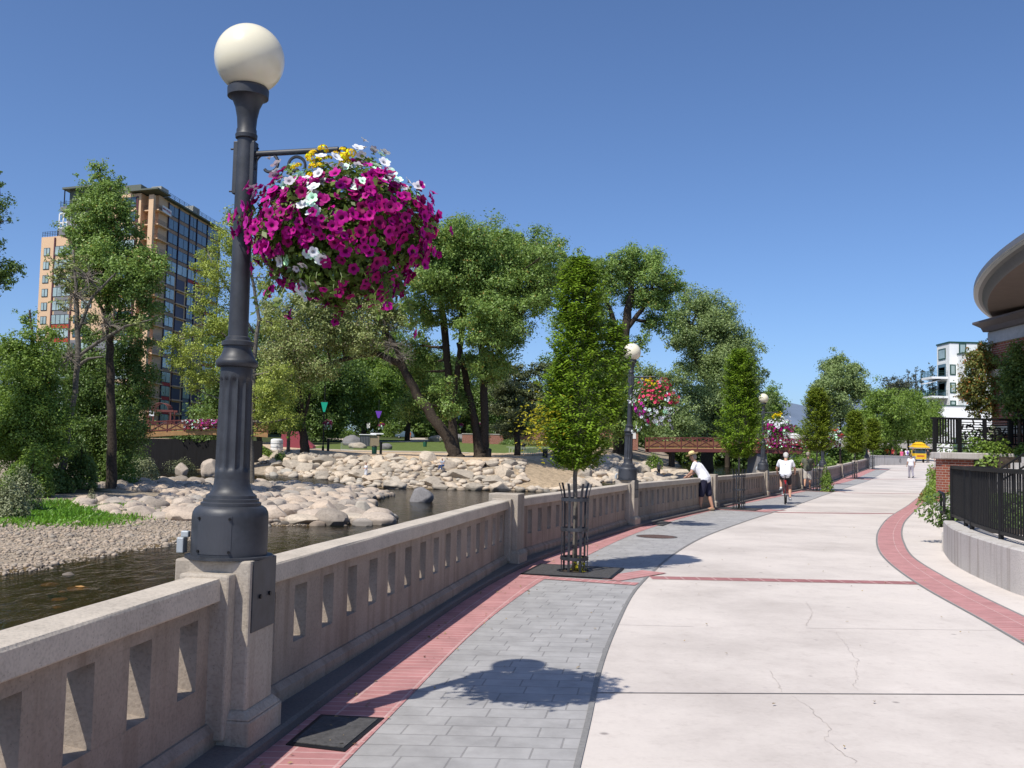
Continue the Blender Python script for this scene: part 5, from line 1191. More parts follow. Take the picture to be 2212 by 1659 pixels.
# --- trees of the park, behind the lawn
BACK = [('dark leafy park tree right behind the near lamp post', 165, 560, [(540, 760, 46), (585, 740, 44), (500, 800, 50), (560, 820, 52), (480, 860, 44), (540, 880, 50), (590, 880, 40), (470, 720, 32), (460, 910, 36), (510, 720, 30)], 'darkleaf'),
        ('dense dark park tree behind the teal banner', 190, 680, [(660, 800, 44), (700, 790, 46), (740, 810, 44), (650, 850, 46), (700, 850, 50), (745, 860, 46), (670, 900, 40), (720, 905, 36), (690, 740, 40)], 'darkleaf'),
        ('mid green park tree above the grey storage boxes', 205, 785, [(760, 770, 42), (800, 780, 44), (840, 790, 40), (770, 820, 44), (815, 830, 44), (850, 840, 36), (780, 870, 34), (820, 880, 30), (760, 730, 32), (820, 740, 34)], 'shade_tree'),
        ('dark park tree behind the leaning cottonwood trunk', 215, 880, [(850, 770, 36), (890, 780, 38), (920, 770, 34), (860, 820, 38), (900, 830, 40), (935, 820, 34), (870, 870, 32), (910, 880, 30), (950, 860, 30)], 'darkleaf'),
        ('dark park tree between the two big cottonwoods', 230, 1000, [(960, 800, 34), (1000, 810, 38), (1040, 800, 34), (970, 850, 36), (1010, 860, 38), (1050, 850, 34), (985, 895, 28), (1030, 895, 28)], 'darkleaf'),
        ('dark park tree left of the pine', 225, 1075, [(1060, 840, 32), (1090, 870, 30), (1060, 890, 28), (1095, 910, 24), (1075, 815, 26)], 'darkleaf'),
        ('dark park tree behind the first street tree', 200, 1240, [(1200, 810, 34), (1240, 800, 38), (1280, 820, 38), (1200, 860, 36), (1245, 865, 40), (1290, 870, 38), (1210, 910, 34), (1260, 915, 34), (1300, 915, 28), (1180, 910, 24)], 'darkleaf'),
        ('mid green park tree under the round topped cottonwood', 185, 1330, [(1300, 800, 30), (1340, 830, 34), (1300, 860, 34), (1350, 880, 36), (1320, 915, 32), (1370, 910, 30), (1385, 850, 26)], 'shade_tree'),
        ('small round tree far behind the third lamp', 235, 1665, [(1660, 850, 18), (1676, 870, 18), (1655, 880, 18), (1672, 895, 18), (1684, 890, 10)], 'shade_tree'),
        ('dark park tree low behind the willow trunk', 190, 1570, [(1540, 870, 30), (1590, 890, 30), (1550, 920, 28), (1610, 925, 26), (1640, 915, 24), (1500, 930, 26), (1470, 940, 20)], 'darkleaf')]
for (lab, Yb, px, bl, mt) in BACK:
    g = zf(at(px, 960, Yb).x, Yb); p0 = at(px, 930, Yb); p0.z = g; d = Vector((px, 969 + .0227 * (px - 1106) + (CAMZ - g) * F / Yb))
    tree('park_tree', lab, 'tree', Yb, [[(px, d.y, 6), (px + 2, d.y - 50, 5), (px - 1, min(q[1] for q in bl) + 40, 3)]], bl, 0.26, mt, dens=1.15, sub=10, twigs=1, group='trees in the park behind the lawn')
# --- left bank
tree('cottonwood', 'tall narrow cottonwood on the near left bank, in front of the apartment tower', 'tree', 66,
     [[(240, 1045, 12), (242, 960, 10), (239, 858, 9), (237, 751, 8), (234, 674, 7), (228, 560, 5), (220, 450, 3), (215, 360, 1.5)], [(237, 740, 5), (262, 660, 4), (300, 600, 3)], [(234, 690, 4), (205, 640, 3), (180, 600, 2)]],
     [(214, 362, 12), (210, 385, 20), (226, 400, 22), (252, 396, 16), (195, 425, 26), (230, 430, 30), (255, 430, 22), (165, 450, 20), (275, 450, 14), (190, 470, 34), (235, 480, 34), (270, 475, 22), (155, 500, 24), (205, 515, 34), (250, 530, 30),
      (290, 500, 20), (180, 550, 32), (225, 560, 36), (280, 560, 34), (315, 545, 22), (140, 545, 16), (345, 555, 20), (250, 600, 38), (300, 605, 38), (340, 590, 24), (200, 605, 30), (270, 650, 40), (315, 645, 30), (235, 640, 30),
      (285, 690, 34), (320, 690, 20), (250, 700, 30), (225, 430, 24), (170, 590, 22)], 0.098, 'cottonwood', dens=0.95)
tree('cottonwood', 'half bare pale cottonwood on the near left bank, left of the tall narrow one', 'tree', 63,
     [[(129, 1054, 11), (137, 1000, 8), (144, 950, 7), (155, 890, 6), (162, 850, 6), (169, 766, 6), (166, 674, 5), (163, 600, 3), (158, 540, 2)], [(168, 770, 3.5), (210, 740, 4), (270, 705, 3), (330, 690, 1.5)], [(167, 720, 4), (200, 640, 3), (250, 590, 2)], [(169, 790, 4), (190, 775, 3), (225, 770, 1.5)]],
     [(140, 580, 20), (165, 570, 18), (150, 620, 22), (185, 640, 18), (120, 600, 14), (175, 690, 16), (205, 690, 14), (300, 700, 14), (135, 660, 14), (110, 560, 10)], 0.095, 'olive', bark='pale_bark', dens=0.7, bare=[(165, 640, 40), (230, 700, 44), (190, 600, 40), (150, 770, 34)])
tree('poplar_thicket', 'dense bright green poplar thicket at the left edge of the photo', 'tree', 60,
     [[(60, 1060, 8), (62, 960, 6), (66, 830, 5), (70, 720, 3), (64, 670, 2)], [(62, 900, 4), (30, 820, 3)], [(64, 860, 4), (105, 780, 3)]],
     [(62, 690, 18), (40, 740, 28), (75, 735, 30), (20, 790, 34), (60, 790, 38), (100, 780, 34), (15, 850, 38), (60, 850, 42), (105, 840, 38), (20, 910, 42), (70, 910, 44), (115, 900, 38), (30, 970, 42), (80, 970, 44), (125, 965, 36), (10, 760, 26),
      (40, 1020, 36), (90, 1020, 36), (110, 720, 20), (5, 940, 34)], 0.085, 'shade_tree', dens=1.05, bark='bark')
tree('poplar_thicket', 'dense dark poplar thicket around the foot of the tall narrow cottonwood', 'tree', 70,
     [[(200, 1040, 7), (200, 950, 5), (205, 850, 4), (200, 760, 2)], [(200, 930, 4), (260, 840, 3)]],
     [(130, 770, 28), (165, 790, 34), (205, 780, 36), (245, 790, 36), (285, 780, 34), (310, 810, 26), (150, 840, 40), (200, 845, 42), (250, 850, 42), (290, 850, 34), (150, 900, 42), (205, 905, 44), (255, 905, 42), (300, 880, 26), (170, 960, 42), (225, 960, 42),
      (270, 960, 34), (140, 950, 36), (185, 720, 26), (255, 740, 28), (300, 740, 24), (300, 930, 24), (190, 1000, 34), (245, 1000, 30)], 0.095, 'darkleaf', dens=1.0)
tree('tree', 'leafy branches of a tree reaching in at the left edge, dark against the sky', 'tree', 52,
     [[(-160, 1080, 16), (-150, 900, 14), (-130, 700, 10), (-110, 540, 7)], [(-140, 760, 6), (-60, 620, 4), (0, 590, 2)], [(-120, 620, 5), (-50, 500, 3), (0, 420, 2)]],
     [(-10, 372, 10), (0, 400, 9), (6, 450, 13), (-8, 480, 16), (20, 475, 8), (14, 575, 20), (40, 580, 12), (-4, 600, 20), (16, 610, 12), (-40, 540, 36), (-50, 430, 40), (-70, 620, 40), (-100, 500, 50), (-120, 640, 50), (-2, 525, 10)], 0.08, 'darkleaf', dens=0.9)
tree('young_poplar', 'loose yellow green poplar whose trunk rises just left of the near lamp post', 'tree', 82,
     [[(543, 1046, 7), (541, 960, 6), (546, 860, 6), (550, 760, 5), (560, 690, 4), (545, 600, 3), (515, 500, 2)], [(550, 780, 3), (480, 720, 2), (400, 730, 1.5), (350, 745, 1)], [(548, 720, 3), (490, 620, 2), (450, 550, 1.5)]],
     [(500, 470, 22), (485, 510, 24), (510, 540, 30), (450, 540, 20), (435, 575, 20), (470, 590, 28), (440, 620, 24), (500, 620, 32), (465, 660, 26), (430, 665, 16), (490, 700, 30), (455, 710, 22), (415, 715, 20), (385, 735, 22), (360, 745, 16), (420, 755, 26), (460, 765, 26),
      (400, 790, 22), (430, 810, 24), (375, 775, 14), (460, 820, 20), (415, 840, 14), (505, 760, 26), (560, 540, 26), (575, 600, 28), (590, 700, 24), (580, 860, 34), (610, 850, 30), (570, 910, 26), (600, 800, 28), (620, 905, 24)], 0.098, 'yellowgreen', bark='pale_bark', dens=0.7)
# --- right part
R1 = [('light green feathery tree rising above the columnar street trees', 150, 1815, [(1808, 778, 16), (1790, 800, 22), (1828, 795, 24), (1780, 830, 26), (1815, 830, 28), (1850, 825, 24), (1860, 800, 14), (1775, 860, 24), (1810, 865, 30), (1850, 860, 26), (1800, 900, 30), (1845, 900, 26), (1765, 850, 14), (1862, 840, 16)], 'greygreen', 0.17),
      ('broad green tree overhanging the far end of the walkway, left half', 126, 1925, [(1900, 860, 28), (1880, 890, 28), (1915, 900, 34), (1870, 925, 24), (1905, 940, 28), (1940, 880, 32), (1945, 925, 30), (1925, 960, 16), (1888, 955, 18), (1860, 940, 16)], 'shade_tree', 0.14),
      ('broad green tree overhanging the far end of the walkway, next to the white building', 129, 1990, [(1970, 870, 30), (2000, 885, 28), (1975, 910, 34), (2010, 915, 26), (2025, 925, 16), (1955, 925, 26), (1990, 928, 20), (2022, 905, 14), (1950, 905, 26)], 'shade_tree', 0.13),
      ('dark purplish round tree beyond the far end of the walkway', 165, 1935, [(1930, 832, 18), (1948, 838, 18), (1920, 850, 16), (1955, 855, 18), (1938, 860, 20)], 'purple_tree', 0.17)]
for (lab, Yb, px, bl, mt, lf) in R1:
    y0 = 969 + .0227 * (px - 1106) + (CAMZ - gz(Yb)) * F / Yb
    px = 1962 if px == 1990 else px
    tree('shade_tree', lab, 'tree', Yb, [[(px, y0, 2.5), (px, y0 - 40, 2.2), (px + 3, min(q[1] for q in bl) + 30, 2)]], bl, lf, mt, dens=1.15, sub=9, twigs=1)
for k, (px, py, h, w, lab) in enumerate(((1962, 800, 70, 9, 'narrow dark poplar spire beyond the purplish tree, leftmost of four'), (1978, 795, 76, 10, 'narrow dark poplar spire, second from the left of four beyond the walkway'), (1990, 800, 70, 9, 'narrow dark poplar spire, third from the left of four beyond the walkway'), (2014, 790, 84, 14, 'narrow dark poplar spire closest to the white building'))):
    bl = [(px + random.uniform(-2, 2), py + 4 + h * q / 6, w * (0.45 + 0.09 * q)) for q in range(7)]
    tree('poplar', lab, 'tree', 210, [[(px, 975, 2), (px, 900, 1.6), (px, py + 10, .6)]], bl, 0.2, 'purple_tree', dens=1.0, sub=7, twigs=0, elong=1.3, group='dark poplar spires by the white building')
tree('ornamental_tree', 'small tree with turning orange and green leaves in front of the brick building', 'tree', 37,
     [[(2150, 1000, 4), (2150, 930, 3.5), (2152, 860, 3), (2150, 800, 2)]],
     [(2110, 765, 18), (2135, 760, 22), (2160, 768, 22), (2100, 790, 20), (2130, 795, 28), (2165, 800, 26), (2090, 825, 18), (2115, 830, 26), (2145, 840, 28), (2100, 860, 22), (2130, 875, 24), (2085, 845, 12), (2160, 880, 18), (2110, 890, 14), (2118, 750, 10)], 0.055, 'autumn', dens=1.1, twigs=2)
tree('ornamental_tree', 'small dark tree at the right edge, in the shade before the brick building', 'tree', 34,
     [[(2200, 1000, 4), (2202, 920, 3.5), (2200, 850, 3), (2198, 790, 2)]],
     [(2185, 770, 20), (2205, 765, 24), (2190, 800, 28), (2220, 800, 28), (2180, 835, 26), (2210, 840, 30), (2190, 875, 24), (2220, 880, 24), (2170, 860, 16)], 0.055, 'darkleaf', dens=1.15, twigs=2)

# --- columnar street trees in iron guards
TREES = [((1240, 1236), 'first columnar street tree, full height in its iron guard beside the second lamp'), ((1596, 1100), 'second columnar street tree, between the man in the straw hat and the third lamp'),
         ((1765, 1060.5), 'third columnar street tree, above the man in the green shirt'), ((1846.6, 1034), 'fourth columnar street tree, narrow and yellowish in its guard'), ((1885, 1013.5), 'fifth columnar street tree, small before the broad shade trees')]
def column_crown(H0, H1, wfun, n, leaf, seed, lobes=()):
    """upright sprays of leaves: each spray a short twig leaning up and out with leaves along it"""
    rr = random.Random(seed); P = []; N = []; twigs = []
    for k in range(n):
        u = rr.random(); z = H0 + (H1 - H0) * u; a0 = rr.uniform(0, 2 * PI); rad = wfun(u) * (math.sqrt(rr.uniform(0.05, 1.0)) if rr.random() < .74 else rr.uniform(.85, 1.38)) * (1 + .16 * math.sin(5 * a0 + 9 * u) * math.sin(23 * u + seed)); a = a0; o = Vector((0, 0, 0))
        for (ang, off, u0, u1, w) in lobes:
            if u0 < u < u1 and rr.random() < 0.28: o = Vector((math.cos(ang), math.sin(ang), 0)) * off; rad = w * math.sqrt(rr.random()) * math.sin(PI * (u - u0) / (u1 - u0)) ** .5
        c = Vector((rad * math.cos(a), rad * math.sin(a), z)) + o; d = Vector((math.cos(a) * .75 + rr.uniform(-.3, .3), math.sin(a) * .75 + rr.uniform(-.3, .3), 0.65 + rr.uniform(-.3, .3))).normalized()
        L = leaf * rr.uniform(3.5, 6.0); m = 7
        for j in range(m):
            q = c + d * L * (j / m - .3); s = d.cross(Vector((0, 0, 1))).normalized() * (1 if j % 2 else -1)
            P.append(q + s * leaf * .75 + Vector((0, 0, -leaf * .1))); N.append(Vector((rr.gauss(0, .35), rr.gauss(0, .35), 1)) + d * -.2 + Vector((math.cos(a), math.sin(a), 0)) * .35)
        if k % 5 == 0: twigs.append((c - d * L * .4, c + d * L * .7))
    return np.array([tuple(p) for p in P]), np.array([tuple(p) for p in N]), twigs
def street_tree(loc, label, H, width, leaf, n, seed, yellow=None, lobes=(), mat='hornbeam', low=.33):
    t = empty('columnar_tree', loc, 0, label, 'tree', 'columnar street trees along the walkway'); rr = random.Random(seed)
    WP = [(0, .26), (.08, .42), (.2, .50), (.38, .47), (.52, .37), (.7, .335), (.85, .31), (.94, .22), (1.0, .06)]
    def wf(u):
        i = max(q for q in range(len(WP) - 1) if WP[q][0] <= u); k_ = (u - WP[i][0]) / (WP[i+1][0] - WP[i][0]); return width * 2 * (WP[i][1] + (WP[i+1][1] - WP[i][1]) * k_)
    P, N, tw = column_crown(H * low, H, wf, n, leaf, seed, lobes)
    mb = MB(); pts = [(rr.uniform(-.012, .012), rr.uniform(-.012, .012), H * q) for q in (-.02, .1, .2, .3, .36, .5, .65, .8, .95)]
    mb.tube(pts, [.038, .033, .031, .03, .035, .022, .016, .01, .004], 10)
    for k in range(14):
        a = rr.uniform(0, 6.28); z = H * rr.uniform(.32, .5); mb.tube([(0, 0, z), (.10 * math.cos(a), .10 * math.sin(a), z + .18), (wf(.3) * .7 * math.cos(a), wf(.3) * .7 * math.sin(a), z + H * .22)], [.014, .01, .004], 5, cap=False)
    for (a, b) in tw: mb.tube([a, b], [.003, .0015], 3, cap=False)
    mb.build('trunk', M['pale_bark'], t, smooth=True)
    quads_np('crown', leaves(P, N, rng.uniform(.75, 1.2, len(P)) * leaf, .48, .15), M[mat], t, world=False)
    if yellow:
        yc, yr = yellow; Q = []; Nn = []
        for k in range(520):
            d = Vector((rr.gauss(0, .5), rr.gauss(0, .5), rr.gauss(0, .5))) * yr; Q.append(tuple(Vector(yc) + d + Vector((-.5, -.2, .4)) * rr.uniform(-.22, .22))); Nn.append((rr.gauss(-.2, .5), rr.gauss(0, .5), 1))
        mb = MB(); mb.tube([(0, 0, H * .33), Vector(yc) * .5 + Vector((0, 0, H * .17)), yc], [.012, .009, .004], 5); mb.build('branch', M['bark'], t)
        quads_np('yellow_leaves', leaves(np.array(Q), np.array(Nn), rng.uniform(.8, 1.2, len(Q)) * leaf, .48, .15), M['hornbeam_yellow'], t, world=False)
    return t
def make_guard():
    t = empty('tree_guard', (0, 0, 0))
    for k in range(7):
        a = 2 * PI * k / 7 + .2; mb = MB(); ca, sa = math.cos(a), math.sin(a); w = Vector((-sa, ca, 0)) * .017; P = [(.175, 0), (.175, .9), (.18, 1.02), (.195, 1.10), (.225, 1.20)]
        for th in (0, .008):
            for (r, z) in P:
                for s in (-1, 1): mb.v.append(Vector((ca * (r + th), sa * (r + th), z)) + w * s)
        n = len(P)
        for q in range(n - 1):
            mb.f += [[2*q, 2*q+1, 2*q+3, 2*q+2], [2*n + 2*q+1, 2*n + 2*q, 2*n + 2*q+2, 2*n + 2*q+3], [2*q+1, 2*n+2*q+1, 2*n+2*q+3, 2*q+3], [2*n+2*q, 2*q, 2*q+2, 2*n+2*q+2]]
        mb.mi = [0] * len(mb.f); mb.build('bar', M['iron'], t)
    for z in (.19, .58, .98):
        mb = MB(); mb.lathe([(.184, z - .022), (.192, z - .022), (.192, z + .022), (.184, z + .022), (.184, z - .022)], 32, cap=False); mb.build('hoop', M['iron'], t)
    return t
GRATE = None
def make_grate():
    t = empty('tree_grate', (0, 0, 0)); mb = MB(); h = .60
    for k in range(4):
        a = k * PI / 2; c = Vector((math.cos(a), math.sin(a), 0)) * (h - .02); mb.box(c + Vector((0, 0, .005)), (.04, 2 * h, .012), a)
    mb.build('rim', M['black'], t)
    mb = MB(); m_ = 15
    for i in range(m_):
        x = -h + .06 + (2 * h - .12) * i / (m_ - 1)
        if abs(x) < .22:
            for s in (-1, 1): y0 = math.sqrt(.23 ** 2 - x * x); mb.box((x, s * (y0 + h) / 2, .005), (.055, h - y0, .010))
        else: mb.box((x, 0, .005), (.055, 2 * h - .04, .010))
    for s in (-.3, .3): mb.box((0, s, .0035), (2 * h - .06, .05, .009)) if abs(s) > .23 else None
    mb.build('slats', M['asphalt'], t)
    mb = MB(); mb.lathe([(.235, 0), (.235, .014), (.205, .014), (.205, 0)], 32, cap=False); mb.build('inner_ring', M['black'], t)
    return t
guard0, grate0 = make_guard(), make_grate()
for k, (px, lab) in enumerate(TREES):
    g = G(*px); tt = tang(g.y); rz = math.atan2(tt.y, tt.x)
    wid = ('first', 'second', 'third', 'fourth', 'fifth')[k]
    if k == 0: street_tree(g, lab, 4.28, 0.41, 0.033, 3900, 5, ((-.46, -.12, 1.98), .34), ((0.1, .50, .22, .70, .20), (3.0, .22, .12, .5, .22)))
    else: street_tree(g, lab, (0, 4.75, 4.75, 4.75, 4.6)[k], (0, .56, .70, .66, .74)[k], (0, .045, .055, .07, .085)[k], (0, 2600, 2200, 1700, 1400)[k], 5 + k, None, ((0.2, .3, .2, .7, .3),), 'hornbeam' if k < 2 else 'hornbeam_far', .33 if k < 2 else .40)
    gd = guard0 if k == 0 else dup(guard0); gd.location = g; gd.rotation_euler = (0, 0, rz); tag(gd, 'iron tree guard around the trunk of the %s columnar street tree' % wid, 'tree guard', 'iron tree guards')
    gr = grate0 if k == 0 else dup(grate0); gr.location = g + Vector((0, 0, .012)); gr.rotation_euler = (0, 0, rz); tag(gr, 'square dark tree grate under the %s columnar street tree' % wid, 'tree grate', 'iron tree grates')
    # brick border round the grate
    r = right(g.y); f_ = fr(g, tt, r)
    a, b = f_(-.74, -.4, 0), f_(-.74, (greyR(g.y - .7) - g.x) * tt.y - .0, 0); strip('brick_strip', f_(-.73, -.9, 0), Vector((greyR(f_(-.73, 1.5, 0).y) - .04, f_(-.73, 1.6, 0).y, 0)), .25, .011, M['pinkbrick'])
    strip('brick_strip', f_(0.0, .605, 0), Vector((greyR(f_(0, 1.6, 0).y) - .04, f_(0, 1.6, 0).y, 0)), 1.2, .011, M['pinkbrick'])
# soil and weeds at the foot of the first tree
g = G(*TREES[0][0]); mb = MB(); mb.lathe([(.20, .0), (.15, .02), (.05, .03)], 20, (g.x, g.y, .0)); mb.build('soil', M['bark'])['kind'] = 'structure'
def shrub(name, label, cat, c, rad, leaf, n, mat, flat=1.0, group=None, stems=8, up=.4, hollow=.35, rz=0.0):
    """a bush standing on the ground: origin at its foot"""
    c = Vector(c); t = empty(name, c, rz, label, cat, group); rr = random.Random(sum(map(ord, label))); P = []; N = []
    lob = [(Vector((rr.gauss(0, 1), rr.gauss(0, 1), rr.uniform(.1, 1))).normalized(), rr.uniform(.7, 1.08)) for _ in range(12)]
    d = nrm(rng.normal(size=(n, 3))); d[:, 2] = np.abs(d[:, 2]); q = rng.uniform(hollow, 1, n) ** .5
    w = np.ones(n) * .75
    for (l, s) in lob: w = np.maximum(w, s * np.clip(d @ np.array(l), 0, 1) ** 2)
    Pn = d * (q * w)[:, None] * np.array([rad[0], rad[1], rad[2]])
    quads_np('foliage', leaves(Pn, d + rng.normal(size=(n, 3)) * .6 + np.array([0, 0, up]), leaf * rng.uniform(.7, 1.25, n)), M[mat], t, world=False)
    mb = MB()
    for k in range(stems):
        dd = Vector((rr.gauss(0, .5), rr.gauss(0, .5), 1)).normalized(); mb.tube([(0, 0, -.1), (dd.x * rad[0] * .4, dd.y * rad[1] * .4, dd.z * rad[2] * .5), (dd.x * rad[0], dd.y * rad[1], dd.z * rad[2] * .9)], [.03 * rad[2] * .5, .012 * rad[2], .004], 5, cap=False)
    mb.each('stem', M['bark'], t)
    return t
shrub('weed', 'small yellow green weeds at the foot of the first street tree', 'plant', g + Vector((.07, -.06, .02)), (.13, .13, .26), .018, 130, 'hornbeam_yellow', stems=4, hollow=.1)
g3 = G(1765, 1061)
shrub('clipped_bush', 'small dark bush in a low iron guard behind the man in the green shirt', 'bush', g3 + Vector((.30, -.45, .0)), (.33, .33, 1.40), .05, 1200, 'shade_tree', stems=5)
# --- bushes on the left bank
def bank_bush(lab, px, py, w, h, leaf, n, mat, nm='bush', group=None, **k):
    P = ground_at(px, py); s = P.y / F
    shrub(nm, lab, 'bush', P, (w * s, w * s * .8, h * s), leaf, n, mat, group=group, **k)
bank_bush('grey green sage bush at the left edge of the gravel bar', 20, 1118, 55, 100, .06, 3800, 'sage', 'sage_bush')
bank_bush('tall grey sage bush left of the cottonwood trunks', 52, 1104, 44, 110, .06, 3200, 'sage', 'sage_bush')
bank_bush('small grey stalky plant at the edge of the bright grass', 198, 1088, 14, 38, .04, 380, 'sage', 'sage_bush')
bank_bush('reddish brown dry bush before the dark wall of the left bridge', 376, 1018, 38, 92, .075, 1700, 'redbush', 'dry_bush', stems=30, hollow=.1)
bank_bush('low green bush at the foot of the reddish bush', 392, 1026, 44, 46, .08, 1500, 'sage', 'bush')
bank_bush('green bush on the left bank behind the dark shaded stones', 255, 1046, 58, 80, .09, 3000, 'shade_tree', 'bush')
bank_bush('grey green bush between the shaded stones and the reddish bush', 312, 1040, 46, 62, .08, 2400, 'sage', 'bush')
bank_bush('leafy green bush just left of the reddish bush', 330, 1024, 40, 80, .09, 2000, 'shade_tree', 'bush')
bank_bush('low dark bush at the foot of the half bare cottonwood', 110, 1062, 62, 70, .09, 3000, 'darkleaf', 'bush')
bank_bush('green bush on the far bank just right of the second lamp', 1412, 1018, 24, 50, .12, 1500, 'shade_tree', 'bush')
bank_bush('bright green reeds at the far water edge left of the third lamp', 1620, 1010, 26, 26, .13, 700, 'yellowgreen', 'reeds')
bank_bush('small bush on the rocks at the top of the bank, below the white tank', 604, 998, 16, 26, .12, 500, 'darkleaf', 'bush')
bank_bush('big green shrub on the river side of the parapet, below the third street tree', 1785, 1052, 52, 92, .15, 3000, 'shade_tree', 'bush') if False else None
for (lab, px, Yb, w, h, n) in (('big green shrub behind the parapet below the third street tree', 1752, 62, 1.9, 2.7, 3600), ('big green shrub behind the parapet between the fourth lamp and the yellowish street tree', 1812, 72, 2.4, 2.9, 4200)):
    x = wallX(Yb) - 2.2; shrub('bush', lab, 'bush', (x, Yb, -1.2), (w, w, h + 1.0), .12, n, 'shade_tree')

# ------------------------------------------------------------------ the far wood closing the view behind the park: one mass
Pw = []; Nw = []; Sw = []
def wood(prof, Y0, Y1, n):
    for _ in range(n):
        px = random.uniform(prof[0][0], prof[-1][0]); i = max(k for k in range(len(prof) - 1) if prof[k][0] <= px); u = (px - prof[i][0]) / (prof[i+1][0] - prof[i][0])
        top = prof[i][1] + (prof[i+1][1] - prof[i][1]) * u; Yb = random.uniform(Y0, Y1); p = at(px, top, Yb); g = zf(p.x, Yb); h = (p.z - g) * random.uniform(.55, 1.0); r = random.uniform(1.6, 3.4)
        for q in range(int(h / r * 1.6) + 2):
            c = np.array([p.x + random.gauss(0, r * .5), Yb + random.gauss(0, r * .6), g + h * random.uniform(.06, 1)]); m_ = 80
            d = nrm(rng.normal(size=(m_, 3))); Pw.append(c + d * (rng.random((m_, 1)) ** .4) * r * np.array([1, 1, .8])); Nw.append(d * .7 + rng.normal(size=(m_, 3)) * .5 + np.array([0, 0, .5])); Sw.append(rng.uniform(.3, .6, m_))
wood([(430, 800), (520, 790), (640, 800), (760, 810), (900, 800), (1000, 825), (1100, 845), (1300, 850)], 258, 300, 170)
wood([(1280, 870), (1400, 880), (1500, 890), (1640, 900), (1700, 915), (1790, 905), (1900, 890), (2060, 900)], 215, 260, 120)
wood([(-1500, 860), (-900, 800), (-500, 820), (-200, 800), (-20, 830), (60, 850), (330, 850)], 150, 190, 150)
o = quads_np('far_wood', leaves(np.concatenate(Pw), np.concatenate(Nw), np.concatenate(Sw)), M['darkleaf']); o['kind'] = 'stuff'

bank_bush('dense green undergrowth at the foot of the tall narrow cottonwood', 222, 1050, 52, 95, .09, 3600, 'shade_tree', 'bush')
bank_bush('dark undergrowth between the two near bank cottonwoods', 172, 1056, 48, 110, .09, 3600, 'darkleaf', 'bush')
bank_bush('dense green undergrowth below the bright poplar thicket', 62, 1072, 70, 120, .085, 5200, 'shade_tree', 'bush')
bank_bush('tall dark bush at the water side of the thicket, below the footbridge end', 285, 1030, 46, 120, .09, 3200, 'darkleaf', 'bush')

# fallen leaves and grit along the kerb and round the first grate
Pl = []
for _ in range(420):
    y = random.uniform(4, 24) if random.random() < .8 else random.uniform(24, 50); x = wallX(y) + abs(random.gauss(0, .28)) + .0
    if random.random() < .25: x = random.uniform(wallX(y) + .1, wallX(y) + 7)
    Pl.append((x, y, gz(y) + .016))
Pl = np.array(Pl); o = quads_np('leaf_litter', leaves(Pl, np.array([0, 0, 1.0]) + rng.normal(size=Pl.shape) * .25, rng.uniform(.008, .022, len(Pl))), colmat('dry_leaf', (.30, .22, .10), .9, var=.6, scale=3)); o['kind'] = 'stuff'
# ------------------------------------------------------------------ right hand: curved planter wall and fence
base = [G(*p) for p in ((2038, 1192), (2046, 1204), (2058, 1217), (2080, 1231), (2105, 1244), (2156, 1267), (2212, 1288))]
d = (base[-1] - base[-2]); base += [base[-1] + d * .8 + Vector((.25, 0, 0)), base[-1] + d * 1.8 + Vector((1.0, 0, 0)), base[-1] + d * 3 + Vector((2.5, 0, 0))]
# smooth resample
def resample(P, n):
    L = [0]
    for a, b in zip(P, P[1:]): L.append(L[-1] + (b - a).length)
    out = []
    for k in range(n):
        s = L[-1] * k / (n - 1); i = min(max(q for q in range(len(L)) if L[q] <= s), len(P) - 2); u = (s - L[i]) / (L[i+1] - L[i])
        p0, p1, p2, p3 = P[max(i-1, 0)], P[i], P[i+1], P[min(i+2, len(P)-1)]
        out.append(.5 * ((2*p1) + (p2 - p0) * u + (2*p0 - 5*p1 + 4*p2 - p3) * u*u + (3*p1 - p0 - 3*p2 + p3) * u**3))
    return out
B_ = resample(base, 60)
def offs(P, d):
    out = []
    for i, p in enumerate(P):
        t = (P[min(i+1, len(P)-1)] - P[max(i-1, 0)]).normalized(); out.append(p + Vector((-t.y, t.x, 0)) * d)
    return out
inn = offs(B_, .42)
if (inn[30].x < B_[30].x): inn = offs(B_, -.42); sg_ = -1
else: sg_ = 1
pw = empty('planter_wall', B_[0], 0, 'curved low pale concrete wall carrying the black fence on the right', 'wall')
mb = MB(); ztop = .555
for p, q in zip(B_, inn):
    c1 = p.lerp(q, .05); mb.v += [Vector((p.x, p.y, -.2)), Vector((p.x, p.y, ztop - .02)), Vector((c1.x, c1.y, ztop)), Vector((q.x, q.y, ztop)), Vector((q.x, q.y, -.2))]
for i in range(len(B_) - 1):
    for j in range(4): mb.f.append([i*5 + j, (i+1)*5 + j, (i+1)*5 + j + 1, i*5 + j + 1]); mb.mi.append(0)
mb.f += [[0, 1, 2, 3, 4], [(len(B_)-1)*5 + j for j in (4, 3, 2, 1, 0)]]; mb.mi += [0, 0]
mb.build('wall', M['pale_conc'], pw, world=True, auto=40)
e0 = B_[0]; mb = MB(); mb.box((7.98, 17.75, .12), (.24, .8, .34), -.42); mb.build('end_block', M['pale_conc'], pw, world=True, bevel=.01)
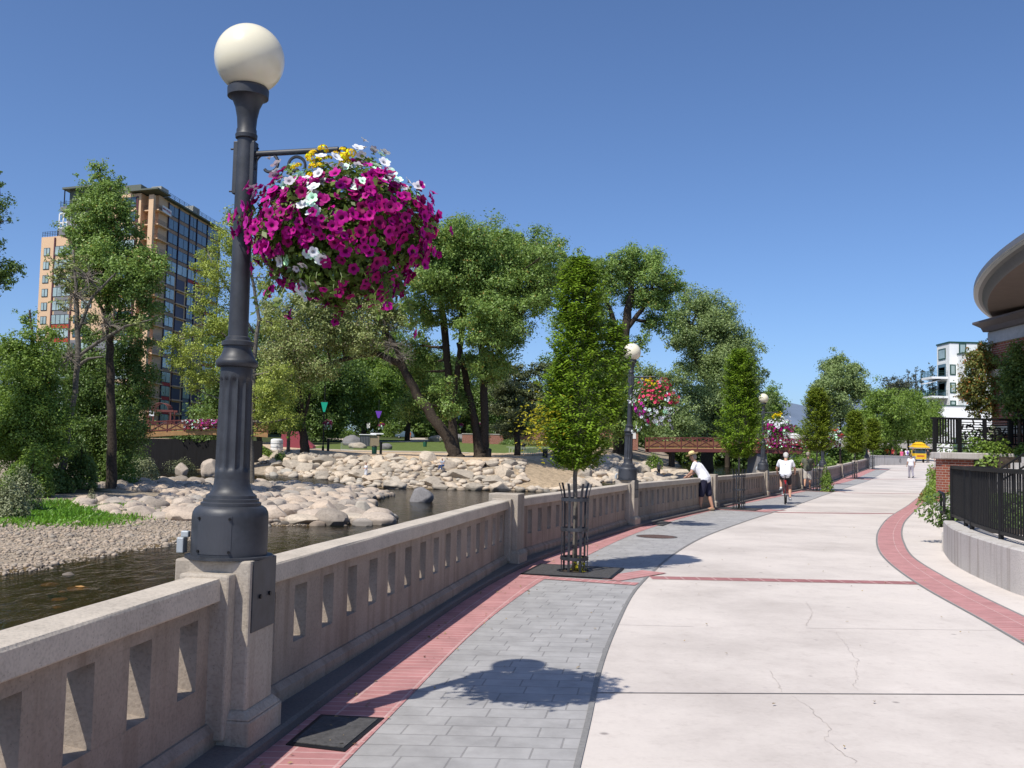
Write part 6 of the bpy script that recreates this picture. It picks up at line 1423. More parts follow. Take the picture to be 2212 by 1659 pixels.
# fence on the wall
fl = [p.lerp(q, (.40 + .22 * min(1, i / 8))) for i, (p, q) in enumerate(zip(B_, inn))]; fn = empty('metal_fence', fl[2], 0, 'black metal picket fence on top of the curved concrete wall', 'fence')
def rail(P, z, w, h, n_, par_):
    mb = MB()
    for i, p in enumerate(P):
        t = (P[min(i+1, len(P)-1)] - P[max(i-1, 0)]).normalized(); nn = Vector((-t.y, t.x, 0)) * w / 2
        mb.v += [p - nn + Vector((0, 0, z)), p + nn + Vector((0, 0, z)), p + nn + Vector((0, 0, z + h)), p - nn + Vector((0, 0, z + h))]
    for i in range(len(P) - 1):
        for j in range(4): mb.f.append([i*4 + j, (i+1)*4 + j, (i+1)*4 + (j+1) % 4, i*4 + (j+1) % 4]); mb.mi.append(0)
    mb.f += [[0, 1, 2, 3], [(len(P)-1)*4 + j for j in (3, 2, 1, 0)]]; mb.mi += [0, 0]
    return mb.build(n_, M['black'], par_, world=True)
FP = [fl[0] + Vector((0, .05, 0))] + fl[1:]
rail(FP, 1.47, .065, .06, 'top_rail', fn); rail(FP, .62, .045, .05, 'bottom_rail', fn)
mb = MB(); acc = 0; last = FP[0]
for i in range(len(FP) - 1):
    a, b = FP[i], FP[i+1]; L = (b - a).length; s = 0
    while acc + (L - s) >= .105:
        s += .105 - acc; acc = 0; p = a.lerp(b, s / L); mb.box((p.x, p.y, 1.07), (.02, .02, .82), math.atan2((b - a).y, (b - a).x))
    acc += L - s
mb.build('picket_panel', M['black'], fn, world=True)
for k in (0, 9, 14, 26, 38, 50):
    p = FP[k]; mb = MB(); mb.box((p.x, p.y, 1.0), (.05, .05, .98), .3); mb.build('post', M['black'], fn, world=True)
mb = MB(); mb.tube([(8.62, 19.6, .98), (8.22, 18.5, .98), (8.16, 18.34, .93), (8.15, 18.32, .78), (8.16, 18.34, .67), (8.22, 18.5, .62), (8.62, 19.6, .62)], .028, 8); mb.tube([(8.5, 19.25, .98), (8.5, 19.25, .3)], .022, 6)
mb.thing('handrail', M['black'], 'short looped black handrail end beyond the fence corner', 'handrail')
# terrace behind the fence, steps and stair rail
mb = MB(); t1 = [(p.x, p.y) for p in offs(B_, sg_ * .43)]; poly = t1 + [(40, -6), (40, 44), (19.5, 42), (15.6, 33.5), (11.4, 23.5)]
mb.v = [Vector((x, y, .30)) for x, y in poly]; mb.f = [list(range(len(poly)))]; mb.mi = [0]; o = mb.build('terrace', M['slab']); o['kind'] = 'structure'
# brick planter beyond, with cap, tall screen fence, ivy
BK = brickmat('red_brick_wall', (0.33, 0.095, 0.055), (0.26, 0.07, 0.045), (0.42, 0.35, 0.30), 0.22, 0.085, 0.010, coord='UV', bmp=.5)
def uvbox_brick(mb_obj):
    me = mb_obj.data; ul = me.uv_layers.new(name='UVMap')
    for p in me.polygons:
        n = p.normal
        for li in p.loop_indices:
            v = me.vertices[me.loops[li].vertex_index].co
            ul.data[li].uv = ((v.y, v.z) if abs(n.x) > .7 else ((v.x, v.z) if abs(n.y) > .6 else (v.x, v.y)))
P0 = at(2036, 1094, 33.0); px_ = P0.x
bp = empty('brick_planter', (px_, 33, 0), 0, 'tall red brick planter with a pale concrete cap beyond the black fence', 'planter')
mb = MB(); mb.bx(px_, px_ + 9, 33, 33.5, -.1, 1.63); RV = Vector((.47, 1, 0)).normalized(); RN = Vector((RV.y, -RV.x, 0)); rf = fr(Vector((px_, 33.5, 0)), RV, RN); obox(mb, rf, .02, 13, 0, .5, -.1, 1.63); o = mb.build('brick_wall', BK, bp, world=True); uvbox_brick(o)
mb = MB(); mb.bx(px_ - .12, px_ + 9.1, 32.88, 33.65, 1.632, 1.86); obox(mb, rf, .2, 13.1, -.12, .65, 1.6325, 1.858); mb.build('cap', M['pale_conc'], bp, world=True, bevel=.03)
mb = MB(); obox(mb, rf, .0, 12.9, .3, 7, 1.3, 1.75); mb.build('soil', M['bark'], bp, world=True)
sf = empty('screen_fence', (px_ + .3, 34.0, 1.85), 0, 'tall black screen fence with slatted and leaf-patterned panels above the brick planter', 'fence')
x0, x1, y_ = px_ + .22, px_ + 8.5, 34.2
mb = MB(); mb.bx(x0 - .08, x1, y_ - .05, y_ + .05, 3.02, 3.09); mb.bx(x0, x1, y_ - .03, y_ + .03, 2.16, 2.21); mb.bx(x0, x1, y_ - .03, y_ + .03, 2.0, 2.04); mb.each('rail', M['black'], sf, world=True)
for k in range(10):
    x = x0 + .05 + k * .88; mb = MB(); mb.bx(x - .055, x + .055, y_ - .055, y_ + .055, 1.862, 3.02); mb.build('post', M['black'], sf, world=True)
for k in range(9):
    xa, xb = x0 + .11 + k * .88, x0 + .05 + (k + 1) * .88 - .06; mb = MB()
    if k in (0, 3, 4, 7, 8):
        n = 8
        for q in range(n): x = xa + (xb - xa) * (q + .5) / n; mb.bx(x - .026, x + .026, y_ - .02, y_ + .02, 2.21, 3.02)
        if k > 2:
            for z in (2.45, 2.72, 2.86): mb.bx(xa, xb, y_ - .012, y_ + .012, z, z + .05)
    else:
        for z in [2.24 + .085 * q for q in range(9)]: mb.bx(xa, xb, y_ - .018, y_ + .018, z, z + .03)
        for q in range(26):
            c = Vector((random.uniform(xa, xb), y_, random.uniform(2.3, 2.95))); mb.box(c, (random.uniform(.10, .26), .02, .05), 0, Matrix.Rotation(random.uniform(0, 3), 3, 'Y'))
    mb.build('panel', M['black'], sf, world=True)
mb = MB(); mb.bx(px_ - .02, px_ + .6, 46, 46.6, 0, 0); 
shrub('ivy', 'trailing flowering plants hanging down the walkway side of the brick planter', 'plant', (px_ + 1.25, 36.3, -.02), (.45, 3.4, 1.75), .05, 4200, 'shade_tree', stems=10, hollow=.1, rz=-math.atan(.47))
shrub('ivy', 'low reddish ground plants along the path edge below the brick planter', 'plant', (px_ + 2.6, 40.2, 0), (.45, 6, .5), .045, 1500, 'autumn', stems=6, hollow=.1, rz=-math.atan(.47))
for k, (x, y, z, r, h, lab) in enumerate(((px_ + 1.7, 33.2, 1.4, .95, 1.15, 'bright green leafy shrub spilling over the brick planter cap, left one'), (px_ + 3.0, 33.0, 1.4, 1.0, 1.2, 'bright green leafy shrub spilling over the brick planter cap, right one'))):
    shrub('shrub', lab, 'shrub', (x, y, z), (r, r * .8, h), .075, 1500, 'shade_tree', hollow=.2)
shrub('shrub', 'grey green low shrub beside the stair rail', 'shrub', (px_ + 3.3, 29.5, .3), (1.3, 1.0, .95), .05, 2200, 'sage')
shrub('shrub', 'dark hedge in the shade behind the black picket fence', 'shrub', (10.4, 19.2, .3), (2.6, 1.2, 1.0), .05, 6500, 'darkleaf')
shrub('shrub', 'green flowering shrub between the fence corner and the brick planter', 'shrub', (13.6, 28.8, .2), (.8, 2.2, 1.2), .05, 2600, 'shade_tree', rz=-.42)
# stair hand rails
hr = empty('stair_rail', (11.6, 22.0, .3), 0, 'black stair hand rail rising to the right behind the fence', 'handrail')
a, b = at(2150, 1020, 24.0), at(2216, 978, 23.0)
for off, nm in ((0, 'rail'), (-.30, 'rail')):
    mb = MB(); o_ = Vector((0, 0, off)); mb.tube([a + o_, b + o_, b + (b - a) * .8 + o_], .025, 8); mb.build(nm, M['black'], hr, world=True)
mb = MB()
for q in range(9): p = a + (b - a) * q * .2; mb.tube([p, p - Vector((0, 0, .95))], .018, 6)
mb.each('baluster', M['black'], hr, world=True)
a2 = at(2090, 1008, 22.0); mb = MB(); mb.tube([a2 + Vector((0, 0, -.8)), a2, a2 + Vector((.55, 0, 0)), a2 + Vector((.55, 0, -.8))], .03, 8); mb.thing('handrail', M['black'], 'short flat black rail behind the picket fence', 'handrail')
st = MB()
for q in range(10): st.bx(11.5 + .3 * q, 16, 23.2, 26.5, .3 + .16 * q, .46 + .16 * q)
o = st.thing('steps', M['pale_conc'], 'concrete steps climbing to the brick building behind the fence', 'steps')
# ------------------------------------------------------------------ round roofed brick building
rb = empty('brick_building', (48.9, 18.8, 0), 0, 'red brick building with a huge round overhanging roof at the right edge', 'building')
soff = plain('soffit_stucco', (.20, .165, .15), .95, 0, .06, 3, .1, .2); cop = plain('grey_blue_fascia', (.17, .175, .20), .5, 0, .08, 3)
c = (48.9, 18.8, 0); A0, A1 = R(118), R(230)
def arc(name, prof, mat, n=80, par_=rb): mb = MB(); mb.lathe(prof, n, c, False, 0, A0, A1); return mb.build(name, mat, par_, world=True, auto=30)
roof = arc('roof', [(0.5, 8.6), (34.5, 7.85), (35.9, 7.72), (36.05, 7.66), (36.05, 7.50)], cop)
arc('fascia', [(36.05, 7.50), (36.0, 7.49), (36.0, 7.465), (35.9, 7.45)], M['grey_metal'], par_=roof)
arc('fascia_band', [(35.9, 7.45), (35.78, 7.42), (35.70, 7.26), (35.6, 7.18)], colmat('dark_band', (.10, .105, .115), .5), par_=roof)
arc('soffit', [(35.6, 7.18), (34.9, 7.12), (34.5, 7.08), (32.2, 6.35), (31.5, 6.12), (30.6, 6.0), (27.5, 6.05)], soff, par_=roof)
o = arc('drum', [(27.5, 6.02), (27.5, 2.9), (27.5, 0)], M['glass'])
mb = MB(); mb.lathe([(27.5, .2), (27.62, .2), (27.62, 1.1), (27.5, 1.1)], 80, c, False, 0, A0, A1); mb.lathe([(27.5, 3.3), (27.58, 3.3), (27.58, 3.45), (27.5, 3.45)], 80, c, False, 0, A0, A1)
for q in range(40):
    w = A0 + (A1 - A0) * q / 39; mb.box((c[0] + 27.55 * math.cos(w), c[1] + 27.55 * math.sin(w), 3.5), (.12, .10, 5.0), w)
mb.build('mullions', M['frame'], rb, world=True)
mb = MB(); mb.bx(18.3, 44, 34.9, 37.0, 0.2, 6.05); mb.bx(18.3, 44, 30.0, 34.88, .2, 6.05); o = mb.build('brick_wall', BK, rb, world=True); uvbox_brick(o)
mb = MB(); mb.bx(18.22, 44, 29.9, 37.1, 6.052, 6.50); mb.build('frieze', plain('grey_frieze', (.42, .43, .44), .8), rb, world=True)
mb = MB(); prof = [(0.1, 6.502), (-.04, 6.52), (-.10, 6.68), (-.26, 6.80), (-.32, 6.84), (-.32, 6.92), (0.1, 6.98)]
V0 = [(18.1 + x, 37.1 - x, z) for x, z in prof]; V1 = [(18.1 + x, 29.9, z) for x, z in prof]; V2 = [(44, 37.1 - x, z) for x, z in prof]; n = len(prof); mb.v = [Vector(v) for v in V0 + V1 + V2]
for j in range(n - 1): mb.f += [[j, j+1, n+j+1, n+j], [2*n+j, 2*n+j+1, j+1, j]]
mb.mi = [0] * len(mb.f); mb.build('cornice', colmat('dark_cornice', (.115, .10, .105), .6), rb, world=True)
for zz, nm in ((4.75, 'stone_band'), (2.6, 'stone_band')): mb = MB(); mb.bx(18.14, 18.198, 29.95, 37.06, zz, zz + .28); mb.bx(18.14, 40, 37.002, 37.06, zz, zz + .28); mb.build(nm, colmat('cream_stone', (.62, .55, .45), .85), rb, world=True)
for y in (31.6, 34.4):
    mb = MB(); mb.bx(18.15, 18.199, y - .7, y + .7, 3.0, 4.6); w_ = mb.build('window', M['frame'], rb, world=True); mb = MB(); mb.bx(18.14, 18.149, y - .6, y + .6, 3.1, 4.5); mb.build('pane', M['glass'], w_, world=True)
# ------------------------------------------------------------------ white building
wb = empty('white_building', (67.7, 150, gz(150)), 0, 'white multi storey building with dark green window frames beyond the walkway', 'building')
z0 = gz(150) - 1; wm = plain('white_stucco', (.82, .83, .82), .9, 0, .02, .3); dg = colmat('dark_green_trim', (.012, .06, .045), .5); zt = at(2054, 741, 150).z
mb = MB(); mb.bx(67.7, 92, 150, 154.4, z0, zt); mb.bx(77, 92, 150.5, 154.2, zt, zt + .7); mb.build('wall', wm, wb, world=True)
zt2 = at(2066, 764, 148).z; mb = MB(); mb.bx(68.9, 92, 147.9, 149.99, z0, zt2); mb.build('front_bay', wm, wb, world=True)
zt3 = at(2030, 877, 146).z; mb = MB(); mb.bx(64.5, 92, 145.4, 147.89, z0, zt3); mb.build('podium', wm, wb, world=True)
mb = MB(); mb.bx(67.6, 92.1, 149.9, 154.5, zt + .002, zt + .24); mb.bx(68.8, 92.1, 147.8, 149.89, zt2 + .002, zt2 + .24); mb.bx(64.4, 92.1, 145.3, 147.79, zt3 + .002, zt3 + .14); mb.build('roof_edge', dg, wb, world=True)
def wbw(face, u, z, w, h):
    f_ = MB(); g_ = MB()
    if face == 'L': f_.bx(67.62, 67.698, u - w/2, u + w/2, z - h/2, z + h/2); g_.bx(67.60, 67.618, u - w/2 + .2, u + w/2 - .2, z - h/2 + .2, z + h/2 - .2)
    else: y = face; f_.bx(u - w/2, u + w/2, y - .08, y - .002, z - h/2, z + h/2); g_.bx(u - w/2 + .18, u + w/2 - .18, y - .10, y - .082, z - h/2 + .18, z + h/2 - .18)
    fo = f_.build('window', dg, wb, world=True); g_.build('pane', M['glass_pale'], fo, world=True)
def zz_(y, Yd=150): return at(2045, y, Yd).z
for (y0, y1) in ((750, 774), (788, 812), (822, 848)): wbw('L', 152.5, (zz_(y0) + zz_(y1)) / 2, 2.5, (zz_(y0) - zz_(y1)))
for (y0, y1) in ((787, 810), (826, 849), (865, 876)): wbw(150, 68.2, (zz_(y0) + zz_(y1)) / 2, .9, zz_(y0) - zz_(y1))
for (y0, y1) in ((787, 810), (826, 849)): wbw(147.9, 69.95 - .0, (zz_(y0, 148) + zz_(y1, 148)) / 2, 1.5, zz_(y0, 148) - zz_(y1, 148))
wbw(150, at(2079, 755, 150).x, zz_(754.5), 1.1, 1.9); wbw(150, at(2125, 750, 150).x, zz_(751), 2.0, 1.7)
mb = MB(); mb.bx(66.0, 67.6, 152, 156.5, 0, 0)
for (ya, lab) in ((818, 'balcony'), (859, 'balcony')):
    z = zz_(ya, 153); mb = MB(); mb.bx(65.2, 67.69, 150.6, 154.4, z - .22, z + .1); ba = mb.build(lab, wm, wb, world=True); mb = MB()
    for q in range(4): mb.bx(65.22, 65.27, 150.6, 154.4, z + .25 + .24 * q, z + .29 + .24 * q); mb.bx(65.2, 67.69, 150.6, 150.65, z + .25 + .24 * q, z + .29 + .24 * q)
    for q in range(8): mb.bx(65.2, 65.28, 150.7 + q * .52, 150.78 + q * .52, z + .1, z + 1.05)
    mb.build('railing', dg, ba, world=True); mb = MB(); mb.bx(67.60, 67.699, 151.2, 153.9, z + .1, z + 2.2); mb.build('balcony_door', M['glass'], ba, world=True)
z = zz_(829, 153); mb = MB(); mb.add([(67.68, 150.8, z + .75), (67.68, 154.3, z + .75), (64.9, 154.3, z - .1), (64.9, 150.8, z - .1), (67.68, 150.8, z + .71), (67.68, 154.3, z + .71), (64.9, 154.3, z - .14), (64.9, 150.8, z - .14)], [(0, 1, 2, 3), (7, 6, 5, 4), (0, 3, 7, 4), (3, 2, 6, 7), (2, 1, 5, 6), (1, 0, 4, 5)]); mb.build('awning', M['white'], wb, world=True)
mb = MB(); mb.bx(64.6 + 1.5, 64.6 + 3.0, 145.34, 145.398, z0 + 1, z0 + 3.9); mb.build('doorway', M['glass'], wb, world=True)
# ------------------------------------------------------------------ apartment tower on the left
K = at(307, 950, 197); K.z = 0; e1 = at(60, 950, 208); e1.z = 0; u = (e1 - K).normalized(); e2 = at(458, 950, 233); e2.z = 0; v = (e2 - K).normalized(); LU, LV = (e1 - K).length, (e2 - K).length
tw = empty('apartment_tower', K, 0, 'tall apartment tower of peach stucco with a glazed shaded side, behind the left trees', 'building')
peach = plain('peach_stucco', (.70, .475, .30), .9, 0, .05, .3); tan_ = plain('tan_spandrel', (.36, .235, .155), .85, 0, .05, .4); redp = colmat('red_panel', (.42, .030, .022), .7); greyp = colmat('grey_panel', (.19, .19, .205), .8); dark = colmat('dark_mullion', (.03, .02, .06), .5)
def tf(s, d, z, o=0): return K + u * s + v * d + Vector((0, 0, z))          # s along the lit front, d along the shaded side
def tbox(mb, s0, s1, d0, d1, z0, z1): mb.add([tf(s0, d0, z0), tf(s1, d0, z0), tf(s1, d1, z0), tf(s0, d1, z0), tf(s0, d0, z1), tf(s1, d0, z1), tf(s1, d1, z1), tf(s0, d1, z1)], [(0, 1, 2, 3), (7, 6, 5, 4), (0, 4, 5, 1), (1, 5, 6, 2), (2, 6, 7, 3), (3, 7, 4, 0)])
FH = 2.98; ZT = at(307, 414, 197).z; NF = 17; ZB = ZT - NF * FH - .8; ZL = at(60, 510, 208).z; ST = LU * .62
mb = MB(); tbox(mb, .0, ST, 2.6, LV, -2, ZT); tbox(mb, .0, ST, 0, 2.6, -2, ZB + .2 if ZB > 0 else 1.0); tbox(mb, 3.2, ST, 0.0, 2.6, -2, ZT); tbox(mb, ST, LU, 1.0, LV * .8, -2, ZL); mb.build('wall', peach, tw, world=True)
mb = MB(); tbox(mb, .0, 1.2, 0, 1.0, -2, ZT - .5); mb.build('corner_pier', peach, tw, world=True)
mb = MB(); tbox(mb, ST + .2, LU + .03, .96, 1.0, -2, at(60, 735, 208).z); tbox(mb, ST * .45, ST + .1, -.06, 0.0, -2, at(60, 735, 208).z); mb.build('grey_base', greyp, tw, world=True)
GL = []
def win(s0, s1, z0, z1, side, mat='glass_pale', depth=.06, mull=2):
    GL.append((s0, s1, z0, z1, side, mat, mull))
for k in range(NF):
    z = ZT - .5 - (k + 1) * FH + .75; zt = z + 1.75
    if zt < 6: continue
    tall = zt < ZL - .4
    if tall:
        win(LU - 2.6, LU - .9, z, zt, 'low'); win(ST + 2.6, ST + 7.6, z - .1, zt + .25, 'low', 'glass_pale', .06, 4)
        win(ST + .4, ST + 1.5, z, zt, 'low', 'glass', .06, 1)
    win(ST - 4.0, ST - 1.2, z, zt, 'front', 'glass_pale' if k % 3 else 'glass'); win(4.4, 8.6, z - .1, zt + .3, 'front', 'glass' if k % 4 < 2 else 'glass_pale', .06, 3)
    cols_ = [(7.2, 12.0), (12.4, 17.6), (18.0, 21.6), (22.0, 27.6), (28.0, LV - 1.0)] if k < 5 else [(7.2, 11.4), (17.6, 22.4), (27.4, LV - 1.0)]
    for (d0, d1) in cols_: win(d0, d1, z - .15, zt + .35, 'side', 'glass' if (k < 4 or d0 > 16 and k % 2) else 'glass_pale', .06, 2)
shown = 0; rm = MB(); rmg = MB()
def wgeo(fm_, gm_, it):
    s0, s1, z0, z1, side, mat, mull = it
    if side == 'side':
        tbox(fm_, -.10, -.002, s0, s1, z0, z1)
        for q in range(mull): a = s0 + (s1 - s0) * q / mull; b = s0 + (s1 - s0) * (q + 1) / mull; tbox(gm_, -.14, -.102, a + .12, b - .12, z0 + .12, z1 - .12)
    else:
        dd = 1.0 if side == 'low' else 0.0; tbox(fm_, s0, s1, dd - .10, dd - .002, z0, z1)
        for q in range(mull): a = s0 + (s1 - s0) * q / mull; b = s0 + (s1 - s0) * (q + 1) / mull; tbox(gm_, a + .10, b - .10, dd - .14, dd - .102, z0 + .12, z1 - .12)
for it in sorted(GL, key=lambda i: (-i[2])):
    if shown < 100:
        a_, b_ = MB(), MB(); wgeo(a_, b_, it); w_ = a_.build('window', M['frame'], tw, world=True); b_.build('pane', M[it[5]], w_, world=True); shown += 1
    else: wgeo(rm, rmg, it)
if rm.f: o = rm.build('windows', M['frame'], tw, world=True); o['kind'] = 'stuff'; o2 = rmg.build('panes', M['glass_pale'], o, world=True); o2['kind'] = 'stuff'
# shaded side: spandrels, red panels, dark fins, recessed balconies
sp, rp, gp, fi, bal, brl = MB(), MB(), MB(), MB(), MB(), MB()
for k in range(NF):
    zf_ = ZT - .5 - (k + 1) * FH
    if zf_ < 3: continue
    for (d0, d1) in ([(7, 17.8), (17.8, LV - .8)] if k < 5 else [(7, 11.6), (17.4, 22.6), (27.2, LV - .8)]):
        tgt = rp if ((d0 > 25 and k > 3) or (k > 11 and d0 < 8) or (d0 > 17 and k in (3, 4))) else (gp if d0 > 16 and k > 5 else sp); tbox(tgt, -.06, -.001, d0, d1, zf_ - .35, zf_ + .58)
    tbox(bal, -.9, 3.1, .9, 6.4, zf_ - .12, zf_ + .10)
    for q in range(4): tbox(brl, -.9, -.86, 1.0, 6.3, zf_ + .3 + .22 * q, zf_ + .34 + .22 * q); tbox(brl, -.9, 3.0, .9, .94, zf_ + .3 + .22 * q, zf_ + .34 + .22 * q)
    if k >= 5:
        for (d0, d1) in ((11.8, 17.2), (22.8, 27.0)): tbox(bal, -.7, 0, d0, d1, zf_ - .1, zf_ + .12); tbox(fi, -.03, -.001, d0 + .4, d1 - .4, zf_ + .3, zf_ + 2.6)
for d0 in (7.0, 12.2, 17.7, 21.8, 27.7, LV - .9): tbox(fi, -.32, -.062, d0 - .12, d0 + .12, 2, ZT - .4)
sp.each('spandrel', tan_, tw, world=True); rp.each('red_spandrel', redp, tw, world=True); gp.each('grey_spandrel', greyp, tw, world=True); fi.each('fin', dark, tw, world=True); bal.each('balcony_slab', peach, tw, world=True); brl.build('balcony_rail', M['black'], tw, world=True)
mb = MB()
for s in (ST + 2.4, ST + 7.7): tbox(mb, s - .18, s + .18, .78, .97, 2, ZL - .3)
for s in (4.1, 8.9): tbox(mb, s - .22, s + .22, -.2, -.002, 2, ZT - .6)
mb.build('downpipe', colmat('maroon', (.10, .03, .04), .6), tw, world=True)
mb = MB()
for k in (8, 9, 12): zf_ = ZT - .5 - (k + 1) * FH; tbox(mb, ST + 2.6, ST + 7.6, .93, .999, zf_ - .2, zf_ + .55)
mb.each('red_spandrel', redp, tw, world=True)
mb = MB()
for k in range(5, NF): zf_ = ZT - .5 - (k + 1) * FH; (tbox(mb, ST + 3.2, ST + 7.0, .92, .998, zf_ - .22, zf_ + .56) if k not in (8, 9, 12) else None)
mb.each('grey_spandrel', greyp, tw, world=True)
roofm = colmat('grey_green_roof', (.12, .135, .11), .7)
mb = MB(); tbox(mb, -1.6, 6.2, -1.2, 5.0, ZT + .25, ZT + .55); tbox(mb, -1.2, ST, 5.0, LV + 2.2, ZT - .15, ZT + .18); tbox(mb, 4.0, 13.0, 1.0, 12, ZT + .2, ZT + 2.2); ro = mb.build('roof', roofm, tw, world=True)
mb = MB(); tbox(mb, ST - 6.0, ST + 4.2, -2.2, 8, ZT + 1.7, ZT + 2.1); tbox(mb, ST - 7, ST + 3.0, -.8, 7, ZT - 2.0, ZT + 1.7); mb.build('penthouse_roof', roofm, ro, world=True)
mb = MB(); tbox(mb, ST - 3.0, ST + 4.3, -2.4, 6, ZT - 3.0, ZT - 2.1); tbox(mb, ST - 3.0, ST + 4.3, -2.4, 6, ZT - 8.2, ZT - 7.0); tbox(mb, ST - 3, ST + 2.9, -1.4, 6, ZT - 7.0, ZT - 3.0); pb = mb.build('penthouse_terrace', greyp, tw, world=True)
mb = MB()
for q in range(3): tbox(mb, ST - 2.8, ST + 4.2, -2.38, -2.33, ZT - 1.9 + .35 * q, ZT - 1.83 + .35 * q)
for q in range(6): tbox(mb, ST - 2.8 + q * 1.4, ST - 2.72 + q * 1.4, -2.4, -2.3, ZT - 2.1, ZT - .8)
tbox(mb, ST + 3.6, ST + 3.8, -1.9, -1.7, ZT - 2.1, ZT + 1.7); mb.build('terrace_rail', M['black'], pb, world=True)
mb = MB()
for q in range(5): tbox(mb, ST - 2.5 + 1.1 * q, ST - 2.4 + 1.1 * q, -1.46, -1.402, ZT - 7.0, ZT - 3.0)
mb.build('white_mullion', M['white'], pb, world=True)
mb = MB(); s0, s1, zr = ST + 1.5, LU - 4.5, ZL + 3.4
tbox(mb, ST + .5, LU - 4.2, 1.2, 10, ZL, ZL + 1.7); mb.build('roof_plinth', greyp, tw, world=True)
mb = MB(); za = ZL + 1.7
for zq in (0, 1.1, 3.2): tbox(mb, s0, s1, 1.3, 1.42, za + zq, za + zq + .3); tbox(mb, s1 - .12, s1, 1.3, 8, za + zq, za + zq + .16)
for q in range(6): tbox(mb, s0 + (s1 - s0) * q / 5 - .15, s0 + (s1 - s0) * q / 5 + .15, 1.3, 1.44, za, za + 3.3)
gs = mb.build('glass_screen_frame', M['white'], tw, world=True)
mb = MB()
for q in range(3): tbox(mb, ST + 3, LU - .1, 1.1, 1.16, ZL + .4 + .35 * q, ZL + .46 + .35 * q)
for q in range(7): tbox(mb, LU - 4.4 + q * .7, LU - 4.34 + q * .7, 1.08, 1.16, ZL, ZL + 1.2)
mb.build('roof_rail', M['black'], tw, world=True)
mb = MB()
for d0 in (5.0, 21.5): tbox(mb, 1.0, 3.6, d0, d0 + 3.6, ZT + .18, ZT + 2.7)
ch = mb.build('chimney', colmat('chimney_grey', (.34, .34, .31), .9), ro, world=True)
mb = MB()
for q in range(3): tbox(mb, -1.1, -1.04, 5, LV + 2, ZT + .5 + .3 * q, ZT + .55 + .3 * q)
for q in range(14): tbox(mb, -1.1, -1.03, 5.5 + q * 2.4, 5.58 + q * 2.4, ZT + .18, ZT + 1.15)
mb.build('roof_rail', M['black'], tw, world=True)
# banner on the top balcony
zb = ZT - .5 - FH; mb = MB(); P = [tf(-.96, 2.6, zb + .05), tf(-.96, 6.9, zb - .15), tf(-.96, 6.9, zb + 1.15), tf(-.96, 2.6, zb + 1.35)]; mb.add(P + [p + u * .04 for p in P], [(0, 1, 2, 3), (7, 6, 5, 4), (0, 4, 5, 1), (1, 5, 6, 2), (2, 6, 7, 3), (3, 7, 4, 0)])
bn = mb.thing('banner', M['white'], 'white banner reading NEW MODELS on the top balcony of the apartment tower', 'banner')
tc = bpy.data.curves.new('banner_text', 'FONT'); tc.body = 'NEW MODELS'; tc.size = .64; tc.extrude = .01; tc.align_x = 'CENTER'; tc.align_y = 'CENTER'
to = bpy.data.objects.new('tmp', tc); COL.objects.link(to); dg_ = bpy.context.evaluated_depsgraph_get(); tm = bpy.data.meshes.new_from_object(to.evaluated_get(dg_)); bpy.data.objects.remove(to)
to = link_mesh('lettering', tm, colmat('banner_red', (.35, .02, .05)), bn); ctr = sum(P, Vector()) / 4 - u * .03; xa = (P[1] - P[0]).normalized(); ya = (P[3] - P[0]).normalized(); na = xa.cross(ya)
if na.dot(-u) < 0: na = -na
na.normalize(); ya = na.cross(xa)
to.matrix_local = Matrix.Translation(-bn.location) @ Matrix((( xa.x, ya.x, na.x, ctr.x), (xa.y, ya.y, na.y, ctr.y), (xa.z, ya.z, na.z, ctr.z), (0, 0, 0, 1)))

# low kerb wall and planted bed running from the fence corner to the brick planter
kw = empty('kerb_wall', (11.3, 25.5, 0), 0, 'low pale concrete wall edging the planted bed beyond the fence corner', 'wall'); A_ = Vector((8.12, 18.2, 0)); D_ = (Vector((px_ - .05, 32.9, 0)) - A_); LK = D_.length; D_.normalize(); fk = fr(A_, D_, Vector((D_.y, -D_.x, 0)))
mb = MB(); obox(mb, fk, 0, LK, 0, .28, -.1, .42); mb.build('wall', M['pale_conc'], kw, world=True, bevel=.012); mb = MB(); obox(mb, fk, .05, LK, .281, 1.6, -.1, .36); mb.build('soil', M['bark'], kw, world=True)
for s_, r_, h_, lab in ((4, 1.5, .75, 'low green planting in the bed right behind the fence corner'), (8, 1.8, .9, 'green planting in the middle of the bed beyond the fence corner')):
    c_ = fk(s_, .9, .3); shrub('shrub', lab, 'shrub', c_, (.55, r_, h_), .05, 1700, 'shade_tree', rz=-.42)

shrub('shrub', 'dark leafy shrub massed behind the tall black screen fence', 'shrub', (px_ + 5.0, 36.6, 1.7), (4.0, 1.5, 1.75), .07, 5200, 'darkleaf', stems=8)
